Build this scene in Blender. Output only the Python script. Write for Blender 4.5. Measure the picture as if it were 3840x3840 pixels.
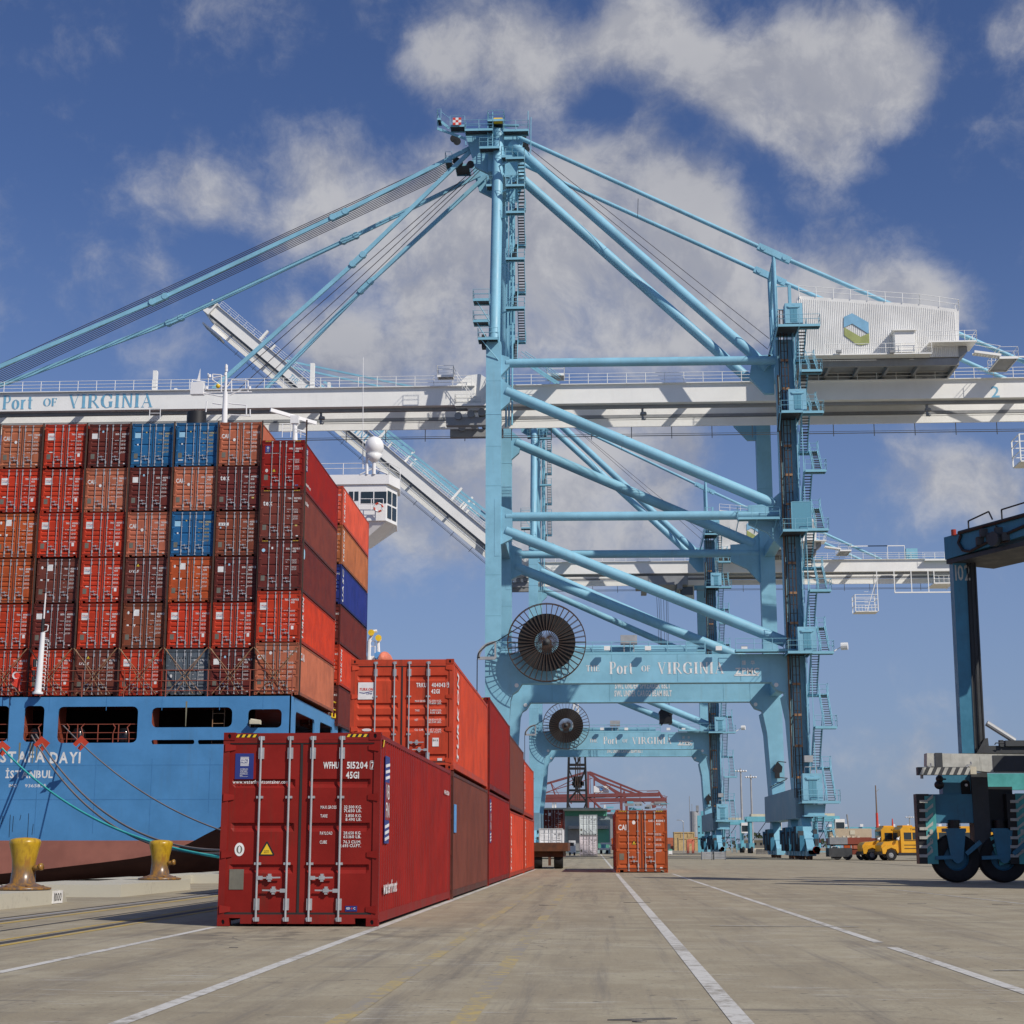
import bpy, math, random
from mathutils import Vector as V, Matrix
for o in list(bpy.data.objects): bpy.data.objects.remove(o)
R = math.radians; PI = math.pi; rnd = random.Random(7)
SC = bpy.context.scene; COL = SC.collection
# ---------------- camera ----------------
CP = V((3.261, -24.407, 1.1659)); YAW, PIT, FPX = .0509, .2085, 5944.9
cd = bpy.data.cameras.new('camera'); cam = bpy.data.objects.new('camera', cd); COL.objects.link(cam)
cd.sensor_width = 36; cd.lens = 36*FPX/3840; cd.clip_start = .1; cd.clip_end = 30000
cam.location = CP; cam.rotation_mode = 'XYZ'; cam.rotation_euler = (PI/2+PIT, 0, YAW); SC.camera = cam
_m = cam.rotation_euler.to_matrix(); CR, CU, CF = _m.col[0], _m.col[1], -_m.col[2]
def U(px, py, X=None, Y=None, Z=None):
    """surveyed point: sight line through a photo point met with a known plane of the place"""
    d = CF+CR*((px-1920)/FPX)-CU*((py-1920)/FPX)
    t = (Y-CP.y)/d.y if Y is not None else ((Z-CP.z)/d.z if Z is not None else (X-CP.x)/d.x)
    return CP+d*t
# ---------------- light ----------------
SUN = V((.59, -.5, .64)).normalized(); SEL = math.asin(SUN.z); SAZ = math.atan2(SUN.x, SUN.y)
ld = bpy.data.lights.new('sun', 'SUN'); sun = bpy.data.objects.new('sun', ld); COL.objects.link(sun)
ld.energy = SUNE = 3.9; ld.angle = R(.5); ld.color = (1, .93, .83)
sun.rotation_euler = SUN.to_track_quat('Z', 'Y').to_euler()
SC.view_settings.view_transform = 'Standard'; SC.view_settings.look = 'None'
SC.view_settings.gamma = 1; SC.view_settings.exposure = 0; SC.view_settings.use_curve_mapping = False
W = bpy.data.worlds.new('World'); SC.world = W; W.use_nodes = True
def NN(nt, t, **k):
    n = nt.nodes.new(t)
    for a, b in k.items():
        if a.startswith('i_'):
            kk = a[2:]; n.inputs[int(kk) if kk.isdigit() else kk.replace('_', ' ')].default_value = b
        else: setattr(n, a, b)
    return n
def LK(nt, a, b): nt.links.new(a, b)
def mth(nt, op, a, b=None, clamp=False):
    n = NN(nt, 'ShaderNodeMath', operation=op, use_clamp=clamp)
    for i, x in enumerate((a, b)):
        if x is None: continue
        if isinstance(x, (int, float)): n.inputs[i].default_value = x
        else: LK(nt, x, n.inputs[i])
    return n.outputs[0]
def sstep(nt, x, a, b, c=0., d=1.):
    n = NN(nt, 'ShaderNodeMapRange', interpolation_type='SMOOTHSTEP'); LK(nt, x, n.inputs[0])
    for i, q in enumerate((a, b, c, d)): n.inputs[i+1].default_value = q
    return n.outputs[0]
def mixc(nt, f, a, b, bt='MIX'):
    n = NN(nt, 'ShaderNodeMix', data_type='RGBA', blend_type=bt)
    for s, x in ((0, f), (6, a), (7, b)):
        if isinstance(x, (int, float)): n.inputs[s].default_value = x
        elif isinstance(x, (tuple, list)): n.inputs[s].default_value = (*x[:3], 1)
        else: LK(nt, x, n.inputs[s])
    return n.outputs[2]
def sky():
    nt = W.node_tree; nt.nodes.clear()
    sk = NN(nt, 'ShaderNodeTexSky', sky_type='NISHITA', sun_disc=False, sun_elevation=SEL, sun_rotation=SAZ,
            altitude=0, air_density=1.0, dust_density=.6, ozone_density=3.0)
    tc = NN(nt, 'ShaderNodeTexCoord').outputs['Generated']
    def noise(v, s, det=7, ro=.6, dist=0.):
        n = NN(nt, 'ShaderNodeTexNoise', noise_dimensions='3D'); LK(nt, v, n.inputs['Vector'])
        for k, x in (('Scale', s), ('Detail', det), ('Roughness', ro), ('Distortion', dist)): n.inputs[k].default_value = x
        return n
    vn = NN(nt, 'ShaderNodeVectorMath', operation='NORMALIZE'); LK(nt, tc, vn.inputs[0])
    w1 = noise(vn.outputs[0], 7, 4, .6)
    sb = NN(nt, 'ShaderNodeVectorMath', operation='SUBTRACT'); LK(nt, w1.outputs['Color'], sb.inputs[0]); sb.inputs[1].default_value = (.5,)*3
    scn = NN(nt, 'ShaderNodeVectorMath', operation='SCALE'); LK(nt, sb.outputs[0], scn.inputs[0]); scn.inputs['Scale'].default_value = .05
    ad = NN(nt, 'ShaderNodeVectorMath', operation='ADD'); LK(nt, vn.outputs[0], ad.inputs[0]); LK(nt, scn.outputs[0], ad.inputs[1])
    nd = NN(nt, 'ShaderNodeVectorMath', operation='NORMALIZE'); LK(nt, ad.outputs[0], nd.inputs[0]); d = nd.outputs[0]
    # cumulus banks, each a soft mass in its own direction of the sky (px of the photo, radius px, weight)
    blobs = [(1590,200,170,.8),(1800,170,250,1),(2060,250,230,1),(2330,130,150,.8),(2450,60,150,.75),(2560,230,210,1),(2830,330,230,1.05),(3120,300,300,1.15),(3380,240,200,.95),(3080,560,230,.8),
      (2830,440,190,.6),(680,650,210,.62),(880,760,160,.5),(1200,650,220,.8),(1100,850,170,.6),(1480,820,300,.8),(1720,900,320,1.),(1950,1100,330,1.),(2380,560,170,.7),(2300,900,360,1.15),(2100,800,260,.7),(2500,1000,260,.6),(1800,1200,260,.5),(2150,1980,260,.5),(1500,1950,200,.4),(2150,1150,300,.9),(1600,1000,300,.8),(1650,600,200,.4),(2620,720,170,.7),(2620,960,260,.95),(2480,1180,300,.9),
      (3180,1060,280,.95),(2950,1120,220,.7),(3560,1180,150,.5),(3460,1090,150,.8),(1000,1180,150,.45),(600,1040,120,.4),(1450,1380,260,.9),(1700,1300,220,.8),(1250,1290,180,.7),(640,1290,200,.3),
      (2300,1750,340,1.05),(2480,1700,230,.9),(1700,1800,320,.95),(1560,2080,280,.8),(1900,1900,300,.9),(2200,2020,300,.85),(1420,2250,150,.4),(3560,1820,230,1.05),(3740,1840,200,.95),(2750,1200,200,.6),
      (3800,60,170,.6),(3720,2150,160,.35),(3230,2760,110,.35),(2400,2920,200,.25),(3450,2850,150,.35),(2540,2050,200,.5)]
    tot = None
    for px, py, r, a in blobs:
        c = (U(px, py, Y=5000)-CP).normalized()
        dp = NN(nt, 'ShaderNodeVectorMath', operation='DOT_PRODUCT'); LK(nt, d, dp.inputs[0]); dp.inputs[1].default_value = c
        ang = r/FPX*1.4
        b = sstep(nt, mth(nt, 'SQRT', mth(nt, 'MAXIMUM', mth(nt, 'MULTIPLY', mth(nt, 'SUBTRACT', 1.0, dp.outputs['Value']), 2.0), 0.)), ang, 0, 0, a)
        tot = b if tot is None else mth(nt, 'MAXIMUM', tot, b) if False else mth(nt, 'ADD', tot, b)
    tot = mth(nt, 'MINIMUM', tot, 1.22)
    sp = NN(nt, 'ShaderNodeSeparateXYZ'); LK(nt, vn.outputs[0], sp.inputs[0])
    n1 = noise(d, 14, 9, .64); n2 = noise(vn.outputs[0], 3.2, 4, .5)
    # behind and beside the view the same broken cloud goes on
    side = sstep(nt, sp.outputs['Y'], .78, .94, .55, 0)
    bg = mth(nt, 'MULTIPLY', side, sstep(nt, n2.outputs['Fac'], .42, .62))
    n4 = noise(d, 44, 7, .68); n5 = noise(vn.outputs[0], 5.5, 3, .5)
    nz = mth(nt, 'ADD', mth(nt, 'MULTIPLY', mth(nt, 'SUBTRACT', n1.outputs['Fac'], .5), 2.3), mth(nt, 'MULTIPLY', mth(nt, 'SUBTRACT', n4.outputs['Fac'], .5), .5))
    nz = mth(nt, 'ADD', nz, mth(nt, 'MULTIPLY', mth(nt, 'SUBTRACT', n5.outputs['Fac'], .5), .9))
    up = NN(nt, 'ShaderNodeVectorMath', operation='ADD'); LK(nt, d, up.inputs[0]); up.inputs[1].default_value = (.012, 0, .022)
    n1b = noise(up.outputs[0], 14, 9, .62); lit = mth(nt, 'SUBTRACT', n1.outputs['Fac'], n1b.outputs['Fac'])
    den = mth(nt, 'ADD', mth(nt, 'ADD', tot, bg), nz)
    den = sstep(nt, den, .05, 1.3)
    n3 = noise(d, 8, 4, .5)
    el = sstep(nt, sp.outputs['Z'], .0, .5)
    ccol = mixc(nt, mth(nt, 'ADD', sstep(nt, n3.outputs['Fac'], .3, .7, 0, .6), sstep(nt, lit, -.1, .12, -.05, .55), True), CLO, CHI)
    skc = mixc(nt, 1.0, sk.outputs[0], SKT, 'MULTIPLY')
    hz = sstep(nt, sp.outputs['Z'], .0, .42, .62, 0)
    skc = mixc(nt, hz, skc, HZC)
    col = mixc(nt, mth(nt, 'MULTIPLY', den, .92), skc, ccol)
    bgn = NN(nt, 'ShaderNodeBackground'); LK(nt, col, bgn.inputs[0]); bgn.inputs[1].default_value = .1
    out = NN(nt, 'ShaderNodeOutputWorld'); LK(nt, bgn.outputs[0], out.inputs[0])
CLO = (3.1, 3.25, 3.85); CHI = (5.3, 5.3, 5.5); SKT = (.55, .62, .85); HZC = (2.5, 3.3, 5.0)
sky()
# ---------------- materials ----------------
MATS = {}
def bsdf(name):
    m = bpy.data.materials.new(name); m.use_nodes = True; nt = m.node_tree; b = nt.nodes['Principled BSDF']; MATS[name] = m
    return m, nt, b
def paint(name, c, rough=.45, var=.12, dirt=.25, dcol=(.09, .06, .04), metal=0., scale=1., objcol=False, bump=.06, streak=True, spec=.5):
    m, nt, b = bsdf(name); g = NN(nt, 'ShaderNodeNewGeometry').outputs['Position'] if not objcol else NN(nt, 'ShaderNodeTexCoord').outputs['Object']
    if objcol:
        oi = NN(nt, 'ShaderNodeObjectInfo'); ad = NN(nt, 'ShaderNodeVectorMath', operation='ADD'); LK(nt, g, ad.inputs[0])
        ml = mth(nt, 'MULTIPLY', oi.outputs['Random'], 50); cb = NN(nt, 'ShaderNodeCombineXYZ'); LK(nt, ml, cb.inputs[0]); LK(nt, ml, cb.inputs[1]); LK(nt, cb.outputs[0], ad.inputs[1]); g = ad.outputs[0]
        c = oi.outputs['Color']
    n1 = NN(nt, 'ShaderNodeTexNoise', i_Scale=.9*scale, i_Detail=6., i_Roughness=.65); LK(nt, g, n1.inputs['Vector'])
    f = sstep(nt, n1.outputs[0], .3, .7, 1-var, 1+var*.6)
    cb = NN(nt, 'ShaderNodeCombineXYZ'); [LK(nt, f, cb.inputs[i]) for i in range(3)]
    col = mixc(nt, 1., c, cb.outputs[0], 'MULTIPLY')
    if dirt:
        mp = NN(nt, 'ShaderNodeMapping'); LK(nt, g, mp.inputs['Vector']); mp.inputs['Scale'].default_value = (5*scale, 5*scale, .45*scale) if streak else (3*scale,)*3
        n2 = NN(nt, 'ShaderNodeTexNoise', i_Scale=1., i_Detail=5., i_Roughness=.7); LK(nt, mp.outputs[0], n2.inputs['Vector'])
        n4 = NN(nt, 'ShaderNodeTexNoise', i_Scale=.5*scale, i_Detail=3.); LK(nt, g, n4.inputs['Vector'])
        k = mth(nt, 'MULTIPLY', sstep(nt, n2.outputs[0], .5, .75), sstep(nt, n4.outputs[0], .35, .7, .2, 1))
        col = mixc(nt, mth(nt, 'MULTIPLY', k, dirt, True), col, dcol)
    LK(nt, col, b.inputs['Base Color']); b.inputs['Metallic'].default_value = metal; b.inputs['Specular IOR Level'].default_value = spec
    LK(nt, sstep(nt, n1.outputs[0], .3, .7, rough*.85, rough*1.25), b.inputs['Roughness'])
    if bump:
        n3 = NN(nt, 'ShaderNodeTexNoise', i_Scale=22*scale, i_Detail=4.); LK(nt, g, n3.inputs['Vector'])
        bp = NN(nt, 'ShaderNodeBump', i_Strength=bump, i_Distance=.02); LK(nt, n3.outputs[0], bp.inputs['Height']); LK(nt, bp.outputs[0], b.inputs['Normal'])
    return m
M = {}
def mk(k, *a, **kw): M[k] = paint(k, *a, **kw)
mk('container_paint', None, objcol=True, rough=.55, spec=.2, var=.2, dirt=.65, dcol=(.07, .035, .022))
mk('crane_blue', (.225, .48, .62), rough=.5, var=.13, dirt=.4, dcol=(.2, .3, .33), scale=.35, bump=0)
mk('crane_blue_fine', (.21, .47, .6), rough=.5, var=.05, dirt=.1, dcol=(.12, .2, .24), bump=0)
mk('tread_steel', (.045, .05, .055), rough=.6, bump=0, dirt=0)
mk('rope_steel', (.045, .035, .045), rough=.6, bump=0, dirt=0)
mk('crane_white', (.84, .84, .81), rough=.5, var=.04, dirt=.1, dcol=(.3, .28, .26), scale=.4)
mk('white_paint', (.78, .78, .77), rough=.4, var=.05, dirt=.12, dcol=(.35, .3, .25), bump=0)
mk('black_gloss', (.01, .01, .012), rough=.18, dirt=0, bump=0); mk('rust_stain', (.2, .19, .13), rough=.7, dirt=.3, bump=0)
mk('rust_shade_dark', (.06, .035, .025), rough=.75, var=.3, dirt=.3, scale=3)
mk('crane_seam', (.17, .38, .48), rough=.5, dirt=.3, bump=0)
mk('sill_grey', (.17, .29, .37), rough=.5, dirt=.15, scale=.5)
mk('grey_steel', (.26, .27, .28), rough=.5, dirt=.2)
mk('zinc', (.45, .46, .47), rough=.35, metal=.35, dirt=.2, scale=3, dcol=(.2, .17, .14), bump=0)
mk('gasket_hole_black', (.018, .018, .018), rough=.65, dirt=0, bump=0)
mk('black_rubber', (.012, .012, .013), rough=.75, dirt=.5, dcol=(.05, .045, .04), streak=False, bump=.2)
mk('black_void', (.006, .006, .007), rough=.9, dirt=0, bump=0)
mk('rusty_steel', (.12, .045, .02), rough=.8, var=.4, dirt=.6, dcol=(.05, .02, .012), scale=3)
mk('rust_light', (.3, .17, .09), rough=.7, var=.3, dirt=.4, scale=3)
mk('hull_blue', (.075, .25, .5), rough=.42, var=.12, dirt=.35, dcol=(.08, .17, .27), scale=.5, bump=.02)
mk('hull_red', (.32, .12, .085), rough=.6, var=.16, dirt=.3, dcol=(.2, .1, .08), scale=.6)
mk('ship_red', (.25, .055, .03), rough=.55, dirt=.3)
mk('ship_white', (.8, .8, .8), rough=.4, var=.04, dirt=.08, dcol=(.4, .34, .28), scale=.7, bump=0)
mk('yellow_paint', (.62, .34, .02), rough=.3, var=.25, dirt=.6, dcol=(.17, .07, .02), scale=4, bump=.15)
mk('yellow_clean', (.75, .5, .02), rough=.5, dirt=.1, bump=0)
mk('bus_yellow', (.72, .36, .02), rough=.35, dirt=.15, bump=0)
mk('black_paint', (.015, .015, .017), rough=.45, dirt=0, bump=0)
mk('navy_print', (.02, .035, .2), rough=.45, dirt=0, bump=0)
mk('white_print', (.75, .75, .74), rough=.5, var=.15, dirt=.15, bump=0, scale=4)
mk('blue_print', (.1, .3, .62), rough=.5, dirt=0, bump=0)
mk('pale_blue_print', (.35, .62, .8), rough=.5, dirt=.1, bump=0)
mk('lettering_blue', (.17, .42, .6), rough=.5, dirt=.05, bump=0)
mk('house_white', (.74, .74, .72), rough=.5, dirt=.08, dcol=(.4, .4, .38), scale=.3, bump=0); mk('logo_blue', (.2, .42, .6), rough=.5, dirt=0, bump=0); mk('logo_green', (.3, .34, .12), rough=.5, dirt=0, bump=0); mk('hull_seam', (.055, .2, .42), rough=.5, dirt=0, bump=0)
mk('green_print', (.26, .33, .05), rough=.5, dirt=0, bump=0)
mk('gold_print', (.55, .42, .12), rough=.5, dirt=.1, bump=0)
mk('red_print', (.6, .05, .03), rough=.5, dirt=0, bump=0)
mk('guard_red', (.55, .06, .03), rough=.45, dirt=.1, bump=0)
mk('plate_grey', (.2, .19, .15), rough=.45, metal=.3, scale=5)
mk('rope_teal', (.05, .5, .45), rough=.8, dirt=0, bump=0)
mk('rope_grey', (.2, .17, .16), rough=.9, dirt=0, bump=0)
mk('wood_tan', (.5, .36, .17), rough=.7, var=.2, dirt=.2, scale=1.2)
mk('crane_red', (.19, .05, .048), rough=.6, dirt=.2, dcol=(.15, .05, .05), scale=.2)
mk('carrier_blue_shaded', (.045, .2, .31), rough=.45, var=.15, dirt=.45, dcol=(.03, .05, .06), scale=2)  # blue paint darkened, the carrier's shade is put into the colour
mk('carrier_grime_shade', (.05, .055, .06), rough=.6, var=.3, dirt=.5, scale=2)  # grimy parts, and painted shade on the bogie drive gear
mk('dirty_white', (.5, .5, .45), rough=.6, var=.2, dirt=.75, dcol=(.05, .05, .045), scale=2.5)
mk('yard_blue', (.14, .42, .52), rough=.5, dirt=.15, bump=0)
mk('wall_green', (.1, .36, .27), rough=.6, dirt=.1, scale=.6)
mk('wall_grey', (.36, .44, .46), rough=.7, dirt=.2, scale=.4)
mk('cream', (.6, .55, .42), rough=.6, dirt=.2)
mk('galvanised', (.36, .37, .38), rough=.5, metal=.2, dirt=.15, bump=0)
mk('orange_steel', (.7, .2, .12), rough=.6, dirt=.2, bump=0)
mk('carrier_teal', (.09, .42, .42), rough=.5, var=.2, dirt=.5, dcol=(.05, .08, .08), scale=2); mk('beacon_red', (.4, .04, .015), rough=.3, dirt=0, bump=0); mk('wood_tan2', (.5, .4, .28), rough=.7, dirt=.15); mk('pole_wood', (.2, .14, .1), rough=.8, dirt=.3); mk('leaf_mid', (.055, .075, .035), rough=.9, dirt=0, bump=0)
mk('leaf_dark', (.03, .045, .02), rough=.9, dirt=0, bump=0)
def glass(name, c, rough=.08):
    m, nt, b = bsdf(name); b.inputs['Base Color'].default_value = (*c, 1); b.inputs['Roughness'].default_value = rough; b.inputs['Specular IOR Level'].default_value = .8; M[name] = m
glass('dark_glass', (.02, .03, .035)); glass('lift_glass', (.12, .32, .42), .2)
# ---------------- mesh helpers ----------------
class MB:
    def __init__(s): s.v = []; s.f = []; s.m = []; s.mi = 0
    def add(s, vs, fs, mi=None):
        b = len(s.v); s.v += [tuple(x) for x in vs]; s.f += [tuple(i+b for i in f) for f in fs]; s.m += [s.mi if mi is None else mi]*len(fs); return s
    def box(s, a, b, mi=None):
        x0, y0, z0 = a; x1, y1, z1 = b
        return s.add([(x0,y0,z0),(x1,y0,z0),(x1,y1,z0),(x0,y1,z0),(x0,y0,z1),(x1,y0,z1),(x1,y1,z1),(x0,y1,z1)],
            [(0,3,2,1),(4,5,6,7),(0,1,5,4),(1,2,6,5),(2,3,7,6),(3,0,4,7)], mi)
    def bar(s, p, q, w, h=None, up=(0, 0, 1), mi=None):
        p, q = V(p), V(q); d = (q-p).normalized(); u = V(up)
        if abs(d.dot(u)) > .98: u = V((0, 1, 0))
        r = d.cross(u).normalized(); u = r.cross(d).normalized(); h = w if h is None else h; r *= w/2; u *= h/2
        vs = [p-r-u, p+r-u, p+r+u, p-r+u, q-r-u, q+r-u, q+r+u, q-r+u]
        return s.add(vs, [(0,1,2,3),(4,7,6,5),(0,4,5,1),(1,5,6,2),(2,6,7,3),(3,7,4,0)], mi)
    def tube(s, p, q, r, n=10, r2=None, caps=True, mi=None):
        p, q = V(p), V(q); d = (q-p).normalized(); u = V((0, 0, 1)) if abs(d.z) < .95 else V((0, 1, 0))
        a = d.cross(u).normalized(); b = a.cross(d); r2 = r if r2 is None else r2; vs = []
        for c, rr in ((p, r), (q, r2)):
            for i in range(n): t = 2*PI*i/n; vs.append(c+a*(rr*math.cos(t))+b*(rr*math.sin(t)))
        fs = [(i, (i+1) % n, n+(i+1) % n, n+i) for i in range(n)]
        if caps: fs += [tuple(range(n))[::-1], tuple(range(n, 2*n))]
        return s.add(vs, fs, mi)
    def pipe(s, pts, r, n=6, mi=None):
        for i in range(len(pts)-1): s.tube(pts[i], pts[i+1], r, n, mi=mi)
        return s
    def prism(s, pts, o, ax, ay, t, mi=None):
        """polygon pts (2D) in frame o,ax,ay extruded by vector t"""
        o, ax, ay, t = V(o), V(ax), V(ay), V(t); n = len(pts)
        if ax.cross(ay).dot(t) > 0: pts = pts[::-1]
        vs = [o+ax*x+ay*y for x, y in pts]; vs += [x+t for x in vs]
        return s.add(vs, [tuple(range(n)), tuple(range(n, 2*n))[::-1]]+[(i, n+i, n+(i+1) % n, (i+1) % n) for i in range(n)], mi)
    def lathe(s, prof, c=(0, 0, 0), n=24, ax='z', mi=None):
        c = V(c); vs = []; k = len(prof)
        for i in range(n):
            t = 2*PI*i/n
            for r, h in prof:
                p = (r*math.cos(t), r*math.sin(t), h)
                if ax == 'y': p = (p[0], p[2], p[1])
                if ax == 'x': p = (p[2], p[0], p[1])
                vs.append(c+V(p))
        return s.add(vs, [(i*k+j, ((i+1) % n)*k+j, ((i+1) % n)*k+j+1, i*k+j+1) for i in range(n) for j in range(k-1)], mi)
    def sph(s, c, r, n=12, sz=1., mi=None):
        return s.lathe([(max(1e-4, r*math.sin(PI*j/n)), -r*sz*math.cos(PI*j/n)) for j in range(n+1)], c, n*2, mi=mi)
    def mesh(s, name, mats, smooth=False):
        me = bpy.data.meshes.new(name); me.from_pydata(s.v, [], s.f)
        for m in (mats if isinstance(mats, (list, tuple)) else [mats]): me.materials.append(M[m])
        me.polygons.foreach_set('material_index', s.m)
        if smooth: me.polygons.foreach_set('use_smooth', [True]*len(s.f))
        me.update()
        if smooth == 'auto': me.set_sharp_from_angle(angle=R(35))
        return me
    def build(s, name, mats, parent=None, smooth=False, loc=None, **k):
        return put(name, s.mesh(name, mats, smooth), parent, loc, **k)
def put(name, me, parent=None, loc=None, rot=None, **k):
    o = bpy.data.objects.new(name, me); COL.objects.link(o)
    if parent is not None: o.parent = parent
    if loc is not None: o.location = loc
    if rot is not None: o.rotation_euler = rot
    tag(o, **k); return o
def tag(o, label=None, cat=None, group=None, kind=None, color=None):
    if label: o['label'] = label
    if cat: o['category'] = cat
    if group: o['group'] = group
    if kind: o['kind'] = kind
    if color: o.color = (*color, 1)
    return o
def thing(name, label, cat, loc=(0, 0, 0), rz=0, group=None):
    o = put(name, None, None, loc, (0, 0, rz), label=label, cat=cat, group=group); o.empty_display_size = .3; return o
def copy_tree(o, parent=None):
    c = o.copy(); COL.objects.link(c); c.parent = parent
    for ch in o.children: copy_tree(ch, c)
    return c
_gc = {}
def _glyph(ch, off):
    if (ch, off) in _gc: return _gc[ch, off]
    cu = bpy.data.curves.new('t', 'FONT'); cu.body = ch; cu.size = 1; cu.offset = off; cu.resolution_u = 2
    o = bpy.data.objects.new('t', cu); COL.objects.link(o); dg = bpy.context.evaluated_depsgraph_get(); dg.update(); oe = o.evaluated_get(dg)
    me = oe.to_mesh(); vs = [tuple(v.co[:2]) for v in me.vertices]; fs = [tuple(p.vertices) for p in me.polygons]
    oe.to_mesh_clear(); bpy.data.objects.remove(o); bpy.data.curves.remove(cu)
    x0 = min([v[0] for v in vs] or [0]); x1 = max([v[0] for v in vs] or [.3])
    _gc[ch, off] = ([(x-x0, y) for x, y in vs], fs, x1-x0); return _gc[ch, off]
def text_mesh(s, h, w=None, off=.012, slant=0, sp=.09):
    """lettering laid in x (right) and y (up), cap height h, total width w"""
    vs, fs, x = [], [], 0
    for ch in s:
        if ch == ' ': x += .3; continue
        g = _glyph(ch, off); b = len(vs); vs += [(a+x+slant*c, c) for a, c in g[0]]; fs += [tuple(i+b for i in f) for f in g[1]]; x += g[2]+sp
    x -= sp; sy = h/.72; sx = w/x if w else sy
    return [(a*sx, c*sy) for a, c in vs], fs
for _c in 'ABCDEFGHIKLMNOPRSTUVWXYZ0123456789.,()wwatefronclmegsvhxqi\u0130\u632f\u534e': _glyph(_c, .012)
for _c in 'ACDEFGHIKLMNOPRSTUVXYZ0123456789tex\u0130': _glyph(_c, .03)
def letter(b, s, o, ax, ay, h, w=None, mi=None, off=.012, slant=0, t=.003, **k):
    """add flat raised lettering to MB b at origin o"""
    vs, fs = text_mesh(s, h, w, off, slant, **k); o, ax, ay = V(o), V(ax), V(ay)
    n = ax.cross(ay)*t
    b.add([o+ax*x+ay*y+n for x, y in vs], fs, mi); return b
# ---------------- ground ----------------
def concrete():
    m, nt, b = bsdf('quay_concrete'); M['quay_concrete'] = m
    g = NN(nt, 'ShaderNodeNewGeometry').outputs['Position']
    def ns(sc3, det=6, ro=.6, scale=1.):
        mp = NN(nt, 'ShaderNodeMapping'); LK(nt, g, mp.inputs['Vector']); mp.inputs['Scale'].default_value = sc3
        n = NN(nt, 'ShaderNodeTexNoise', i_Scale=scale, i_Detail=float(det), i_Roughness=ro); LK(nt, mp.outputs[0], n.inputs['Vector']); return n.outputs[0]
    big = ns((.12, .1, 1)); mid = ns((.9, .7, 1), 8, .7); fine = ns((30, 30, 1), 3); strk = ns((3.2, .09, 1), 8, .75); st2 = ns((.35, 2.4, 1), 5, .65); spk = ns((9, 9, 1), 2, .5)
    c = mixc(nt, sstep(nt, big, .3, .7), (.28, .238, .16), (.355, .305, .208))
    c = mixc(nt, mth(nt, 'MULTIPLY', sstep(nt, mid, .42, .66), .75), c, (.42, .375, .265))
    c = mixc(nt, mth(nt, 'MULTIPLY', sstep(nt, strk, .5, .68), .5), c, (.15, .135, .12))
    c = mixc(nt, mth(nt, 'MULTIPLY', mth(nt, 'MULTIPLY', sstep(nt, st2, .56, .68), sstep(nt, mid, .42, .58)), .7), c, (.11, .095, .08))
    c = mixc(nt, mth(nt, 'MULTIPLY', sstep(nt, spk, .66, .72), .6), c, (.09, .08, .07))
    w = ns((2.2, 9, 1), 5, .8); w2 = ns((.25, .2, 1), 3)
    c = mixc(nt, mth(nt, 'MULTIPLY', mth(nt, 'MULTIPLY', sstep(nt, w, .66, .72), sstep(nt, w2, .5, .6)), .65), c, (.55, .55, .52))
    # wheel paths along the quay, an oily patch before the first container, yellowish old paint ghosts
    sx = NN(nt, 'ShaderNodeSeparateXYZ'); LK(nt, g, sx.inputs[0]); wob = ns((.12, .05, 1), 2); wx = mth(nt, 'ADD', sx.outputs['X'], mth(nt, 'MULTIPLY', mth(nt, 'SUBTRACT', wob, .5), 1.6)); tr = None; t1 = ns((5, .5, 1), 6, .75)
    for x0, w_, k in ((-1.35, .22, .5), (-.3, .15, .22), (1.05, .2, .35), (2.05, .13, .5), (3.1, .2, .25), (5.4, .25, .25), (8.3, .3, .3), (-3.1, .2, .3), (-5.6, .3, .3)):
        e = mth(nt, 'ABSOLUTE', mth(nt, 'SUBTRACT', wx, x0)); e = sstep(nt, e, w_*.4, w_*1.8, k, 0); tr = e if tr is None else mth(nt, 'ADD', tr, e)
    c = mixc(nt, mth(nt, 'MULTIPLY', tr, sstep(nt, t1, .35, .65), True), c, (.13, .11, .09))
    dv = NN(nt, 'ShaderNodeVectorMath', operation='DISTANCE'); LK(nt, g, dv.inputs[0]); dv.inputs[1].default_value = (-.9, -1.9, 0)
    c = mixc(nt, mth(nt, 'MULTIPLY', sstep(nt, dv.outputs['Value'], .5, 3.4, .75, 0), sstep(nt, ns((1.3, 1.0, 1), 5, .6), .47, .6)), c, (.11, .095, .075))
    crk = NN(nt, 'ShaderNodeTexVoronoi', feature='DISTANCE_TO_EDGE', i_Scale=.22); mpc = NN(nt, 'ShaderNodeVectorMath', operation='ADD'); nn_ = NN(nt, 'ShaderNodeTexNoise', i_Scale=1.5, i_Detail=5.); LK(nt, g, nn_.inputs['Vector']); LK(nt, g, mpc.inputs[0]); LK(nt, nn_.outputs['Color'], mpc.inputs[1]); LK(nt, mpc.outputs[0], crk.inputs['Vector'])
    c = mixc(nt, mth(nt, 'MULTIPLY', sstep(nt, crk.outputs['Distance'], .0, .006, .6, 0), sstep(nt, big, .45, .6)), c, (.08, .07, .06))
    sc1 = ns((1.1, 22, 1), 4, .7); sc2 = ns((.5, .6, 1), 4, .6)
    c = mixc(nt, mth(nt, 'MULTIPLY', mth(nt, 'MULTIPLY', sstep(nt, sc1, .57, .65), sstep(nt, sc2, .5, .6)), .8), c, (.6, .6, .57))
    c = mixc(nt, mth(nt, 'MULTIPLY', sstep(nt, fine, .4, .7), .22), c, (.12, .11, .1))
    LK(nt, c, b.inputs['Base Color']); b.inputs['Roughness'].default_value = .85
    bp = NN(nt, 'ShaderNodeBump', i_Strength=.35, i_Distance=.01); LK(nt, mth(nt, 'ADD', fine, mth(nt, 'MULTIPLY', mid, 2)), bp.inputs['Height']); LK(nt, bp.outputs[0], b.inputs['Normal'])
concrete()
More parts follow.
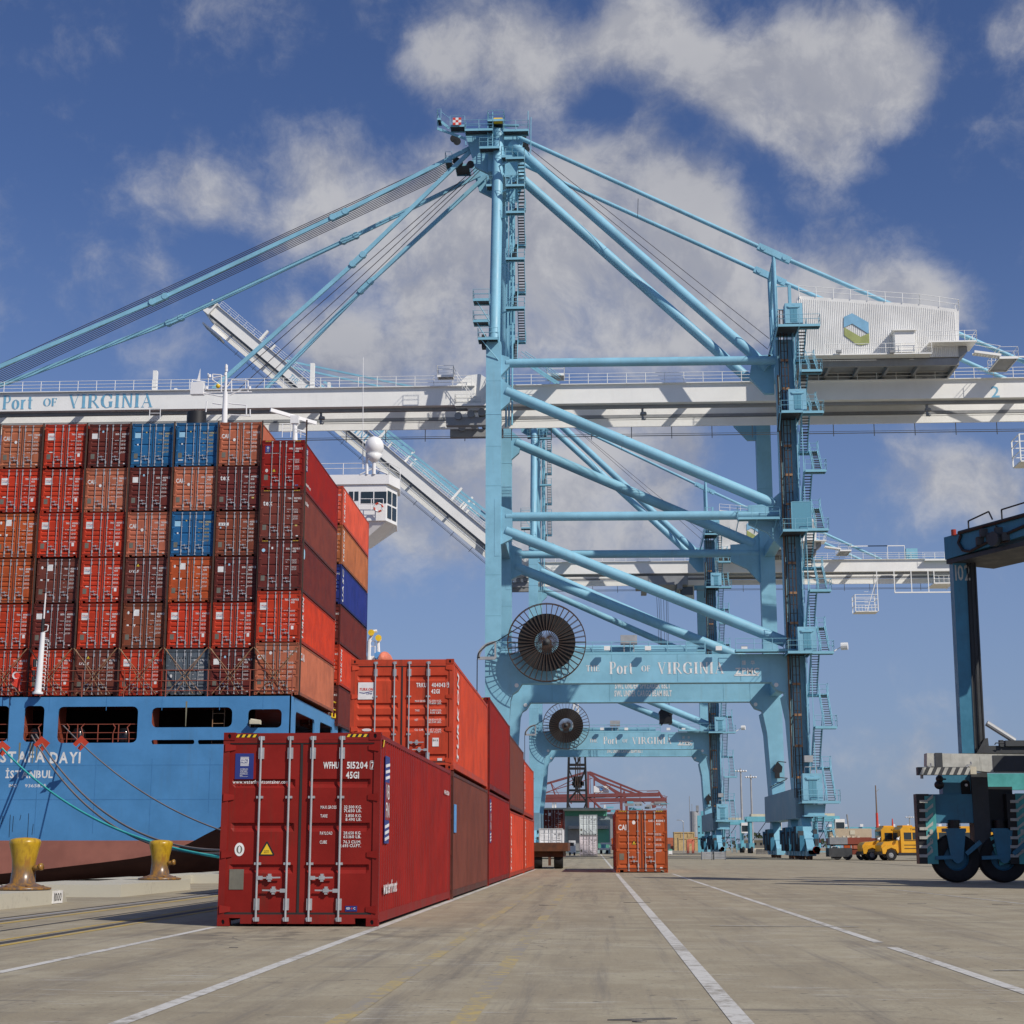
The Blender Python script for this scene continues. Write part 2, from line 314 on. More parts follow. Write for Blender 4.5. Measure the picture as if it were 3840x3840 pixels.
def marking(name, c, lo, hi):
    """worn road paint: the concrete shows through"""
    m, nt, b = bsdf(name); M[name] = m; g = NN(nt, 'ShaderNodeNewGeometry').outputs['Position']
    n = NN(nt, 'ShaderNodeTexNoise', i_Scale=6., i_Detail=8., i_Roughness=.75); LK(nt, g, n.inputs['Vector'])
    n2 = NN(nt, 'ShaderNodeTexNoise', i_Scale=.5, i_Detail=3.); LK(nt, g, n2.inputs['Vector'])
    LK(nt, mixc(nt, sstep(nt, mth(nt, 'ADD', n.outputs[0], mth(nt, 'MULTIPLY', n2.outputs[0], .5)), lo, hi), c, (.28, .255, .21)), b.inputs['Base Color']); b.inputs['Roughness'].default_value = .8
marking('line_white', (.57, .56, .52), .71, .92); marking('line_yellow', (.5, .34, .06), .7, .95); marking('line_yellow_faint', (.46, .35, .12), .55, .85); marking('line_white_faint', (.5, .49, .46), .62, .85)
marking('tar', (.1, .095, .09), .7, 1.); marking('kerb_concrete', (.48, .46, .38), .78, 1.15); marking('rail_groove', (.05, .048, .05), .8, 1.2)
XQ = -11.05                                   # quay edge
MB().box((XQ, -80, -6), (1500, 9000, 0)).build('ground', 'quay_concrete', kind='structure')
m, nt, b = bsdf('water'); M['water'] = m; b.inputs['Base Color'].default_value = (.02, .035, .04, 1); b.inputs['Roughness'].default_value = .12
n = NN(nt, 'ShaderNodeTexNoise', i_Scale=1.2, i_Detail=6.); bp = NN(nt, 'ShaderNodeBump', i_Strength=.5, i_Distance=.3); LK(nt, NN(nt, 'ShaderNodeNewGeometry').outputs['Position'], n.inputs['Vector']); LK(nt, n.outputs[0], bp.inputs['Height']); LK(nt, bp.outputs[0], b.inputs['Normal'])
MB().add([(-6000, -80, -2.8), (XQ, -80, -2.8), (XQ, 9000, -2.8), (-6000, 9000, -2.8)], [(0, 1, 2, 3)]).build('water', 'water', kind='structure')
MB().box((-6000, 2500, -3), (-60, 2900, 10)).build('far_shore', 'leaf_dark', kind='structure')
def strip(name, mat, pts, w, z=.004):
    """painted line along pts (x,y), w wide in x"""
    b = MB()
    for (x0, y0), (x1, y1) in zip(pts, pts[1:]):
        d = V((x1-x0, y1-y0, 0)).normalized(); nrm = V((d.y, -d.x, 0))*(w/2); p, q = V((x0, y0, z)), V((x1, y1, z))
        b.add([p-nrm, p+nrm, q+nrm, q-nrm], [(0, 1, 2, 3)])
    return b.build(name, mat, kind='structure')
strip('white_line', 'line_white', [(.03, -40), (.06, 63)], .13)
strip('white_line', 'line_white', [(-2.38, -40), (-2.42, -.25)], .12)
strip('white_line', 'line_white', [(4.25, -40), (4.25, 49)], .15)
strip('white_line', 'line_white', [(4.25, 53), (4.3, 260)], .15)
strip('white_line', 'line_white', [(6.78, -40), (6.78, -4.7)], .13)
strip('white_line', 'line_white', [(6.8, -3.7), (6.75, 49)], .13)
strip('white_line_faint', 'line_white_faint', [(13.1, -5), (10.8, 39)], .12)
strip('white_line_faint', 'line_white_faint', [(12.2, 4.5), (17, 4)], .1, .008)
strip('white_line_faint', 'line_white_faint', [(5, .5), (7.2, .3)], .1, .008)
strip('white_line_faint', 'line_white_faint', [(7.1, -8.3), (9.2, -8.2)], .08, .008)
strip('yellow_line_faint', 'line_yellow_faint', [(1.5, -14), (1.52, -2), (1.62, 30)], .14)
strip('yellow_line_faint', 'line_yellow_faint', [(2.35, -14), (2.45, 30)], .16)
strip('tyre_track', 'tar', [(-1.6, -11), (-1.1, -1)], .0) if False else None
for x, w, mt in ((-6.72, .1, 'rail_groove'), (-6.5, .14, 'galvanised'), (-6.28, .1, 'rail_groove'), (-5.2, .09, 'rail_groove')): strip('crane_rail_groove' if mt != 'galvanised' else 'crane_rail', mt, [(x, -30), (x, 900)], w, .004)
strip('yellow_line', 'line_yellow', [(-6.0, -30), (-6.0, 300)], .12)
strip('yellow_line', 'line_yellow', [(-4.35, -30), (-4.35, 120)], .1); strip('yellow_line', 'line_yellow', [(-3.92, -30), (-3.92, 120)], .1); strip('drain_slot', 'rail_groove', [(-4.13, -30), (-4.13, 120)], .16)
for x in (23.8, 24.1): strip('crane_rail_groove', 'rail_groove', [(x, -30), (x, 900)], .12)
for y in (24, 84): strip('slab_joint', 'tar', [(-12, y), (60, y)], .02, .003)
# loose scraps of tar, sticks and stones on the slabs
for i in range(46):
    x, y = rnd.uniform(-7, 14), -17+rnd.random()**1.7*60; a = rnd.uniform(-.3, .3); L = rnd.uniform(.05, .3)*(1 if rnd.random() < .8 else 2.2); w = rnd.uniform(.02, .07); n = 9
    if -2.6 < x < .2 and y > -.3: continue
    pts = [((L*math.cos(t)*rnd.uniform(.7, 1.2)), (w*math.sin(t)*rnd.uniform(.6, 1.4))) for t in [2*PI*k/n for k in range(n)]]
    MB().prism(pts, (x, y, .001), (math.cos(a), math.sin(a), 0), (-math.sin(a), math.cos(a), 0), (0, 0, .005+.004*rnd.random())).build('tar_patch', 'tar', kind='structure')
# ---------------- quay edge: kerb, pedestals, bollards ----------------
k = 0; y = -30
while y < 260:
    L = 6.1; MB().box((XQ+.02, y, 0), (XQ+.95, y+L-.03, .27+.01*(k % 3))).build('kerb_block', 'kerb_concrete', kind='structure'); y += L; k += 1
def bollard(x, y, label, sc=1.):
    t = thing('bollard', label, 'bollard', (x, y, .3), group='yellow mooring bollards on the quay edge')
    MB().lathe([(0, .0), (.58, .0), (.59, .04), (.4, .08), (.26, .14), (.235, .43), (.245, .6), (.29, .82), (.32, .93), (.325, .98), (.3, 1.03), (.2, 1.06), (.001, 1.075)], n=32).build('post', 'bollard_paint', t, smooth=True)
    b = MB().tube((.2, -.05, .43), (.42, -.1, .47), .055, 10).tube((.37, -.09, .46), (.43, -.1, .475), .075, 10); b.build('horn', 'bollard_paint', t, smooth=True)
    for k in range(6):
        a = k*PI/3; MB().tube((.43*math.cos(a), .43*math.sin(a), .04), (.43*math.cos(a), .43*math.sin(a), .09), .03, 6).build('bolt', 'rusty_steel', t)
m, nt, b = bsdf('bollard_paint'); M['bollard_paint'] = m; g = NN(nt, 'ShaderNodeTexCoord').outputs['Object']; sz = NN(nt, 'ShaderNodeSeparateXYZ'); LK(nt, g, sz.inputs[0])
mp = NN(nt, 'ShaderNodeMapping'); LK(nt, g, mp.inputs['Vector']); mp.inputs['Scale'].default_value = (6, 6, 2.2); n = NN(nt, 'ShaderNodeTexNoise', i_Scale=1.3, i_Detail=7., i_Roughness=.7); LK(nt, mp.outputs[0], n.inputs['Vector'])
f = sstep(nt, mth(nt, 'ADD', n.outputs[0], mth(nt, 'MULTIPLY', sz.outputs['Z'], .62)), .72, .96); c1 = mixc(nt, sstep(nt, n.outputs[0], .45, .7), (.5, .31, .02), (.3, .17, .015))
LK(nt, mixc(nt, f, mixc(nt, sstep(nt, n.outputs[0], .4, .6), (.3, .15, .03), (.12, .08, .06)), c1), b.inputs['Base Color']); b.inputs['Roughness'].default_value = .3
B1, B2 = V((-8.7, 9.1, 0)), V((-8.7, 19.8, 0))
bollard(B1.x, B1.y, 'worn yellow bollard standing behind the block marked 1000'); bollard(B2.x, B2.y, 'yellow bollard farther off, its neck streaked pale, left of the dark red container')
for Y in (30.5, 42): bollard(B2.x, Y+.0, f'yellow bollard hidden behind the row of containers, {"nearer" if Y < 40 else "farther"} one')
XP = -8.12
for y0, y1 in ((2.6, 9.95), (14.2, 20.9), (29, 32.5), (40, 43.5)):
    MB().box((XQ+.03, y0, 0), (XP, y1, .29)).build('pedestal_block', 'kerb_concrete', kind='structure')
    MB().add([(XP, y1, 0), (XP, y1, .28), (XQ+.95, y1, .28), (XQ+.95, y1, 0), (XP-.25, y1+1.1, 0)], [(0, 1, 4), (1, 2, 4), (2, 3, 4)]).build('pedestal_ramp', 'kerb_concrete', kind='structure')
    if y0 < 5: YB_ = y1
t = MB().box((0, -.62, 0), (.02, 0, .26), 0); letter(t, '1000', (.021, -.55, .05), (0, 1, 0), (0, 0, 1), .17, .46, 1, off=.012)
t.build('berth_number_plate', ['white_print', 'black_paint'], loc=(XP+.001, YB_-.05, .01), label='white plate with 1000 on the end of the bollard block', cat='sign')
# ---------------- containers ----------------
CW, CL = 2.438, 12.192
PC = dict(red=(.5, .045, .018), red2=(.5, .058, .024), salmon=(.43, .135, .075), wine=(.25, .013, .009), maroon=(.13, .026, .021), brown=(.16, .042, .03), brick=(.22, .062, .032), orange=(.45, .09, .025), blue=(.02, .125, .29), grey=(.1, .13, .15), deep=(.02, .035, .2), tan=(.4, .13, .055), cream=(.62, .6, .5), white=(.72, .73, .72), rustred=(.16, .03, .02), cai=(.4, .085, .025), s1=(.15, .045, .03))
GRV = dict(A=(.79, .51, .23), B=(.83, .58, .475, .37, .12), C=(.735, .507, .293))     # door grooves, fraction of height
HOLES = [(.6*math.cos(a), .75*math.sin(a)) for a in [PI/8+k*PI/4 for k in range(8)]]
_cm = {}
def cmesh(kind, H, st):
    key = (kind, H, st)
    if key in _cm: return _cm[key]
    b = MB(); w = CW/2; mats = ['container_paint', 'gasket_hole_black']; sm = False
    if kind == 'frame':
        for sx in (-1, 1):
            b.box((sx*w-(.0 if sx < 0 else .1), .01, .118), (sx*w+(.1 if sx < 0 else 0), .12, H-.118))       # front posts
            b.box((sx*w-(.0 if sx < 0 else .12), CL-.12, .118), (sx*w+(.12 if sx < 0 else 0), CL-.01, H-.118))
            b.box((sx*(w-.005)-(0 if sx < 0 else .06), .17, .05), (sx*(w-.005)+(.06 if sx < 0 else 0), CL-.17, .2))      # bottom rail
            b.box((sx*(w-.005)-(0 if sx < 0 else .06), .17, H-.1), (sx*(w-.005)+(.06 if sx < 0 else 0), CL-.17, H-.03))
        b.box((-w+.17, .01, H-.115), (w-.17, .1, H-.01)); b.box((-w+.1, .012, H-.16), (w-.1, .09, H-.115))
        b.box((-w+.35, .01, .035), (w-.35, .1, .17)); b.box((-w+.1, .012, .118), (-w+.35, .1, .17)); b.box((w-.35, .012, .118), (w-.1, .1, .17))
        b.box((-w+.12, CL-.1, .03), (w-.12, CL-.02, .2)); b.box((-w+.12, CL-.1, H-.12), (w-.12, CL-.02, H-.02)); b.box((-w+.06, .14, .13), (w-.06, CL-.1, .16))
    elif kind == 'corner_casting':
        X, Y, Z = .178, .162, .118; c = .05
        for face in (0, 1):   # front and outer-side faces with a hole each, local origin at outer front bottom, extends -x,+y
            o, ax, nm, wd = ((-X, 0, 0), V((1, 0, 0)), V((0, 1, 0)), X) if face == 0 else ((0, 0, 0), V((0, 1, 0)), V((-1, 0, 0)), Y)
            o = V(o); cx, cz = wd/2, Z/2; ring = [(cx+.045*q[0], cz+.05*q[1]) for q in HOLES]; rect = [(wd, cz), (wd, Z), (cx, Z), (0, Z), (0, cz), (0, 0), (cx, 0), (wd, 0)]
            P = lambda u, v, d=0: o+ax*u+V((0, 0, v))+nm*d
            vs = [P(*q) for q in rect]+[P(*q) for q in ring]+[P(*q, .03) for q in ring]
            rr = [1, 2, 3, 4, 5, 6, 7, 0]; fs = []
            for i in range(8):
                j = (i+1) % 8; fs += [(rr[i]-0 if 0 else (i+0) % 8, (i+1) % 8, 8+j, 8+i), (8+i, 8+j, 16+j, 16+i)]
            b.add(vs, fs); b.add(vs[16:24], [tuple(range(8))], 1)  # back of the hole painted black for its dark inside
        b.add([(-X, 0, 0), (0, 0, 0), (0, Y, 0), (-X, Y, 0), (-X, 0, Z), (0, 0, Z), (0, Y, Z), (-X, Y, Z)], [(0, 3, 2, 1), (4, 5, 6, 7), (2, 3, 7, 6), (3, 0, 4, 7)])
    elif kind == 'door':
        x0, x1, z0, z1 = .02, w-.1, .175, H-.165; gd = .035; prof = [(z0, 0)]
        for f in sorted(GRV[st]):
            z = f*H; prof += [(z-.075, 0), (z-.02, 1), (z+.05, 1), (z+.06, 0)]
        prof += [(z1, 0)]; xs = [x0, x0+.07, x0+.12, x1-.1, x1-.05, x1]; d = [0, 0, 1, 1, 0, 0]
        vs = [(x, .03+gd*k*q, z) for z, k in prof for x, q in zip(xs, d)]; n = 6
        b.add(vs, [(i*n+j, i*n+j+1, (i+1)*n+j+1, (i+1)*n+j) for i in range(len(prof)-1) for j in range(5)])
        b.box((x0, .07, z0), (x1, .09, z1))
        b.box((x0-.02, .028, z0), (x0-.0, .034, z1))
    elif kind == 'gasket':
        z0, z1 = .17, H-.165
        b.box((-w+.1, .02, z1-.012), (w-.1, .05, z1+.02)); b.box((-w+.1, .02, z0-.005), (w-.1, .05, z0+.03)); b.box((-w+.1, .035, z0), (-w+.13, .05, z1)); b.box((w-.13, .035, z0), (w-.1, .05, z1)); b.box((-.018, .018, z0), (.018, .05, z1))
        mats = ['gasket_hole_black']
    elif kind == 'locking_bar':
        b.tube((0, -.012, .07), (0, -.012, H-.06), .017, 8)
        for z in (.32, H-.32): b.box((-.035, -.012, z-.085), (.045, .03, z+.085))
        for z in (.3*H+.05, .66*H): b.box((-.05, -.01, z-.018), (.05, .03, z+.018))
        for z in (.1, H-.09): b.box((-.03, -.02, z-.03), (.05, .02, z+.03)); b.box((-.05, .0, z-.015), (-.02, .015, z+.02))
        mats = ['zinc']
    elif kind == 'handle':      # hub at the bar, grip pointing +x
        b.box((.01, -.03, -.028), (.09, -.012, .028)); b.bar((.08, -.022, 0), (.36, -.022, .006), .014, .022); b.box((.17, -.028, -.055), (.215, .03, .06)); b.box((.15, -.035, -.025), (.235, -.01, .03))
        mats = ['zinc']
    elif kind == 'hinge':
        b.add([(0, -.03, -.06), (.16, -.005, -.035), (.16, -.005, .035), (0, -.03, .06), (0, .03, -.06), (.16, .03, -.035), (.16, .03, .035), (0, .03, .06)], [(0, 1, 2, 3), (3, 2, 6, 7), (0, 4, 5, 1), (1, 5, 6, 2), (0, 3, 7, 4)])
    elif kind in ('side_wall', 'wall_side'):      # trapezoid ribs on the +x side
        p, dp = .278, .036; y = .12; ys = []
        while y < CL-.4: ys += [(y, 0), (y+.07, 0), (y+.139, 1), (y+.209, 1)]; y += p
        ys += [(CL-.12, 0)]; zs = (.19, H-.1)
        vs = [(w-.012-dp*q, y, z) for z in zs for y, q in ys]; n = len(ys)
        b.add(vs, [(j, j+1, n+j+1, n+j) for j in range(n-1)])
    elif kind == 'roof':
        p = .209; y = .15; ys = []
        while y < CL-.4: ys += [(y, 0), (y+.09, 0), (y+.105, 1), (y+.194, 1)]; y += p
        ys += [(CL-.1, 0)]; n = len(ys); vs = [(x, y, H-.012-.018*q) for x in (-w+.05, w-.05) for y, q in ys]; b.add(vs, [(j, n+j, n+j+1, j+1) for j in range(n-1)]+[])
    elif kind == 'end_wall': b.box((-w+.1, CL-.06, .15), (w-.1, CL-.04, H-.1))
    elif kind == 'hazard_strip':
        L = .34; n = 8; b.box((0, .0085, 0), (L, .0095, .045), 0)
        for i in range(1, n+1, 2):
            s = L/n; x = (i-1)*s; b.add([(x, .006, 0), (x+s, .006, 0), (min(L, x+1.6*s), .006, .045), (x+.6*s, .006, .045)], [(0, 1, 2, 3)], 1)
        mats = ['black_paint', 'yellow_clean']
    elif kind == 'data_plate': b.box((0, .022, 0), (.22, .032, .3)); mats = ['plate_grey']
    elif kind == 'warning_triangle':
        b.prism([(-.11, -.02), (.11, -.02), (.12, 0), (.01, .19), (-.01, .19), (-.12, 0)], (0, .029, 0), (1, 0, 0), (0, 0, 1), (0, -.003, 0), 0)
        b.prism([(-.09, 0), (.09, 0), (0, .16)], (0, .025, 0), (1, 0, 0), (0, 0, 1), (0, -.002, 0), 1)
        letter(b, 'SUPER', (-.04, .022, .045), (1, 0, 0), (0, 0, 1), .014, .08, 0); letter(b, 'HEAVY', (-.04, .022, .02), (1, 0, 0), (0, 0, 1), .014, .08, 0); mats = ['black_paint', 'yellow_clean']
    me = b.mesh('container_'+kind, mats, sm); _cm[key] = me; return me
def prints(t, H, near, ident, chk, typ, wts, extra, ink='white_print'):
    """numbers and signs printed on the doors"""
    b = MB(); X, Z = V((1, 0, 0)), V((0, 0, 1)); y = .026
    pfx, num = ident.split(); h = .1
    zt = H*(.81 if H > 2.8 else .745)
    letter(b, pfx, (.335, y, zt), X, Z, h, .24, off=.03); letter(b, num, (.7, y, zt), X, Z, h, .32, off=.03)
    if chk: letter(b, chk, (1.075, y, zt), X, Z, h, .05, off=.03); [b.box((1.055+e[0], y-.001, zt-.015+e[1]), (1.055+e[2], y, zt-.015+e[3])) for e in ((0, 0, .09, .006), (0, .124, .09, .13), (0, 0, .006, .13), (.084, 0, .09, .13))]
    letter(b, typ, (.69, y, zt-.15), X, Z, h, .2, off=.03)
    for zz, a, c1, c2 in wts:
        letter(b, a, (.31, y, zz*H), X, Z, .048, len(a)*.027, off=.012)
        letter(b, c1, (.94-len(c1)*.027, y, zz*H+.004), X, Z, .045, len(c1)*.027); letter(b, c2, (.94-len(c2)*.027, y, zz*H-.052), X, Z, .045, len(c2)*.027)
    b.build('number_print', [ink], t, kind='stuff')
    if extra: extra(t, H, near)
WTA = [(.6, 'MAX.GROSS', '32.500 KG.', '71.650 LB.'), (.555, 'TARE', '3.850 KG.', '8.490 LB.'), (.466, 'PAYLOAD', '28.650 KG.', '63.160 LB.'), (.42, 'CUBE', '76.3 CU.M.', '2.693 CU.FT.')]
WTB = [(.61, 'MAX.GROSS', '32.500 KGS.', '71.650 LBS.'), (.525, 'TARE', '3.680 KGS.', '8.110 LBS.'), (.44, 'NET', '28.820 KGS.', '63.540 LBS.'), (.35, 'CU. CAP.', '67.7 CU.M.', '2.390 CU.FT.')]
def sticker(t, H, name, mat, x, z, w, h, y=.026):
    return MB().box((x, y-.003, z), (x+w, y, z+h)).build(name, mat, t)
def ex_turkon(t, H, near):
    b = MB().box((-1.04, .012, H*.635), (-.66, .028, H*.635+.4), 0); X, Z = (1, 0, 0), (0, 0, 1)
    letter(b, 'TURKON', (-1.01, .010, H*.635+.21), X, Z, .06, .32, 1, off=.03, slant=.15); letter(b, 'LINE', (-.84, .010, H*.635+.12), X, Z, .035, .13, 2, slant=.2)
    b.prism([(-1.01, .17), (-.9, .155), (-.7, .2), (-.7, .185), (-.9, .135), (-1.01, .155)], (0, .0115, H*.635), (1, 0, 0), (0, 0, 1), (0, -.002, 0), 2); b.build('logo_plate', ['white_print', 'red_print', 'navy_print'], t)
    MB().prism([(.115*math.cos(a)*(1), .033*math.sin(a)) for a in [k*PI/6 for k in range(12)]], (-.82, .026, H*.36), (1, 0, 0), (0, 0, 1), (0, -.003, 0)).build('oval_label', 'white_print', t)
    if near: b = MB().box((.73, .02, .21*H), (.88, .028, .21*H+.2), 0); letter(b, '8A 11', (.745, .018, .21*H+.12), X, Z, .045, .11, 1); b.build('inspection_plate', ['white_print', 'plate_grey'], t)
    else: sticker(t, H, 'inspection_plate', 'white_print', .73, .25*H, .14, .2)
    sticker(t, H, 'small_label', 'white_print', .85, .09*H-.02, .11, .06)
def ex_cai(t, H, near):
    b = MB(); z = H*.68 if H > 2.8 else H*.64; letter(b, 'CAI', (-1.1, .026, z), (1, 0, 0), (0, 0, 1), .25, .385, 0, off=.03, sp=.03); b.build('name_print', 'white_print', t)
    MB().prism([(.08*math.cos(a), .095*math.sin(a)) for a in [k*PI/6 for k in range(12)]], (-.36, .026, H*.8 if H > 2.8 else H*.6), (1, 0, 0), (0, 0, 1), (0, -.003, 0)).build('round_label', 'white_print', t)
    sticker(t, H, 'small_label', 'white_print', .85, .07*H, .11, .05)
def ex_tex(t, H, near): b = MB(); letter(b, 'tex', (-1.05, .026, H*.69), (1, 0, 0), (0, 0, 1), .3, .52, off=.03); b.build('name_print', 'white_print', t); sticker(t, H, 'small_label', 'gold_print', .78, .27*H, .14, .09); sticker(t, H, 'small_label', 'white_print', .85, .07*H, .12, .06)
def ex_gvc(t, H, near): b = MB().box((-1.07, .02, H*.68), (-.5, .026, H*.68+.17), 0); letter(b, 'G V C', (-1.0, .018, H*.68+.03), (1, 0, 0), (0, 0, 1), .11, .42, 1, off=.03); b.build('name_plate', ['white_print', 'black_paint'], t); sticker(t, H, 'small_label', 'pale_blue_print', -1.0, .62*H, .08, .08)
def ex_ues(t, H, near): b = MB(); letter(b, 'UES', (-1.02, .026, H*.67), (1, 0, 0), (0, 0, 1), .14, .55, off=.03, slant=.3, sp=.3); b.build('name_print', 'white_print', t); put('warning_triangle', cmesh('warning_triangle', 0, 0), t, (-.5, 0, H*.8))
def ex_plate(t, H, near): sticker(t, H, 'white_plate', 'white_print', -1.04, H*.66, .32, .32); sticker(t, H, 'small_label', 'pale_blue_print', -.45, H*.8, .1, .12); sticker(t, H, 'small_label', 'white_print', .85, .08*H, .1, .05)
def ex_bluec(t, H, near): sticker(t, H, 'pale_plate', 'pale_blue_print', -1.04, H*.67, .33, .3); sticker(t, H, 'long_label', 'white_print', -1.04, .14*H, .26, .06); sticker(t, H, 'small_label', 'gold_print', -.42, .78*H, .08, .08); sticker(t, H, 'small_label', 'white_print', -.9, .5*H, .09, .09)
def ex_tri(t, H, near):
    sticker(t, H, 'small_plate', 'white_print', -.66, H*.72, .34, .36); MB().prism([(-.07, .09), (.07, .09), (0, -.07)], (-.56, .026, H*.5), (1, 0, 0), (0, 0, 1), (0, -.003, 0)).build('triangle_label', 'white_print', t); sticker(t, H, 'small_label', 'white_print', -1.0, .5*H, .12, .09)
    MB().prism([(.06*math.cos(a), .09*math.sin(a)) for a in [k*PI/6 for k in range(12)]], (-.93, .026, H*.79), (1, 0, 0), (0, 0, 1), (0, -.003, 0)).build('oval_label', 'white_print', t)
def ex_round(t, H, near):
    MB().prism([(.1*math.cos(a), .1*math.sin(a)) for a in [k*PI/6 for k in range(12)]], (-.95, .026, H*.8), (1, 0, 0), (0, 0, 1), (0, -.003, 0)).build('round_label', 'pale_blue_print', t); sticker(t, H, 'small_label', 'white_print', -.5, H*.82, .09, .13)
def ex_grey(t, H, near):
    b = MB(); letter(b, 'CMA', (-.95, .026, H*.73), (1, 0, 0), (0, 0, 1), .26, .6, off=.0, slant=.3) if False else [b.bar((-1.0+.17*k, .024, H*.72), (-.88+.17*k, .024, H*.82), .012, .004) for k in range(5)]+[b.bar((-.76+.17*k, .024, H*.72), (-.88+.17*k, .024, H*.82), .012, .004) for k in range(4)]; b.build('name_print', 'white_print', t)
    MB().prism([(.06*math.cos(a), .1*math.sin(a)) for a in [k*PI/6 for k in range(12)]], (-.9, .026, H*.42), (1, 0, 0), (0, 0, 1), (0, -.003, 0)).build('oval_label', 'white_print', t)
def ex_wfh(t, H, near):
    X, Z = (1, 0, 0), (0, 0, 1); b = MB().box((-1.03, .022, H*.755), (-.745, .028, H*.755+.39), 0)
    b.mi = 1; x0, z0 = -.95, H*.755
    for k in range(3): b.box((x0, .02, z0+.33-k*.012*0+.0-.012*k), (x0+.13, .0215, z0+.337-.012*k)); b.box((x0, .02, z0+.2+.012*k), (x0+.13, .0215, z0+.207+.012*k))
    b.box((x0, .0205, z0+.235), (x0+.13, .0215, z0+.31)); letter(b, 'WATER', (x0+.008, .02, z0+.275), X, Z, .028, .114, 0); letter(b, 'FRONT', (x0+.008, .02, z0+.24), X, Z, .028, .114, 0)
    for k, s in enumerate(('WATERFRONT', 'CONTAINER', 'LEASING CO.', 'INC.')): letter(b, s, (x0, .02, z0+.145-k*.033), X, Z, .016, .12*min(1, len(s)/10), 1); b.box((x0, .02, z0+.135-k*.033), (x0+.12, .0215, z0+.138-k*.033), 1)
    b.build('logo_plate', ['navy_print', 'white_print'], t)
    b = MB(); letter(b, 'www.waterfrontcontainer.com', (-1.06, .06 if 0 else .026, H*.735-.08+.07), X, Z, .055, .86, off=.012); b.build('web_print', 'white_print', t)
    b = MB()
    pr = [(.075*math.cos(a), .1*math.sin(a)) for a in [k*PI/9 for k in range(18)]]; b.prism(pr, (-.92, .028, H*.39), X, Z, (0, -.003, 0), 0); b.prism([(.6*x, .6*y) for x, y in pr], (-.92, .0245, H*.39), X, Z, (0, -.001, 0), 1); b.prism([(.25*x, .5*y) for x, y in pr], (-.92, .023, H*.39), X, Z, (0, -.001, 0), 0)
    b.build('round_label', ['white_print', 'plate_grey'], t)
    put('warning_triangle', cmesh('warning_triangle', 0, 0), t, (-.5, 0, H*.365))
    b = MB().box((.72, .022, .075*H), (.9, .028, .075*H+.08), 0); letter(b, 'GD', (.735, .02, .075*H+.03), X, Z, .03, .06, 1, off=.03); b.box((.81, .019, .075*H+.03), (.83, .021, .075*H+.055), 2); letter(b, 'C', (.845, .02, .075*H+.03), X, Z, .03, .03, 1, off=.03); b.build('small_label', ['navy_print', 'white_print', 'red_print'], t)
EXT = dict(turkon=ex_turkon, cai=ex_cai, tex=ex_tex, gvc=ex_gvc, ues=ex_ues, plate=ex_plate, bluec=ex_bluec, tri=ex_tri, round=ex_round, grey=ex_grey, wfh=ex_wfh)
def container(loc, H, st, col, ident, chk, typ, extra, label, group, near=False, hz=False, ink='white_print', lite=False, cat='shipping container'):
    t = thing('shipping_container', label, cat, loc, 0, group); c = PC[col] if isinstance(col, str) else col; w = CW/2; c = tuple(x*(.94+.12*rnd.random()) for x in c)
    P = lambda n, me, l=None, s=None, cc=c: (lambda o: (setattr(o, 'scale', s) if s else None, o)[1])(put(n, me, t, l, color=cc))
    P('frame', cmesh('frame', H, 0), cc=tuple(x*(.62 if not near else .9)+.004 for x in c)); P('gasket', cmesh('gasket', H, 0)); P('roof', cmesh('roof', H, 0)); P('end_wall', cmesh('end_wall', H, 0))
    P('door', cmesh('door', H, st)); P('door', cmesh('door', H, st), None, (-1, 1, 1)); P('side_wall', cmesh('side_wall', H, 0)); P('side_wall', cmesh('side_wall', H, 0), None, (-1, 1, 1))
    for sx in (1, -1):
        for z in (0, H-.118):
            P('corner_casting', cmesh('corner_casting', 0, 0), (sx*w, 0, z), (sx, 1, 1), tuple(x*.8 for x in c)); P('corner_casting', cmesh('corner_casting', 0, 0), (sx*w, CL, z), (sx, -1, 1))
    for i, x in enumerate((-.63, -.18, .17, .62)):
        lb = P('locking_bar', cmesh('locking_bar', H, 0), (x, 0, 0))
        put('handle', cmesh('handle', 0, 0), lb, (0, 0, (.245 if i % 2 == 0 else .18)*H), None).scale = (1 if i % 2 == 0 else -1, 1, 1)
    if not lite:
        for sx in (-1, 1):
            for f in (.085, .365, .66, .92) if near else (.09, .36, .64, .91): P('hinge', cmesh('hinge', 0, 0), (sx*(w-.03), .02, f*H), (-sx, 1, 1))
    P('data_plate', cmesh('data_plate', 0, 0), (-1.06, 0, .185*H if near else .2*H))
    if hz:
        for x in (-w+.19, w-.19-.34): P('hazard_strip', cmesh('hazard_strip', 0, 0), (x, 0, H-.075))
    if ident: prints(t, H, near, ident, chk, typ, WTA if st == 'C' else WTB, EXT.get(extra), ink)
    return t
def side_print(t, s, H, y, z, h, w, mats='white_print', slant=0, vert=False, off=.03):
    """lettering on the long +x side"""
    b = MB(); x = CW/2+.004
    if vert:
        n = len(s)
        for i, ch in enumerate(s): letter(b, ch, (x, y, z-(i+1)*h*1.0), (0, 1, 0), (0, 0, 1), h*.86, w, off=off)
    else: letter(b, s, (x, y, z), (0, 1, 0), (0, 0, 1), h, w, off=off, slant=slant)
    b.build('side_print', mats, t); return b
G1 = 'containers standing in the row on the quay'
C0 = container((-CW/2, 0, .006), 2.896, 'C', 'wine', 'WFHU 515204', '7', '45G1', 'wfh', 'dark red container nearest the camera with a web address on its door', G1, near=True, hz=True)
b = MB(); x = CW/2+.003
for k in range(3): b.box((x-.012, .28+.0, 1.86+.09*k-0), (x, .62, 1.9+.09*k), 1 if k % 2 else 0)
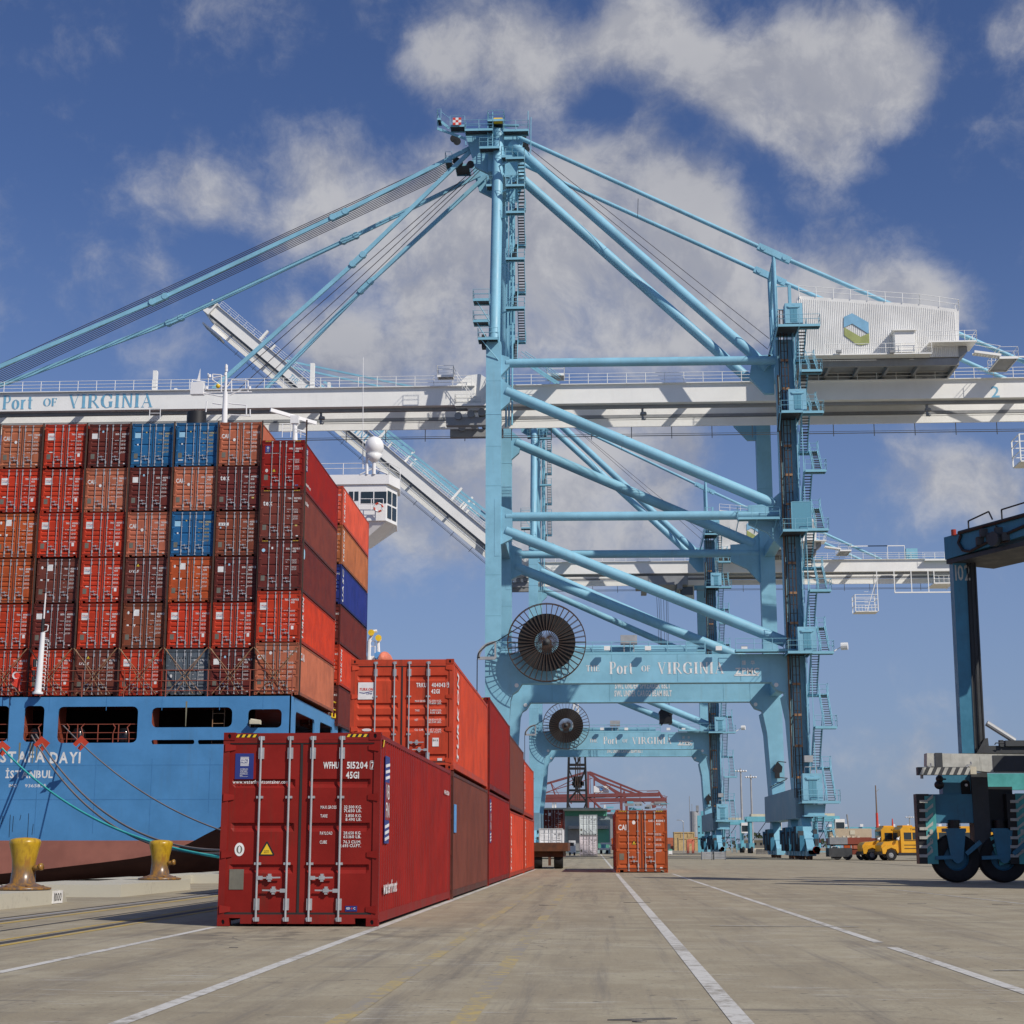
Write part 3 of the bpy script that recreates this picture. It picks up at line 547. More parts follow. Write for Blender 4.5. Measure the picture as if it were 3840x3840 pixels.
def flag(t, H, y, z0):
    b = MB(); x = CW/2-.008; b.box((x, y, z0), (x+.012, y+.5, z0+1.35), 0)
    for k in range(6):
        zz = z0+.06+k*.095 if k < 3 else z0+1.0+(k-3)*.095
        b.bar((x+.015, y+.02, zz), (x+.015, y+.48, zz+.04), .006, .045, mi=1)
    b.box((x+.011, y+.0, z0+.36), (x+.016, y+.5, z0+.94), 2)
    letter(b, 'VB', (x+.017, y+.05, z0+.68), (0, 1, 0), (0, 0, 1), .24, .4, 1, off=.0); letter(b, 'FN', (x+.017, y+.05, z0+.4), (0, 1, 0), (0, 0, 1), .24, .4, 1, off=.0)
    b.build('side_logo', ['navy_print', 'white_print', 'wine_print'], t)
mk('wine_print', (.25, .013, .009), rough=.5, bump=0)
flag(C0, 2.896, .62, 1.22); side_print(C0, 'waterfront', 2.896, .55, .46, .2, 1.7, slant=.2)
side_print(C0, 'WFHU 515204', 2.896, 10.5, 2.3, .09, 1.2); sticker(C0, 0, 'side_label', 'yellow_clean', CW/2-.012, 2.62, .0, .0, 0) if False else MB().prism([(.28, 2.68), (.36, 2.7), (.46, 2.8), (.38, 2.8)], (CW/2, 0, 0), (0, 1, 0), (0, 0, 1), (.006, 0, 0)).build('side_label', 'yellow_clean', C0)
G = .46; YS = [CL+.62, CL*2+1.2, CL*3+1.45, CL*4+1.7]
S1 = container((-CW/2, YS[0], .006), 2.896, 'C', 's1', 'BSIU 930112', '4', '45G1', 'plate', 'brown container on the ground directly behind the nearest dark red one', G1, hz=True)
S1u = container((-CW/2-.01, YS[0]-.02, 2.93), 2.591, 'B', 'red2', 'TRKU 404043', '9', '42G1', 'turkon', 'orange red container on top, second in the row, white TURKON plate on its door', G1, near=True)
side_print(S1u, 'TURKON', 2.591, .95, .25, .3, 5.0, slant=0) if False else None
def side_vert(t, H, s, y, col='white_print'):
    b = MB(); letter(b, s, (CW/2+.004, y+.5, H*.08), (0, 0, 1), (0, -1, 0), .48, H*.82, off=.03, slant=.12); b.build('side_print', 'white_print', t)
side_vert(S1u, 2.591, 'TURKON', .95); MB().box((CW/2-.01, .35, 1.5), (CW/2+.004, .9, 2.15)).build('side_label', 'blue_print', S1)
S2 = container((-CW/2, YS[1], .006), 2.896, 'C', 'wine', 'WFHU 516220', '1', '45G1', 'plate', 'dark red container on the ground, third stack of the row', G1, hz=True); flag(S2, 2.896, .5, 1.3)
S2u = container((-CW/2, YS[1]+.3, 2.93), 2.896, 'C', 'wine', 'WFHU 516118', '3', '45G1', 'plate', 'dark red container on top, third stack of the row, tallest on its level', G1, hz=True)
S3 = container((-CW/2, YS[2], .006), 2.591, 'B', 'red2', 'TRKU 401902', '8', '42G1', 'turkon', 'orange red container on the ground under a brown one, fourth stack of the row', G1); side_vert(S3, 2.591, 'TURKON', .7)
S3u = container((-CW/2, YS[2]+.1, 2.63), 2.896, 'C', 's1', 'BSIU 930771', '9', '45G1', 'plate', 'brown container on top of an orange red one, fourth stack of the row', G1, hz=True)
S4 = container((-CW/2+.02, YS[3], .006), 2.591, 'B', 'red2', 'TRKU 401377', '5', '42G1', 'turkon', 'orange red container on the ground at the far end of the row', G1); side_vert(S4, 2.591, 'TURKON', .9)
S4u = container((-CW/2, YS[3]+.1, 2.62), 2.591, 'B', 'red2', 'TRKU 402115', '2', '42G1', 'turkon', 'orange red container on top at the far end of the row', G1); side_vert(S4u, 2.591, 'TURKON', .6)
CA = container((4.27+CW/2, 52.4, .006), 2.896, 'B', 'cai', 'CAXU 821841', '4', '45G1', 'cai', 'orange brown container with CAI on its door, alone in the middle of the quay', 'single containers farther up the quay', hz=True)
put('warning_triangle', cmesh('warning_triangle', 0, 0), CA, (-.36, 0, 1.3))
WS = set()
def wthing(name, label, cat, base, group=None, kind=None):
    """a thing whose parts are modelled at their surveyed place; the Empty marks its base"""
    t = thing(name, label, cat, base, 0, group); WS.add(t.name)
    if kind: t['kind'] = kind
    return t
_put = put
def put(name, me, parent=None, loc=None, rot=None, **k):
    if parent is not None and loc is None and parent.name in WS: loc = -parent.location
    return _put(name, me, parent, loc, rot, **k)
def curve_plate(loops, o, ax, ay, t):
    """flat plate with holes: loops of 2D points, in frame o,ax,ay, thickness vector t -> MB"""
    cu = bpy.data.curves.new('p', 'CURVE'); cu.dimensions = '2D'; cu.fill_mode = 'BOTH'
    for lp in loops:
        s = cu.splines.new('POLY'); s.points.add(len(lp)-1); s.use_cyclic_u = True
        for i, (x, y) in enumerate(lp): s.points[i].co = (x, y, 0, 1)
    ob = bpy.data.objects.new('p', cu); COL.objects.link(ob); dg = bpy.context.evaluated_depsgraph_get(); dg.update(); oe = ob.evaluated_get(dg); me = oe.to_mesh()
    vs = [tuple(v.co[:2]) for v in me.vertices]; fs = [tuple(p.vertices) for p in me.polygons]; oe.to_mesh_clear(); bpy.data.objects.remove(ob); bpy.data.curves.remove(cu)
    b = MB(); o, ax, ay, t = V(o), V(ax), V(ay), V(t); b.add([o+ax*x+ay*y for x, y in vs], fs)
    b.add([o+ax*x+ay*y+t for x, y in vs], [f[::-1] for f in fs])
    for lp in loops:
        n = len(lp); q = [o+ax*x+ay*y for x, y in lp]; b.add(q+[p+t for p in q], [(i, (i+1) % n, n+(i+1) % n, n+i) for i in range(n)], 1)
    return b
def rrect(x0, y0, x1, y1, r, n=4):
    out = []
    for cx, cy, a0 in ((x1-r, y1-r, 0), (x0+r, y1-r, 90), (x0+r, y0+r, 180), (x1-r, y0+r, 270)): out += [(cx+r*math.cos(R(a0+90*k/n)), cy+r*math.sin(R(a0+90*k/n))) for k in range(n+1)]
    return out
def railing(b, pts, h=1.1, r=.022, step=1.5, rails=(1., .55), n=5):
    for p, q in zip(pts, pts[1:]):
        p, q = V(p), V(q); L = (q-p).length; k = max(1, round(L/step))
        for i in range(k+1): a = p.lerp(q, i/k); b.tube(a, a+V((0, 0, h)), r*1.15, n, caps=False)
        for f in rails: b.tube(p+V((0, 0, h*f)), q+V((0, 0, h*f)), r, n, caps=False)
    return b
# ---------------- ship ----------------
YT = 61.9; pt = lambda px, py, Y=YT: U(px, py, Y=Y)
XR = pt(1092, 2640).x; ZD = pt(600, 2612).z
SH = wthing('container_ship', 'blue hulled container ship moored stern on to the camera along the quay', 'ship', (-28, YT, -2.5))
def rr_px(x0, y0, x1, y1, r, Y=YT):
    a, c = pt(x0, y1, Y), pt(x1, y0, Y); return rrect(a.x, a.z, c.x, c.z, r)
holes = [rr_px(-60, 2647, 36, 2780, .25), rr_px(84, 2647, 168, 2782, .25), rr_px(211, 2649, 519, 2786, .3), rr_px(566, 2652, 872, 2728, .3), rr_px(567, 2774, 729, 2791, .1), rr_px(741, 2774, 900, 2791, .1), rr_px(928, 2659, 1057, 2729, .25)]
bot = [(-46, .6), (-36, -.5), (-31, -.45), (-27, -.05), (pt(400, 3232).x, pt(400, 3232).z), (pt(500, 3219).x, pt(500, 3219).z), (pt(590, 3203).x, pt(590, 3203).z), (pt(650, 3186).x, pt(650, 3186).z), (pt(708, 3163).x, pt(708, 3163).z), (pt(765, 3132).x, pt(765, 3132).z), (pt(822, 3103).x, pt(822, 3103).z), (pt(900, 3045).x, pt(900, 3045).z), (XR, pt(1000, 2960).z)]
ZB = pt(0, 3152).z
xb = bot[7][0]+(bot[8][0]-bot[7][0])*.9
top = [(XR, ZD), (-46, ZD)]; lo = [p for p in bot if p[1] < ZB]; xk = [i for i, p in enumerate(bot) if p[1] > ZB and p[0] > -40][0]
p0, p1 = bot[xk-1], bot[xk]; f = (ZB-p0[1])/(p1[1]-p0[1]); cut = (p0[0]+(p1[0]-p0[0])*f, ZB)
b = curve_plate([[(-46, ZB)]+[cut]+bot[xk:]+top]+holes, (0, YT, 0), (1, 0, 0), (0, 0, 1), (0, .12, 0)); b.build('transom', ['hull_blue', 'hull_blue'], SH)
b = MB().prism([(-46, ZB)]+[p for p in bot[:xk]]+[cut], (0, YT, 0), (1, 0, 0), (0, 0, 1), (0, .12, 0)); b.build('transom_boot', 'hull_red', SH)
# hull sides and counter, lofted forward from the transom edge
prof = [(-46, ZD)]+bot+[(XR, ZD)]; secs = []
for Y, dz, k in ((YT+.02, 0, 1), (68, .9, .93), (76, 2.4, .8), (88, 5, .55), (105, 8, .2), (140, 10, 0), (215, 10, 0)):
    row = []
    for x, z in prof:
        zz = z if z > ZD-.1 else max(-6.5, z-dz*(1 if z < 5 else .9)); row.append((x, Y, zz))
    secs.append(row)
n = len(prof); vs = [p for r_ in secs for p in r_]; fs = [(i*n+j, (i+1)*n+j, (i+1)*n+j+1, i*n+j+1) for i in range(len(secs)-1) for j in range(n-1)]
fsb = [f_ for f_ in fs if min(vs[i][2] for i in f_) > ZB+2]; fsr = [f_ for f_ in fs if f_ not in fsb and (f_[0] % n) != n-2 or f_[0] >= n*3]
b = MB(); b.add(vs, [f_ for f_ in fs if (f_[0] % n) != n-2]); b.build('hull_counter', 'hull_red', SH, smooth='auto')
# quay-side plating with its openings
sp = lambda px, py: (lambda p: (p.y, p.z))(U(px, py, X=XR))
YE = sp(1267, 2690)[0]; hs = []
for q in ([(1108, 2668), (1175, 2696), (1177, 2775), (1106, 2742)], [(1199, 2706), (1243, 2723), (1244, 2800), (1197, 2785)]):
    c = [sp(*p) for p in q]; cx = sum(p[0] for p in c)/4; cz = sum(p[1] for p in c)/4; y0, y1 = min(p[0] for p in c), max(p[0] for p in c); z1 = c[0][1]; z0 = z1-2.1; hs.append(rrect(y0, z0, y1, z1, .3))
curve_plate([[(YT, 1.5), (YE, 1.2), (YE, ZD-.05), (YT, ZD)]]+hs, (XR+.015, 0, 0), (0, 1, 0), (0, 0, 1), (-.1, 0, 0)).build('side_plating', ['hull_blue', 'hull_blue'], SH)
b = MB().box((XR-.1, YE, -1), (XR+.02, 215, ZD-3.2)); yp = sp(1312, 2700)[0]; b.box((XR-.1, yp, ZD-3.3), (XR+.02, yp+.9, ZD)); b.build('side_plating', 'hull_blue', SH)
MB().box((XR-.1, YT+18, ZD-3.2), (XR+.01, 215, ZD)).build('side_plating', 'hull_blue', SH)
MB().box((-46, YT+.2, ZD-.14), (XR-.12, 215, ZD-.02)).build('deck', 'ship_red', SH)
MB().box((-46, YT+.2, ZD-3.4), (XR-.12, YT+15, ZD-3.3)).build('mooring_deck', 'ship_red', SH)
b = MB().box((-46, YT+7, ZD-3.3), (XR-3.5, YT+7.2, ZD-.14)); b.build('bulkhead', 'black_void', SH)  # painted black to stand for the unlit space behind the stern openings
for px in (40, 170, 520, 878, 1060):
    p = pt(px, 2700); MB().box((p.x+.02, YT+.14, ZD-3.3), (p.x+.18, YT+1.6, ZD-.14)).build('web_frame', 'ship_red', SH)
for px in (86, 213, 568): p = pt(px, 2700); MB().box((p.x-.25, YT+.14, ZD-3.3), (p.x-.02, YT+1.6, ZD-.14)).build('web_frame', 'ship_red', SH)
# rails in the mooring openings
for x0, x1 in ((-60, 36), (84, 168), (211, 519)):
    a, c = pt(x0, 2716), pt(x1, 2716); zb = pt(x0, 2782).z; b = MB()
    for zz in (a.z, a.z-.46, a.z-.8): b.tube((a.x, YT+.18, zz), (c.x, YT+.18, zz), .025, 6)
    k = max(1, round((c.x-a.x)/1.25))
    for i in range(k+1): x = a.x+(c.x-a.x)*i/k; b.tube((x, YT+.18, zb), (x, YT+.18, a.z), .03, 6)
    b.build('guard_rail', 'ship_red', SH)
for px in (117, 278, 451):
    p = pt(px, 2765); b = MB(); b.lathe([(.001, .62), (.25, .58), (.36, .4), (.4, 0), (.4, -.4), (.001, -.4)], (p.x, YT+.75, p.z-.05), 18); b.build('fairlead', 'black_gloss', SH, smooth=True) if 'black_gloss' in M else None
    b = MB(); pts = [(p.x-.5, YT+.16, p.z+.75), (p.x-.33, YT+.1, p.z+.55), (p.x-.45, YT+.1, p.z+.2), (p.x-.45, YT+.12, p.z-.35)]; b.pipe(pts, .03); b.pipe([(2*p.x-x, y, z) for x, y, z in pts], .03); b.build('fairlead_frame', 'ship_red', SH)
p = pt(812, 2680); b = MB(); [b.tube((p.x+s*.33, YT+.5, ZD-3.3), (p.x+s*.33, YT+.5, ZD-.14), .025, 6) for s in (-1, 1)]; [b.tube((p.x-.33, YT+.5, ZD-3.1+.55*k), (p.x+.33, YT+.5, ZD-3.1+.55*k), .02, 5) for k in range(6)]; b.build('ladder', 'rust_light', SH)
# hull lettering, welded and painted
b = MB(); X, Z = (1, 0, 0), (0, 0, 1)
def hl(s, x0, x1, ybase, ytop, **k):
    b = MB(); a, c = pt(x0, ybase), pt(x1, ybase); letter(b, s, (a.x, YT, a.z), X, Z, pt(x0, ytop).z-a.z, c.x-a.x, **k); b.build('name_lettering', 'white_print', SH)
hl('MUSTAFA', -75, 168, 2858, 2818, off=.03); hl('DAYI', 186, 301, 2861, 2820, off=.03); hl('\u0130STANBUL', 20, 197, 2917, 2889, off=.03); hl('IMO', 33, 64, 2952, 2940); hl('9365855', 93, 173, 2952, 2940)

b = MB()
for x in (-40, -36.5, -33, -30.2, -27.1, -23.9, -20.8, -17.6, -15.2):
    b.box((x, YT-.006, 3.0 if x > -19 else 1.9), (x+.03, YT+.01, 5.9)); b.box((x+.4, YT-.006, ZD-.75), (x+.43, YT+.01, ZD-.02))
for z in (5.55, 3.7): b.box((-46, YT-.005, z), (XR-.1, YT+.01, z+.03))
b.build('plate_seam', 'hull_seam', SH, kind='stuff')
# draught-mark scuffs and rust runs under the openings
for px, y0, y1 in ((39, 3055, 3140), (51, 3060, 3120), (108, 3050, 3145), (11, 3060, 3090), (79, 3056, 3076), (125, 3090, 3130)):
    a, c = pt(px, y0), pt(px-5, y1); MB().bar((a.x, YT-.004, a.z), (c.x, YT-.004, c.z), .025, .008).build('scuff', 'black_paint', SH)
for px in (75, 115, 125, 140, 700):
    a = pt(px, 2785 if px < 500 else 2630); L = rnd.uniform(.5, 1.6); MB().prism([(-.05, 0), (.05, 0), (.02, -L), (-.02, -L)], (a.x, YT-.003, a.z), X, Z, (0, -.002, 0)).build('rust_run', 'rust_stain', SH) if 'rust_stain' in M else None
# stern rail
b = MB(); railing(b, [(-46, YT+.1, ZD), (XR, YT+.1, ZD)], 1.45, .03, 2.3, (1., .6, .22)); b.build('stern_rail', 'ship_red', SH)
# white signal mast with lights and ladder
q0, q1 = pt(141, 2603, YT-.3), pt(161, 2372, YT-.3); b = MB(); b.tube(q0, q1, .2, 12, .13); b.tube(q0-V((0, 0, .0)), q0+V((0, 0, .12)), .3, 12); mast = b.build('signal_mast', 'ship_white', SH, smooth='auto')
b = MB()
for k in range(14): a = q0.lerp(q1, .1+k*.06); b.pipe([a, a+V((.32, 0, .02)), a+V((.34, 0, -.12))], .02, 5)
b.pipe([q1, q1+V((.25, 0, .1)), q1+V((.28, 0, .4)), q1+V((0, 0, .45))], .03); b.build('rung', 'ship_white', mast, loc=(0, 0, 0))
b = MB()
for f_, s in ((.48, 1), (.44, 1), (.3, 1), (.2, 1), (1.02, 0), (1.08, 0), (1.14, 0)): a = q0.lerp(q1, f_)-V((.28*s, .1, 0)); b.tube(a, a+V((0, 0, .28)), .1, 8)
b.build('lamp', 'black_paint', mast, loc=(0, 0, 0))
MB().tube(q1, q1+V((.02, 0, 2.2)), .04, 6).build('pole', 'ship_white', mast, loc=(0, 0, 0))
fa = pt(42, 2500, YT-.5); b = MB(); b.tube(pt(28, 2780, YT-.4), pt(42, 2500, YT-.5), .02, 5); b.build('flag_staff', 'black_paint', SH)
b = MB(); n_ = 8; vs = []
for i in range(n_+1):
    for j in range(5): vs.append(fa+V((.02+.1*i*.75, .12*math.sin(i*1.3+j*.4), -.05-.28*j*.75-.06*i)))
b.add(vs, [(i*5+j, i*5+j+1, (i+1)*5+j+1, (i+1)*5+j) for i in range(n_) for j in range(4)])
c = fa+V((.35, -.18, -.5)); b.prism([(.2*math.cos(a), .2*math.sin(a)) for a in [R(40+k*28) for k in range(11)]]+[(.06+.16*math.cos(a), .16*math.sin(a)) for a in [R(320-k*28) for k in range(11)]], c, X, Z, (0, -.01, 0), 1)
tag(b.build('flag', ['red_print', 'white_print']), 'small red flag with a white crescent hanging at the ship stern', 'flag')
b = MB(); a = pt(952, 2705, YT-.25); b.box((a.x-.2, a.y-.2, a.z-.15), (a.x+.35, a.y+.3, a.z+.05)); b.tube(a+V((-.2, .1, .1)), a+V((.35, .1, .02)), .06, 8); b.tube(a+V((-.25, .2, -.3)), a+V((-.25, .2, .1)), .02, 5); b.build('stern_lamp', 'cream', SH)
# lashing rods crossed in front of the lowest tier
ZS = ZD+.12; PX = 2.545; XC = pt(973, 1567).x
H6 = (pt(973, 1567).z-ZS)/6
for c_ in range(8):
    xr = XC-(c_-1)*PX if c_ else XC+2.5; xl = xr-CW
    for k, (xa, xb_) in enumerate(((xl, xr-.25), (xr, xl+.25), (xl+.1, xr-.7), (xr-.1, xl+.7))):
        b = MB(); b.tube((xa, YT+.32+.03*k, ZS+H6*(1.0 if k < 2 else .98)), (xb_, YT+.3, ZS+.05), .024, 6); b.build('lashing_rod', 'rust_light', SH)
for k in range(9): x = XC-(k-1)*PX+.05; MB().box((x-.02, YT+.55, ZS), (x+.06, YT+.62, ZS+6*H6)).build('cell_guide', 'rust_shade_dark', SH) if k < 8 else None  # dark colour paints in the shaded gaps between the container columns
# containers of the after bay: c columns from the left, rows from the top
GS = 'containers stacked on the stern of the ship'; dH = H6
ROWS = [
 [('salmon', 'CAXU 733418', '0', 'cai', 'B'), ('red', 'TRKU 403739', '5', 'turkon', 'B'), ('maroon', 'BSIU 401312', '7', 'plate', 'B'), ('blue', 'ITAU 439087', '8', 'bluec', 'A'), ('blue', 'ITAU 440067', '1', 'bluec', 'A'), ('salmon', 'CAXU 707724', '5', 'cai', 'B')],
 [('red', 'TRKU 404095', '3', 'turkon', 'B'), ('red', 'TRKU 403667', '6', 'turkon', 'B'), ('salmon', 'CAXU 736562', '1', 'cai', 'B'), ('maroon', 'BSIU 400785', '0', 'plate', 'B'), ('salmon', 'CAXU 736571', '9', 'cai', 'B'), ('maroon', 'TGHU 440908', '5', 'tex', 'B')],
 [('orange', 'TRKU 403240', '2', 'tri', 'B'), ('red', 'TRKU 403626', '2', 'turkon', 'B'), ('red', 'TRKU 403727', '3', 'turkon', 'B'), ('salmon', 'CAXU 735024', '3', 'cai', 'B'), ('blue', 'ITAU 439800', '5', 'bluec', 'A'), ('brick', 'GVCU 405520', '1', 'gvc', 'B')],
 [('orange', 'MAXU 450113', '3', '', 'B'), ('brown', 'TRKU 402902', '3', 'tri', 'A'), ('red', 'TRKU 403981', '8', 'turkon', 'B'), ('brown', 'UESU 434309', '3', 'ues', 'B'), ('orange', 'TRKU 401176', '5', 'tri', 'A'), ('maroon', 'BSIU 400774', '1', 'plate', 'B')],
 [('red', 'TRKU 404111', '6', 'turkon', 'B'), ('maroon', 'BSIU 401315', '3', 'plate', 'B'), ('red', 'TRKU 404068', '3', 'turkon', 'B'), ('brick', 'TRKU 402814', '0', 'tri', 'A'), ('red', 'TRKU 404176', '0', 'turkon', 'B'), ('red', 'TRKU 403793', '9', 'turkon', 'B')],
 [('red', 'TRKU 403211', '3', 'turkon', 'B'), ('red', 'TRKU 403938', '2', 'turkon', 'B'), ('brown', 'UESU 425170', '0', 'ues', 'B'), ('red', 'TRKU 403648', '6', 'turkon', 'B'), ('grey', 'GATU 409237', '6', 'grey', 'A'), ('maroon', 'BSIU 401280', '4', 'plate', 'B')]]
CN = dict(red='bright red', maroon='dark maroon', salmon='faded salmon', blue='blue', brown='dull brown', brick='brick brown', orange='orange', grey='dark grey', wine='wine red')
XN = dict(turkon='white square logo plate', cai='CAI printed on its door', plate='plain white square sticker', bluec='pale blue sticker', tex='tex printed on its door', gvc='GVC on its door', ues='slanted UES on its door', tri='small white triangle', grey='white zigzag print'); XN[''] = 'only small print'
ON = ['leftmost', 'second', 'third', 'fourth', 'fifth', 'sixth']; RN = ['top', 'second', 'third', 'fourth', 'fifth', 'lowest']
for r_, row in enumerate(ROWS):
    for c_, (col, idn, chk, ex, st) in enumerate(row):
        xr = XC-(5-c_)*PX
        container((xr-CW/2+rnd.uniform(-.025, .025), YT+.75+rnd.uniform(-.05, .05), ZS+(5-r_)*dH), 2.591, st, col, idn, chk, '42G1', ex, f'{CN[col]} container, {XN[ex]}, {ON[c_]} from left in the {RN[r_]} tier', GS, ink='gold_print' if ex == 'bluec' else 'white_print', lite=False)
x7 = pt(1137, 1641).x; n7 = [('salmon', 'CAXU 928104', '6', 'cai', 'B'), ('red', 'TRKU 402973', '1', 'turkon', 'B'), ('maroon', 'BSIU 932743', '4', 'round', 'C'), ('brown', 'TGHU 957211', '8', 'tex', 'C'), ('wine', 'WFHU 516033', '5', 'wfh', 'C')]
h7 = (pt(1137, 1641).z-ZS)/5
for k, (col, idn, chk, ex, st) in enumerate(n7):
    t = container((x7-CW/2, YT+.5, ZS+k*h7), 2.896, st, col, idn, chk, '45G1', ex if ex != 'wfh' else 'wfh', f'{CN[col]} tall container, {["lowest","second","third","fourth","topmost"][k]} of the stack at the ship edge', GS, hz=k != 1 and k != 0)
    if ex == 'turkon': side_vert(t, 2.896, 'TURKON', .6)
    if ex == 'wfh': flag(t, 2.896, .6, 1.25); side_print(t, 'waterfront', 2.896, .5, .4, .2, 1.7, slant=.2)
    if ex == 'cai': side_print(t, 'CAI', 2.896, .6, 2.0, .4, 1.1)
    if ex == 'round': MB().prism([(.22*math.cos(a), .3*math.sin(a)) for a in [j*PI/6 for j in range(12)]], (CW/2, .8, 2.2), (0, 1, 0), (0, 0, 1), (.01, 0, 0)).build('round_label', 'pale_blue_print', t)
    if ex == 'tex': side_print(t, 'textainer', 2.896, .5, 2.2, .25, 1.2)
# next bay forward
YB = YT+14.6; zt = U(1287, 1820, Y=YB).z
for k, (col, nm, s) in enumerate((((.6, .09, .05), 'orange red', 'TURKON'), ('tan', 'faded orange brown', 'TURKON'), ('deep', 'deep blue', 'UASC'), ('maroon', 'dark maroon', ''), ('red', 'bright red', 'TURKON'), ('maroon', 'dark maroon', ''))):
    z = zt-(k+1)*2.62 if k < 5 else zt-6*2.62
    t = container((x7-CW/2, YB, z), 2.591, 'B', col, 'TRKU 40'+str(1100+37*k), '3', '42G1', '', f'{nm} container in the second bay, {["top","second","third","fourth","fifth","lowest"][k]} tier, showing its long side', 'containers in the second bay of the ship', lite=True)
    if s: side_vert(t, 2.591, s, .5)
    if k > 3: continue
# deckhouse far forward: bridge wing, masts, radars
YH = 108.; ph = lambda px, py, Y=YH: U(px, py, Y=Y)
zr, zr2, zb_, zu = ph(1300, 1780).z, ph(1300, 1816).z, ph(1300, 1952).z, ph(1300, 2025).z; xe = ph(1457, 1900).x; xe2 = ph(1487, 1900).x; xa = -44
plan = [(xa, YH), (xe, YH), (xe2, YH+2.2), (xe2-.3, YH+5), (xa, YH+5)]
b = MB().prism([(x-.25 if x > -20 else x, y+.15) for x, y in plan], (0, 0, zb_), X, (0, 1, 0), (0, 0, zr2-zb_)); b.prism(plan, (0, 0, zr2), X, (0, 1, 0), (0, 0, zr-zr2))
b.add([(xe-7, YH+.3, zb_), (xe-.2, YH+.3, zb_), (xe2-.3, YH+2.4, zb_), (xe2-.6, YH+4.8, zb_), (xe-7, YH+4.8, zb_), (xe-5.5, YH+1, zu-.8), (xe-2.6, YH+1, zu-.2), (xe-2, YH+4, zu)], [(0, 1, 6, 5), (1, 2, 7, 6), (2, 3, 7), (0, 5, 7, 3, 4)])
b.box((-42, YH+.5, ZD), (-17.5, YH+12, zb_)); b.build('deckhouse', 'ship_white', SH)
for x0, x1, y0, y1 in ((1353, 1449, 1842, 1886), (1308, 1344, 1842, 1876)):
    a, c = ph(x0, y1), ph(x1, y0); w_ = MB().box((a.x, YH+.1, a.z), (c.x, YH+.18, c.z)).build('bridge_window', 'dark_glass', SH); m_ = MB(); [m_.box((a.x+(c.x-a.x)*f_-.04, YH+.05, a.z), (a.x+(c.x-a.x)*f_+.04, YH+.12, c.z)) for f_ in (.5,)]; m_.build('mullion', 'ship_white', w_, loc=(0, 0, 0))
dv = V((xe2-xe, 2.2, 0)); L_ = dv.length; dv.normalize(); nv = V((dv.y, -dv.x, 0))
for f0, f1 in ((.12, .45), (.55, .9)):
    for z0, z1 in ((zb_+.3, zb_+1.4), (zb_+1.6, zr2-.5)):
        a = V((xe-.25, YH+.15, 0))+dv*(L_*f0)+nv*.03; c = V((xe-.25, YH+.15, 0))+dv*(L_*f1)+nv*.03; MB().prism([(0, z0), ((c-a).length, z0), ((c-a).length, z1), (0, z1)], a, dv, Z, nv*.02).build('bridge_window', 'dark_glass', SH)
b = MB(); railing(b, [(xa, YH, zr), (xe, YH, zr), (xe2, YH+2.2, zr)], 1., .03, 2.0); railing(b, [(ph(1350, 1910).x, YH-.5, ph(1350, 1918).z), (ph(1440, 1910).x, YH-.5, ph(1440, 1918).z)], 1., .03, 1.2); b.build('bridge_rail', 'ship_white', SH)
c = ph(1419, 1903, YH-.6); b = MB()
for k in range(16):
    a0, a1 = 2*PI*k/16, 2*PI*(k+1)/16; b.tube(c+V((.36*math.cos(a0), 0, .36*math.sin(a0))), c+V((.36*math.cos(a1), 0, .36*math.sin(a1))), .09, 6, mi=(k//2) % 2)
tag(b.build('lifebuoy', ['guard_red', 'white_print']), 'orange and white lifebuoy hanging on the bridge wing rail', 'lifebuoy')
c = ph(1404, 1675); b = MB(); b.sph(c, .82, 12, 1.1); b.tube(c-V((0, 0, 1.35)), c-V((0, 0, .7)), .3, 14, .72); b.build('radome', 'ship_white', SH, smooth=True)
b = MB(); zt_ = c.z-1.3; b.tube((c.x, c.y, zr), (c.x, c.y, zt_), .16, 10)
for s in ((-1, 0), (1, 0), (0, 1)): b.tube((c.x+s[0]*1.2, c.y+s[1]*1.2, zr), (c.x, c.y, zt_-.6), .06, 6)
a = ph(1376, 1777); b.tube((a.x, a.y, zr), ph(1376, 1696), .12, 8); b.tube(ph(1362, 1740), ph(1375, 1745), .03, 5); b.build('dome_mast', 'ship_white', SH)
MB().tube(ph(1361, 1690), ph(1362, 1340), .03, 5).tube(ph(1361, 1760), ph(1361, 1690), .05, 5).build('whip_aerial', 'ship_white', SH)
b = MB(); b.tube(ph(1106, 1700), ph(1106, 1590), .25, 12, .2); a = ph(1106, 1575); b.box((a.x-.35, a.y-.3, a.z-.35), (a.x+.35, a.y+.3, a.z+.35)); b.build('radar_mast', 'ship_white', SH)
MB().bar(ph(1014, 1537, YH-1.3), ph(1186, 1587, YH+1.3), .2, .3).build('radar_scanner', 'ship_white', SH)
b = MB(); railing(b, [ph(1058, 1640, YH-1), ph(1090, 1640, YH-1)], 1.2, .03, .5, (1., .7, .4)); railing(b, [ph(1105, 1632, YH-1), ph(1150, 1650, YH-1)], .6, .03, .6); b.tube(ph(1105, 1612), ph(1146, 1620), .12, 8); b.build('radar_platform', 'ship_white', SH)
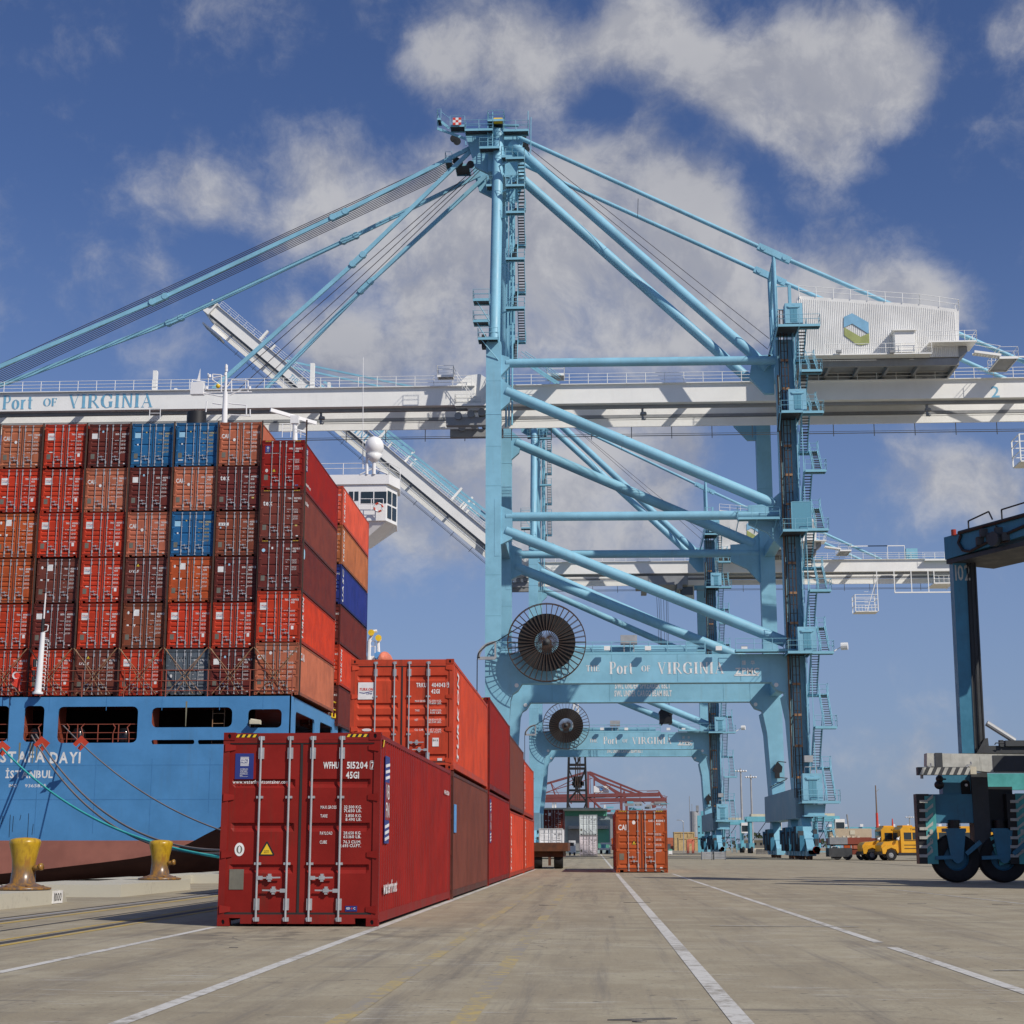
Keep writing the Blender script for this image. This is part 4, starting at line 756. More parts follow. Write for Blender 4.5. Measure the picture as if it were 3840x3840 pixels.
# main mast with yards
m0, m1 = ph(840, 1640), ph(849, 1366); b = MB(); b.tube(m0, m0.lerp(m1, .62), .28, 12, .2); b.tube(m0.lerp(m1, .62), m1, .12, 8, .07)
for px0, py0, px1, py1 in ((752, 1472, 945, 1470), (797, 1417, 840, 1410), (868, 1425, 930, 1427), (875, 1515, 924, 1519), (797, 1512, 830, 1517), (858, 1555, 940, 1560), (924, 1519, 924, 1555), (797, 1404, 830, 1406), (797, 1404, 797, 1425), (868, 1425, 868, 1470), (930, 1427, 930, 1468), (862, 1482, 905, 1462), (752, 1472, 835, 1488), (830, 1406, 830, 1470), (780, 1400, 782, 1425), (720, 1425, 770, 1432), (720, 1425, 722, 1460), (776, 1505, 772, 1545), (851, 1452, 868, 1428), (838, 1452, 797, 1425), (858, 1512, 875, 1515), (938, 1560, 938, 1535)): b.tube(ph(px0, py0), ph(px1, py1), .055, 6)
for px, py in ((849, 1376), (849, 1388), (846, 1404), (936, 1455), (775, 1455), (786, 1410)): a = ph(px, py); b.tube(a-V((0, 0, .12)), a+V((0, 0, .14)), .13, 8)
for px in (842, 852): b.tube(ph(px, 1470), ph(px-4, 1580), .05, 5)
b.build('main_mast', 'ship_white', SH)
a = ph(740, 1460); MB().box((a.x-.55, a.y-.3, a.z-.5), (a.x+.6, a.y+.3, a.z+.6)).prism([(0, 0), (.3, 0), (.28, 1.3)], (a.x-.1, a.y, a.z+.6), X, Z, (0, .1, 0)).build('light_platform', 'ship_white', SH)
a = ph(818, 1448); MB().sph(a, .2, 8).build('horn', 'yellow_clean', SH, smooth=True)
a = ph(738, 1548); MB().lathe([(.85, -6), (.85, 0), (.76, .0), (.7, -2)], a, 20).build('funnel_pipe', 'black_paint', SH, smooth='auto')
a = ph(690, 1562); b = MB(); railing(b, [ph(600, 1572), ph(560, 1572)], 1., .03, 1); b.box((-36, YH+1, zr-3), (-27.5, YH+8, ph(700, 1600).z)); b.build('house_top', 'ship_white', SH)
# lifeboat and davits
YL = 122; pl = lambda px, py, d=0: U(px, py, Y=YL+d)
a = pl(1447, 2460); b = MB(); b.sph((0, 0, 0), 1.0, 8, 1.0); me = b.mesh('lifeboat', 'orange_steel', True); lb = put('lifeboat', me, SH, None); lb.location = a-SH.location-V((0, 0, 0)); lb.scale = (.6, 3.0, .85); lb.location.z -= .5
b = MB(); b.pipe([pl(1383, 2480), pl(1386, 2400), pl(1400, 2368), pl(1414, 2366)], .16); b.pipe([pl(1420, 2450), pl(1418, 2408), pl(1428, 2396)], .14); b.box(pl(1340, 2560), pl(1403, 2455)+V((0, 2, 0))) if 0 else b.box((pl(1340, 2560).x, YL, ZD-2), (pl(1406, 2455).x, YL+4, pl(1400, 2460).z)); railing(b, [pl(1378, 2448), pl(1406, 2448)], 1.1, .04, .5); b.build('davit', 'ship_white', SH)
b = MB()
for px, py in ((1392, 2372), (1419, 2392)): b.tube(pl(px, py, -.4), pl(px, py, .2), .3, 10)
b.build('davit_sheave', 'yellow_clean', SH)
a = pl(1423, 2448); MB().tube(a-V((0, 1, .35)), a+V((0, 1, -.35)), .35, 10).build('winch_drum', 'blue_print', SH)
# ladder cage at the ship edge, lifebuoy box
b = MB(); s_ = lambda px, py: U(px, py, X=XR+.05)
for q in ((1248, 2632, 1244, 2690), (1260, 2636, 1256, 2692), (1248, 2632, 1260, 2636), (1244, 2690, 1256, 2692), (1246, 2660, 1258, 2664), (1234, 2637, 1234, 2650)): b.tube(s_(q[0], q[1]), s_(q[2], q[3]), .05, 5)
b.build('ladder_cage', 'yellow_clean', SH)
# ---------------- mooring lines with rat guards ----------------
def rope(name, label, p, q, sag, r, mat, guard=None, gl=None):
    pts = []; p, q = V(p), V(q); N = 40
    for i in range(N+1): f_ = i/N; a = p.lerp(q, f_); a.z -= sag*4*f_*(1-f_); pts.append(a)
    b = MB(); n = 7; vs = []
    for i, a in enumerate(pts):
        d = (pts[min(i+1, N)]-pts[max(i-1, 0)]).normalized(); u = d.cross(V((0, 0, 1))).normalized(); w_ = u.cross(d)
        for k in range(n): t_ = 2*PI*k/n; vs.append(a+u*(r*math.cos(t_))+w_*(r*math.sin(t_)))
    b.add(vs, [(i*n+k, i*n+(k+1) % n, (i+1)*n+(k+1) % n, (i+1)*n+k) for i in range(N) for k in range(n)])
    tag(b.build(name, mat, smooth=True), label, 'mooring line', 'mooring lines from the stern to the quay')
    if guard:
        i = max(1, int(guard*N)); a = pts[i]; d = (pts[i+1]-pts[i-1]).normalized(); u = d.cross(V((0, 0, 1))).normalized(); w_ = u.cross(d).normalized()
        s = .31; g = MB(); c45 = lambda x, y: (x*.8-y*.6, x*.6+y*.8); g.prism([c45(x, y) for x, y in ((-s, -s), (-.06, -s), (-.06, -.05), (.06, -.05), (.06, -s), (s, -s), (s, s), (-s, s))], a, u, w_, d*.012)
        tag(g.build('rat_guard', 'guard_red'), gl, 'rat guard', 'orange red rat guards on the mooring lines')
EB = V((B2.x, 30.5, 1.0))
rope('mooring_line', 'grey mooring line, highest of the ropes, running down from the wide stern opening', pt(235, 2718, YT+.3), (B2.x, 42, 1.1), 1.3, .035, 'rope_grey', .1, 'orange red rat guard right of the ship name, on the highest rope')
rope('mooring_line', 'thick grey mooring line, upper of the close pair from the narrow stern opening', pt(133, 2752, YT+.3), EB+V((.1, 0, .1)), 1.8, .045, 'rope_grey', .07, 'orange red rat guard above the letters F and A of the ship name')
rope('mooring_line', 'thick grey mooring line, lower of the close pair from the narrow stern opening', pt(118, 2757, YT+.3), EB+V((-.1, 0, 0)), 1.9, .045, 'rope_grey')
rope('mooring_line', 'teal mooring rope, lowest one, passing over the farther bollard', pt(-20, 2775, YT+.3), EB+V((0, 0, -.25)), 1.3, .05, 'rope_teal', .06, 'orange red rat guard on the teal rope at the left edge of the picture')
# ---------------- serif capitals for the port lettering ----------------
def ring(cx, cy, ro, rx, ri, rxi, a0, a1, n=14):
    o = [(cx+rx*math.cos(R(a0+(a1-a0)*k/n)), cy+ro*math.sin(R(a0+(a1-a0)*k/n))) for k in range(n+1)]
    i = [(cx+rxi*math.cos(R(a0+(a1-a0)*k/n)), cy+ri*math.sin(R(a0+(a1-a0)*k/n))) for k in range(n+1)]
    return [[o[k], o[k+1], i[k+1], i[k]] for k in range(n)]
def rc(x0, y0, x1, y1): return [[(x0, y0), (x1, y0), (x1, y1), (x0, y1)]]
def sf(x0, x1, *ys): return [q for y in ys for q in rc(x0, y, x1, y+.035)]
def dg(xa, ya, xb, yb, w): return [[(xa-w/2, ya), (xa+w/2, ya), (xb+w/2, yb), (xb-w/2, yb)]]
SER = {
 'T': (rc(.27, 0, .39, .965)+sf(.17, .49, 0, .965)+rc(.02, .95, .64, 1)+rc(.02, .82, .05, .96)+rc(.61, .82, .64, .96), .66),
 'H': (rc(.08, 0, .2, 1)+rc(.56, 0, .68, 1)+rc(.2, .5, .56, .54)+sf(0, .28, 0, .965)+sf(.48, .76, 0, .965), .76),
 'E': (rc(.08, 0, .2, 1)+sf(0, .28, 0, .965)+rc(.2, .96, .52, 1)+rc(.2, 0, .56, .04)+rc(.2, .5, .42, .54)+rc(.5, .82, .53, 1)+rc(.54, 0, .57, .2)+rc(.4, .43, .43, .61), .6),
 'F': (rc(.08, 0, .2, 1)+sf(0, .3, 0, .965)+rc(.2, .96, .52, 1)+rc(.2, .5, .42, .54)+rc(.5, .82, .53, 1)+rc(.4, .43, .43, .61), .56),
 'I': (rc(.1, 0, .22, 1)+sf(0, .32, 0, .965), .34),
 'P': (rc(.08, 0, .2, 1)+sf(0, .3, 0, .965)+rc(.2, .96, .34, 1)+rc(.2, .46, .34, .5)+ring(.34, .73, .27, .24, .23, .11, -90, 90), .6),
 'R': (rc(.08, 0, .2, 1)+sf(0, .3, 0, .965)+rc(.2, .96, .34, 1)+rc(.2, .49, .34, .53)+ring(.34, .745, .255, .23, .215, .1, -90, 90)+dg(.66, 0, .36, .51, .13)+sf(.56, .76, 0), .74),
 'V': (dg(.36, 0, .14, 1, .13)+dg(.36, 0, .6, 1, .04)+sf(.02, .28, .965)+sf(.5, .72, .965), .73),
 'N': (rc(.1, 0, .14, 1)+rc(.6, 0, .64, 1)+dg(.6, 0, .14, 1, .13)+sf(.02, .22, 0, .965)+sf(.52, .72, .965), .74),
 'A': (dg(.1, 0, .36, 1, .04)+dg(.6, 0, .36, 1, .13)+rc(.2, .32, .5, .36)+sf(0, .2, 0)+sf(.48, .74, 0), .74),
 'G': (ring(.4, .5, .52, .38, .48, .25, 45, 300)+rc(.58, .05, .7, .42)+sf(.5, .78, .42)+rc(.64, .68, .67, .98)+ring(.4, .5, .52, .38, .48, .25, 300, 325), .8),
 'O': (ring(.4, .5, .52, .39, .48, .26, 0, 360, 24), .8),
 'o': (ring(.25, .33, .35, .25, .31, .14, 0, 360, 20), .52),
 'r': (rc(.07, 0, .17, .66)+sf(0, .25, 0)+rc(0, .63, .07, .66)+ring(.3, .48, .2, .14, .12, .06, 60, 180, 6), .42),
 't': (rc(.1, .05, .2, .86)+rc(0, .62, .34, .66)+ring(.24, .12, .13, .13, .08, .05, 180, 300, 6), .4)}
def serif(b, s, o, ax, ay, h, w, mi=None, gap=.1):
    tot = sum(SER[c][1]+gap for c in s)-gap; sx = w/tot; x = 0; o, ax, ay = V(o), V(ax), V(ay); nrm = ax.cross(ay)*.01; j = 0
    for c in s:
        for q in SER[c][0]:
            cx = sum(p[0] for p in q)/4; e = .032 if max(p[0] for p in q)-min(p[0] for p in q) < .5 and max(p[1] for p in q)-min(p[1] for p in q) > .1 else 0
            j += 1; b.add([o+nrm*(1+.25*(j % 9))+ax*((px+x+(e if px > cx else -e))*sx)+ay*(py*h) for px, py in q], [(0, 1, 2, 3)], mi)
        x += SER[c][1]+gap
# ---------------- ship-to-shore cranes ----------------
Yn, Yf, Ga, Gb = 138., 160., 145.8, 150.9
N_ = lambda px, py, Y=Yn: U(px, py, Y=Y)
def gather(root, name, b, mats, smooth=False, parent=None, **k):
    o = b.build(name, mats, parent or root, smooth, loc=(0, 0, 0) if parent else None, **k); return o
def stair(b, x0, x1, ya, za, yb, zb, tread=.28, mi_s=0, mi_t=1, rail=True):
    """flight running in y from (ya,za) to (yb,zb)"""
    n = max(3, int(abs(za-zb)/.24)); p, q = (ya, za), (yb, zb)
    for x in (x0, x1): b.bar((x, ya, za), (x, yb, zb), .06, .24, mi=mi_s)
    for i in range(n):
        f = (i+.5)/n; y, z = ya+(yb-ya)*f, za+(zb-za)*f; b.box((x0, y-tread/2, z-.025), (x1, y+tread/2, z+.025), mi_t)
    if rail:
        for x in (x0, x1):
            b.tube((x, ya, za+1), (x, yb, zb+1), .03, 5, mi=mi_s); b.tube((x, ya, za+.5), (x, yb, zb+.5), .02, 5, mi=mi_s)
            for f in (.0, .33, .66, 1): y, z = ya+(yb-ya)*f, za+(zb-za)*f; b.tube((x, y, z), (x, y, z+1), .025, 5, mi=mi_s)
def deck(b, x0, x1, y0, y1, z, rails='fblr', h=1.1, mi=0, step=1.6):
    b.box((x0, y0, z-.22), (x1, y0+.06, z+.04), mi); b.box((x0, y1-.06, z-.22), (x1, y1, z+.04), mi); b.box((x0, y0+.06, z-.06), (x1, y1-.06, z), mi+1)
    b.box((x0, y0+.06, z-.2), (x0+.06, y1-.06, z+.03), mi); b.box((x1-.06, y0+.06, z-.2), (x1, y1-.06, z+.03), mi)
    s = b.mi; b.mi = mi
    if 'f' in rails: railing(b, [(x0, y0, z), (x1, y0, z)], h, .028, step)
    if 'b' in rails: railing(b, [(x0, y1, z), (x1, y1, z)], h, .028, step)
    if 'l' in rails: railing(b, [(x0, y0, z), (x0, y1, z)], h, .028, step)
    if 'r' in rails: railing(b, [(x1, y0, z), (x1, y1, z)], h, .028, step)
    b.mi = s
FM = ['crane_blue_fine', 'tread_steel']
def crane(label, dy=0, ang=0, first=True):
    cr = wthing('gantry_crane', label, 'crane', (8.4, 150, 0), group='blue and white ship-to-shore cranes')
    B = lambda n, b, m='crane_blue', s=False, parent=None: gather(cr, n, b, m, s, parent)
    XL0, XL1, XR0, XR1 = -7.8, -6.2, 23.05, 24.75
    zbt, zbb = 20.5, 17.65
    H_L = [(N_(1959, 2559).x, zbb), (N_(1940, 2588).x, 16.85), (N_(1922, 2598).x, 16.55), (N_(1914, 2625).x, 15.9), (N_(1905, 2740).x, 12.6), (-6.1, 6.9)]
    H_R = [(N_(2891.7, 2559).x, zbb), (N_(2912, 2589).x, 16.85), (N_(2943, 2596).x, 16.55), (N_(2950, 2630).x, 15.7), (N_(2964, 2690).x, 14.0), (23.55, 6.9)]
    for Y in (Yn, Yf):
        B('leg', MB().prism([(XL0, zbt)]+[(H_L[0][0], zbt)]+H_L+[(XL0+.1, 6.9)], (0, Y, 0), (1, 0, 0), (0, 0, 1), (0, 1.5, 0)))
        B('leg', MB().prism([(XR1+.2, zbt), (H_R[0][0], zbt)]+H_R+[(XR1+.25, 6.9)], (0, Y, 0), (1, 0, 0), (0, 0, 1), (0, 1.5, 0)))
        B('lower_leg', MB().prism([(H_R[2][0]+.05, 16.4), (24.9, 16.4), (24.95, 6.9), (23.56, 6.9), (H_R[4][0]+.01, H_R[4][1]), (H_R[3][0]+.01, H_R[3][1])], (0, Y+1.5, 0), (1, 0, 0), (0, 0, 1), (0, 3.2, 0)))
        pb = MB().box((H_L[0][0], Y+.03, zbb), (H_R[0][0], Y+1.47, zbt)); pb.box((H_L[0][0], Y-.04, zbb-.05), (H_R[0][0], Y+1.54, zbb+.06))
        beam = B('portal_beam', pb)
        top = B('upper_leg', MB().box((XL0, Y+.02, zbt), (XL1, Y+1.42, 54.3)).box((XL0-.03, Y-.01, 46.2), (XL1+.03, Y+1.45, 46.3)).prism([(XL1, 52.9), (XL1, 50.6), (XL1+.9, 51.6), (XL1+.9, 52.6)], (0, Y+.3, 0), (1, 0, 0), (0, 0, 1), (0, .7, 0)).prism([(XL1, 50.3), (XL1, 46.8), (XL1+.9, 47.6), (XL1+1.2, 49.2)], (0, Y+.3, 0), (1, 0, 0), (0, 0, 1), (0, .7, 0)).prism([(XL1, 36.3), (XL1, 32.2), (XL1+1.2, 32.8), (XL1+1.2, 35.8)], (0, Y+.3, 0), (1, 0, 0), (0, 0, 1), (0, .7, 0)).box((XL1-.65, Y-.005, 30.9), (XL1, Y+.015, 37)))
        B('upper_leg', MB().box((XR0, Y+.02, zbt), (XR1, Y+1.42, 54)).prism([(XR0, 53.2), (XR0, 48.8), (XR0-1.0, 48.8), (XR0-2.6, 50.6), (XR0-2.2, 53)], (0, Y+(2.5 if Y == Yn else .35), 0), (1, 0, 0), (0, 0, 1), (0, .6, 0)).prism([(XR0, 37.5), (XR0, 31.5), (XR0-1.5, 33.2), (XR0-3.4, 34.1), (XR0-3.4, 36.1), (XR0-1.5, 36.2)], (0, Y+.35, 0), (1, 0, 0), (0, 0, 1), (0, .6, 0)))
        D = lambda z: z
        for p, q, r in (((XL1+.5, 52.05), (XR0+.3, 51.95), .48), ((XL1+.5, 48.9), (22.4, 36.2), .6), ((XL1+.5, 35.2), (XR0+.2, 35.1), .47), ((XL1+.5, 33.7), (23.0, 21.8), .58)):
            B('brace', MB().tube((p[0], Y+.7, p[1]), (q[0], Y+.7, q[1]), r, 18), 'crane_blue', 'auto')
        if Y == Yn:
            b = MB(); T = lambda x, y: (N_(x, y).x, N_(x, y).z); sc_ = N_(0, 0).z-N_(0, 36.6).z
            for s, x0, x1, yb, yt in (('THE', 2198.6, 2247, 2517.4, 2495), ('Port', 2286, 2376, 2527.5, 2482), ('OF', 2406, 2438, 2518, 2496), ('VIRGINIA', 2466, 2715, 2527, 2484)):
                b = MB(); (xa, za), (xb_, _), zt_ = T(x0, yb), T(x1, yb), T(x0, yt)[1]; serif(b, s, (xa, Y+.02, za), (1, 0, 0), (0, 0, 1), zt_-za, xb_-xa)
                gather(cr, 'lettering', b, ['white_print', 'lettering_blue'])
            b = MB(); (xa, za), (xb_, _) = T(2757, 2527), T(2848, 2527); letter(b, 'ZPMC', (xa, Y-.005, za), (1, 0, 0), (0, 0, 1), .62, xb_-xa, off=.03, t=.01); b.box((xa-.1, Y-.01, za-.2), (xb_-.1, Y, za-.06))
            letter(b, '\u632f', (xa+.7, Y-.005, za+.95), (1, 0, 0), (0, 0, 1), .35, .42, t=.01); letter(b, '\u534e', (xa+1.6, Y-.005, za+.95), (1, 0, 0), (0, 0, 1), .35, .42, t=.01); gather(cr, 'maker_mark', b, 'white_print')
        else:
            b = MB(); Q = lambda x, y: (N_(x, y, Yf).x, N_(x, y, Yf).z)
            for s, x0, x1, yb, yt in (('SWL UNDER SPREADER 65LT', 2306, 2514, 2582, 2560), ('SWL UNDER CARGO BEAM 80LT', 2304, 2519, 2611, 2589)):
                (xa, za), (xb_, _) = Q(x0, yb), Q(x1, yb); letter(b, s, (xa, Y+.02, za), (1, 0, 0), (0, 0, 1), Q(x0, yt)[1]-za, xb_-xa, t=.01, off=.03)
            gather(cr, 'load_lettering', b, 'white_print')
        b = MB()
        for z in (9.5, 24.6, 28.9, 38.4, 42.7, 49.9): b.box(((XL0 if z > 20 else XL0-.0)-.012, Y-.012 if z < 20 else Y+.008, z), (XL1+.012 if z > 20 else -5.7, Y+.4, z+.05)); b.box((XR0-.012 if z > 20 else 23.4, Y-.012 if z < 20 else Y+.008, z), (XR1+.012, Y+.4, z+.05))
        for x in (-1.5, 5.2, 11.9, 18.3): b.box((x, Y+.012, zbb), (x+.05, Y+.4, zbt))
        B('plate_seam', b, 'crane_seam')
    # sill beams, cross ties and bogies
    for x in (-6.95, 24.15):
        B('sill_beam', MB().box((x-.85, 137.3, 4.0), (x+.85, 166.4, 6.95)).box((x-.86, 148, 4.9), (x-.84, 148.6, 5.9)), 'sill_grey')
        B('tie_beam', MB().box((x-.6, Yn+1.5, 34.6), (x+.6, Yf, 35.8)).box((x-.6, Yn+1.5, 51.4), (x+.6, Yf, 52.8)).box((x-.5, Yn+1.5, 18.2), (x+.5, Yf, 20.2)))
        for yc in (137.6, 146.4, 163.8):
            b = MB()
            b.prism([(-3.0, 2.0), (-2.6, 1.6), (2.6, 1.6), (3.0, 2.0), (.9, 4.0), (-.9, 4.0)], (x-.45, yc, 0), (0, 1, 0), (0, 0, 1), (.9, 0, 0))
            for s in (-1, 1): b.prism([(-1.7, .95), (1.7, .95), (.5, 1.95), (-.5, 1.95)], (x-.38, yc+s*2.6, 0), (0, 1, 0), (0, 0, 1), (.76, 0, 0))
            bg = B('bogie', b)
            b = MB()
            for k in range(16):
                yy = yc-3.4+k*.45; hh = 1.2+.9*((k*7) % 5)/4; b.box((x-.95-.1*(k % 3), yy, hh-.4), (x-.5, yy+.28, hh+1.1), k % 2); b.box((x+.5, yy, hh-.2), (x+.85+.1*(k % 2), yy+.3, hh+.8), (k+1) % 2)
            gather(cr, 'drive_gear', b, ['carrier_blue_shaded', 'carrier_grime_shade'], parent=bg)  # dark colours put the shade among the bogies into these boxes
            for s in (-1, 1):
                for u in (-1, 1):
                    b = MB().box((x-.42, yc+s*2.6+u*1.2-.85, .35), (x+.42, yc+s*2.6+u*1.2+.85, 1.05)); b.box((x+.42, yc+s*2.6+u*1.2-.25, .5), (x+.75, yc+s*2.6+u*1.2+.25, 1.3)); tr = gather(cr, 'wheel_truck', b, 'crane_blue', parent=bg)
                    for w_ in (-1, 1): b = MB().lathe([(.001, -.08), (.33, -.08), (.36, -.06), (.36, .06), (.33, .08), (.001, .08)], (x, yc+s*2.6+u*1.2+w_*.45, .36), 14, 'x'); tr2 = gather(cr, 'wheel', b, 'rusty_steel', parent=bg)
            yy = 129.7 if yc < 150 else 170.3; b = MB().box((x-.3, min(yy, yc), .55), (x+.3, max(yy, yc), .9)); B('buffer_beam', b); B('buffer', MB().tube((x, yy+.4, .95), (x, yy-.5, .95), .32, 12), 'red_print', True)
    # girders: near and far, from the hinge to the backreach end
    g0 = N_(2000, 1443, Ga); g1 = N_(2000, 1515, Ga); zt, zb = g0.z, g1.z; XH = N_(1790, 1480, Ga).x; XE = N_(4468, 1380, Ga).x
    def girder(x0, x1, parent, off=V((0, 0, 0)), boom=False):
        def add(n, b, m, s=False):
            if parent is None: return B(n, b, m, s)
            b.v = [tuple(V(p)-off) for p in b.v]; return gather(cr, n, b, m, s, parent)
        for y in (Ga, Gb):
            b = MB().box((x0, y, zb), (x1, y+1.3, zt)); add('girder', b, 'crane_white')
            b = MB().box((x0, y+.15 if y == Ga else y+.0, zb-.95), (x1, y+1.1, zb-.01)) if False else MB().box((x0, y+.9 if y == Ga else y-.1, zb-.35), (x1, y+1.35 if y == Ga else y+.35, zb-.01)); add('trolley_rail', b, 'grey_steel')
            b = MB(); yy = y-.35 if y == Ga else y+1.65; b.box((x0, min(yy, y), zt-.12), (x1, max(yy, y), zt-.04)); railing(b, [(x0+.3, yy, zt-.05), (x1-.3, yy, zt-.05)], 1.15, .032, 2.1, (1., .66, .33)); add('walkway', b, 'crane_white')
        b = MB(); y = Gb+1.0
        b.box((x0, Gb-.25, zb-1.45), (x1, Gb-.05, zb-.6)); b.box((x0, Gb-.3, zb-.62), (x1, Gb+.3, zb-.5)); add('trolley_girder', b, 'crane_white')
        b = MB(); zz = zb-2.1; b.tube((x0, Gb+1.5, zz), (x1, Gb+1.5, zz), .05, 6); b.tube((x0, Gb+1.5, zz+.22), (x1, Gb+1.5, zz+.22), .03, 6); x = x0+2
        while x < x1: b.tube((x, Gb+1.5, zz-.35), (x, Gb+1.5, zb), .05, 5); x += 4.6
        add('cable_tray', b, 'grey_steel')
        x = x0+4; b = MB()
        while x < x1: b.box((x, Ga+1.3, zt-.7), (x+.5, Gb, zt-.1)); x += 9.2
        add('cross_tie', b, 'crane_white')
    girder(XH+1.5, XE, None)
    bo = _put('boom', None, cr, V((XH, 149, zb+.4))-cr.location); off = V((XH, 149, zb+.4))
    girder(XH-77.5, XH-.3, bo, off, True)
    bo.rotation_euler = (0, R(ang), 0)
    def badd(n, b, m, s=False): b.v = [tuple(V(p)-off) for p in b.v]; return gather(cr, n, b, m, s, bo)
    b = MB()
    for s, x0, x1, yb, yt in (('THE', -105, -40, 1535, 1505), ('Port', 9, 124, 1535, 1483), ('OF', 163, 212, 1523, 1494), ('VIRGINIA', 256, 572, 1531, 1480)):
        b = MB(); a, c = N_(x0, yb, Ga), N_(x1, yb, Ga); serif(b, s, (a.x, Ga-.02, a.z), (1, 0, 0), (0, 0, 1), N_(x0, yt, Ga).z-a.z, c.x-a.x); badd('lettering', b, 'lettering_blue')
    for px, h in ((577, 2.4), (1168, 3.0), (-400, 2.4)):
        a = N_(px, 1440, Ga); badd('boom_catch', MB().box((a.x-.22, Ga+.2, zt), (a.x+.22, Ga+.8, zt+h)).box((a.x+.9, Gb+.2, zt), (a.x+1.2, Gb+.8, zt+h*.75)), 'crane_white')
    # boom hinge works: raised cheeks, stairs and sheaves each side of the joint
    for y in (Ga, Gb):
        b = MB().prism([(-5.2, zt-.3), (-3.4, zt+1.3), (-2.0, zt+1.4), (-.2, zt+.2), (.0, zb-.6), (-3.2, zb-.6)], (XH+2.3, y+.2, 0), (1, 0, 0), (0, 0, 1), (0, .9, 0)); B('hinge_cheek', b, 'crane_white')
        b = MB()
        for q in ((-1.0, -.9), (-2.2, -1.1), (.6, -.8), (-3.6, -1.3)): b.tube((XH+q[0]+1.5, y-.3, zb+q[1]), (XH+q[0]+1.5, y+1.3, zb+q[1]), .42, 14)
        b.box((XH-3.5, y+.1, zb-2.3), (XH+2.6, y+1, zb-1.4)); B('hinge_sheaves', b, 'grey_steel')
    b = MB(); deck(b, XH-4.4, XH-2.6, Ga-1.3, Ga-.1, zt+.9); deck(b, XH-2.4, XH+2.0, Ga-1.2, Ga-.1, zb-.2); railing(b, [(XH-2.6, Ga-1.2, zt+.8), (XH-.6, Ga-1.2, zb)], 1., .03, 1); B('hinge_walkway', b, ['crane_white', 'grey_steel'])
    a = N_(2080, 1450, Ga); b = MB(); deck(b, a.x-.8, a.x+1.1, Ga-2.2, Ga-.3, zt+.6); stair(b, a.x-.7, a.x+.1, Ga-.5, zt+.6, Ga-5, zt+4.5) if False else None; B('side_landing', b, ['crane_white', 'grey_steel'])
    b = MB()
    for q in (0, 1): b.bar(N_(1945+14*q, 1345, 143.5), N_(2085+12*q, 1438, 143.5), .1, .25); b.tube(N_(1955+14*q, 1318, 143.5), N_(2092+12*q, 1408, 143.5), .04, 5); b.tube(N_(1952+14*q, 1330, 143.5), N_(2090+12*q, 1420, 143.5), .03, 5)
    B('crossing_stair', b, 'crane_blue_fine')
    if ang < 5:
        for px in (2405, 1225, 3450): a = N_(px, 1545, Gb); B('lamp_bracket', MB().box((a.x-.12, Ga+1.3, zb-1.6), (a.x+.12, Ga+1.6, zb-.1)).lathe([(.001, -.2), (.4, -.15), (.34, .15), (.001, .2)], (a.x+.1, Ga+1.4, zb-.9), 12).sph((a.x+.2, Ga+1.3, zb-1.5), .2, 6), 'grey_steel')
    else: pass
    b = MB(); a = N_(3718, 1490, Ga); letter(b, '2' if ang < 5 else '3', (a.x, Ga-.01, a.z), (1, 0, 0), (0, 0, 1), 1.3, .9); B('crane_number', b, 'lettering_blue') if ang < 5 else None
    # apex frame
    zA = N_(1866, 490, 145.2).z; am, af = V((-6.95, 145.2, zA)), V((-6.95, 153.3, zA))
    B('mast', MB().tube((-6.98, Yn+.9, 54.2), am-V((0, 0, 1)), .62, 20), 'crane_blue', 'auto'); B('mast', MB().tube((-6.98, Yf+.7, 54.2), af-V((0, 0, 1)), .62, 20), 'crane_blue', 'auto')
    b = MB().box((-8.1, am.y-.4, zA-5.2), (-6.2, af.y+.4, zA-2.8)); b.tube((-6.95, am.y, zA-5.6), (-6.95, am.y, zA), .68, 18); b.tube((-6.95, af.y, zA-5.6), (-6.95, af.y, zA), .68, 18); B('apex_beam', b, 'crane_blue', 'auto')
    for y in (am.y+.35, af.y-.9):
        b = MB().prism([(N_(q[0], q[1], 145.2).x, N_(q[0], q[1], 145.2).z) for q in ((1745, 503), (1850, 470), (1905, 478), (1960, 525), (1948, 600), (1930, 660), (1850, 655), (1780, 620))], (0, y, 0), (1, 0, 0), (0, 0, 1), (0, .5, 0)); B('apex_plate', b)
    b = MB(); dk = lambda x0, x1, py, y0, y1, r='fblr': deck(b, N_(x0, py, 144.5).x, N_(x1, py, 144.5).x, y0, y1, N_(x0, py, 144.5).z, r)
    dk(1745, 1850, 497, 143.6, 145); dk(1690, 1745, 482, 143.6, 145.2, 'fb'); dk(1642, 1656, 456, 143.6, 145.2, 'fl'); dk(1888, 1982, 496, 143.8, 145.2); dk(1800, 1875, 567, 143.3, 144.7); dk(1882, 1923, 600, 143.3, 144.7); dk(1825, 1848, 705, 143.5, 145); dk(1665, 1690, 582, 146, 148, 'fl'); dk(1690, 1745, 540, 150, 153, 'b'); dk(1830, 1890, 455, 144, 146)
    P3 = lambda x, y, Y=144.4: N_(x, y, Y)
    b.bar(P3(1656, 457), P3(1685, 482), .08, .3); b.tube(P3(1652, 418), P3(1688, 445), .03, 5); b.bar(P3(1640, 482), P3(1745, 520), .1, .3); b.tube(P3(1640, 450), P3(1641, 485), .05, 5); b.bar(P3(1745, 520), P3(1748, 545), .1, .2)
    for x in (1829, 1847): b.tube(P3(x, 420), P3(x, 560), .06, 6)
    for k in range(14): b.tube(P3(1829, 430+k*9), P3(1847, 430+k*9), .03, 5)
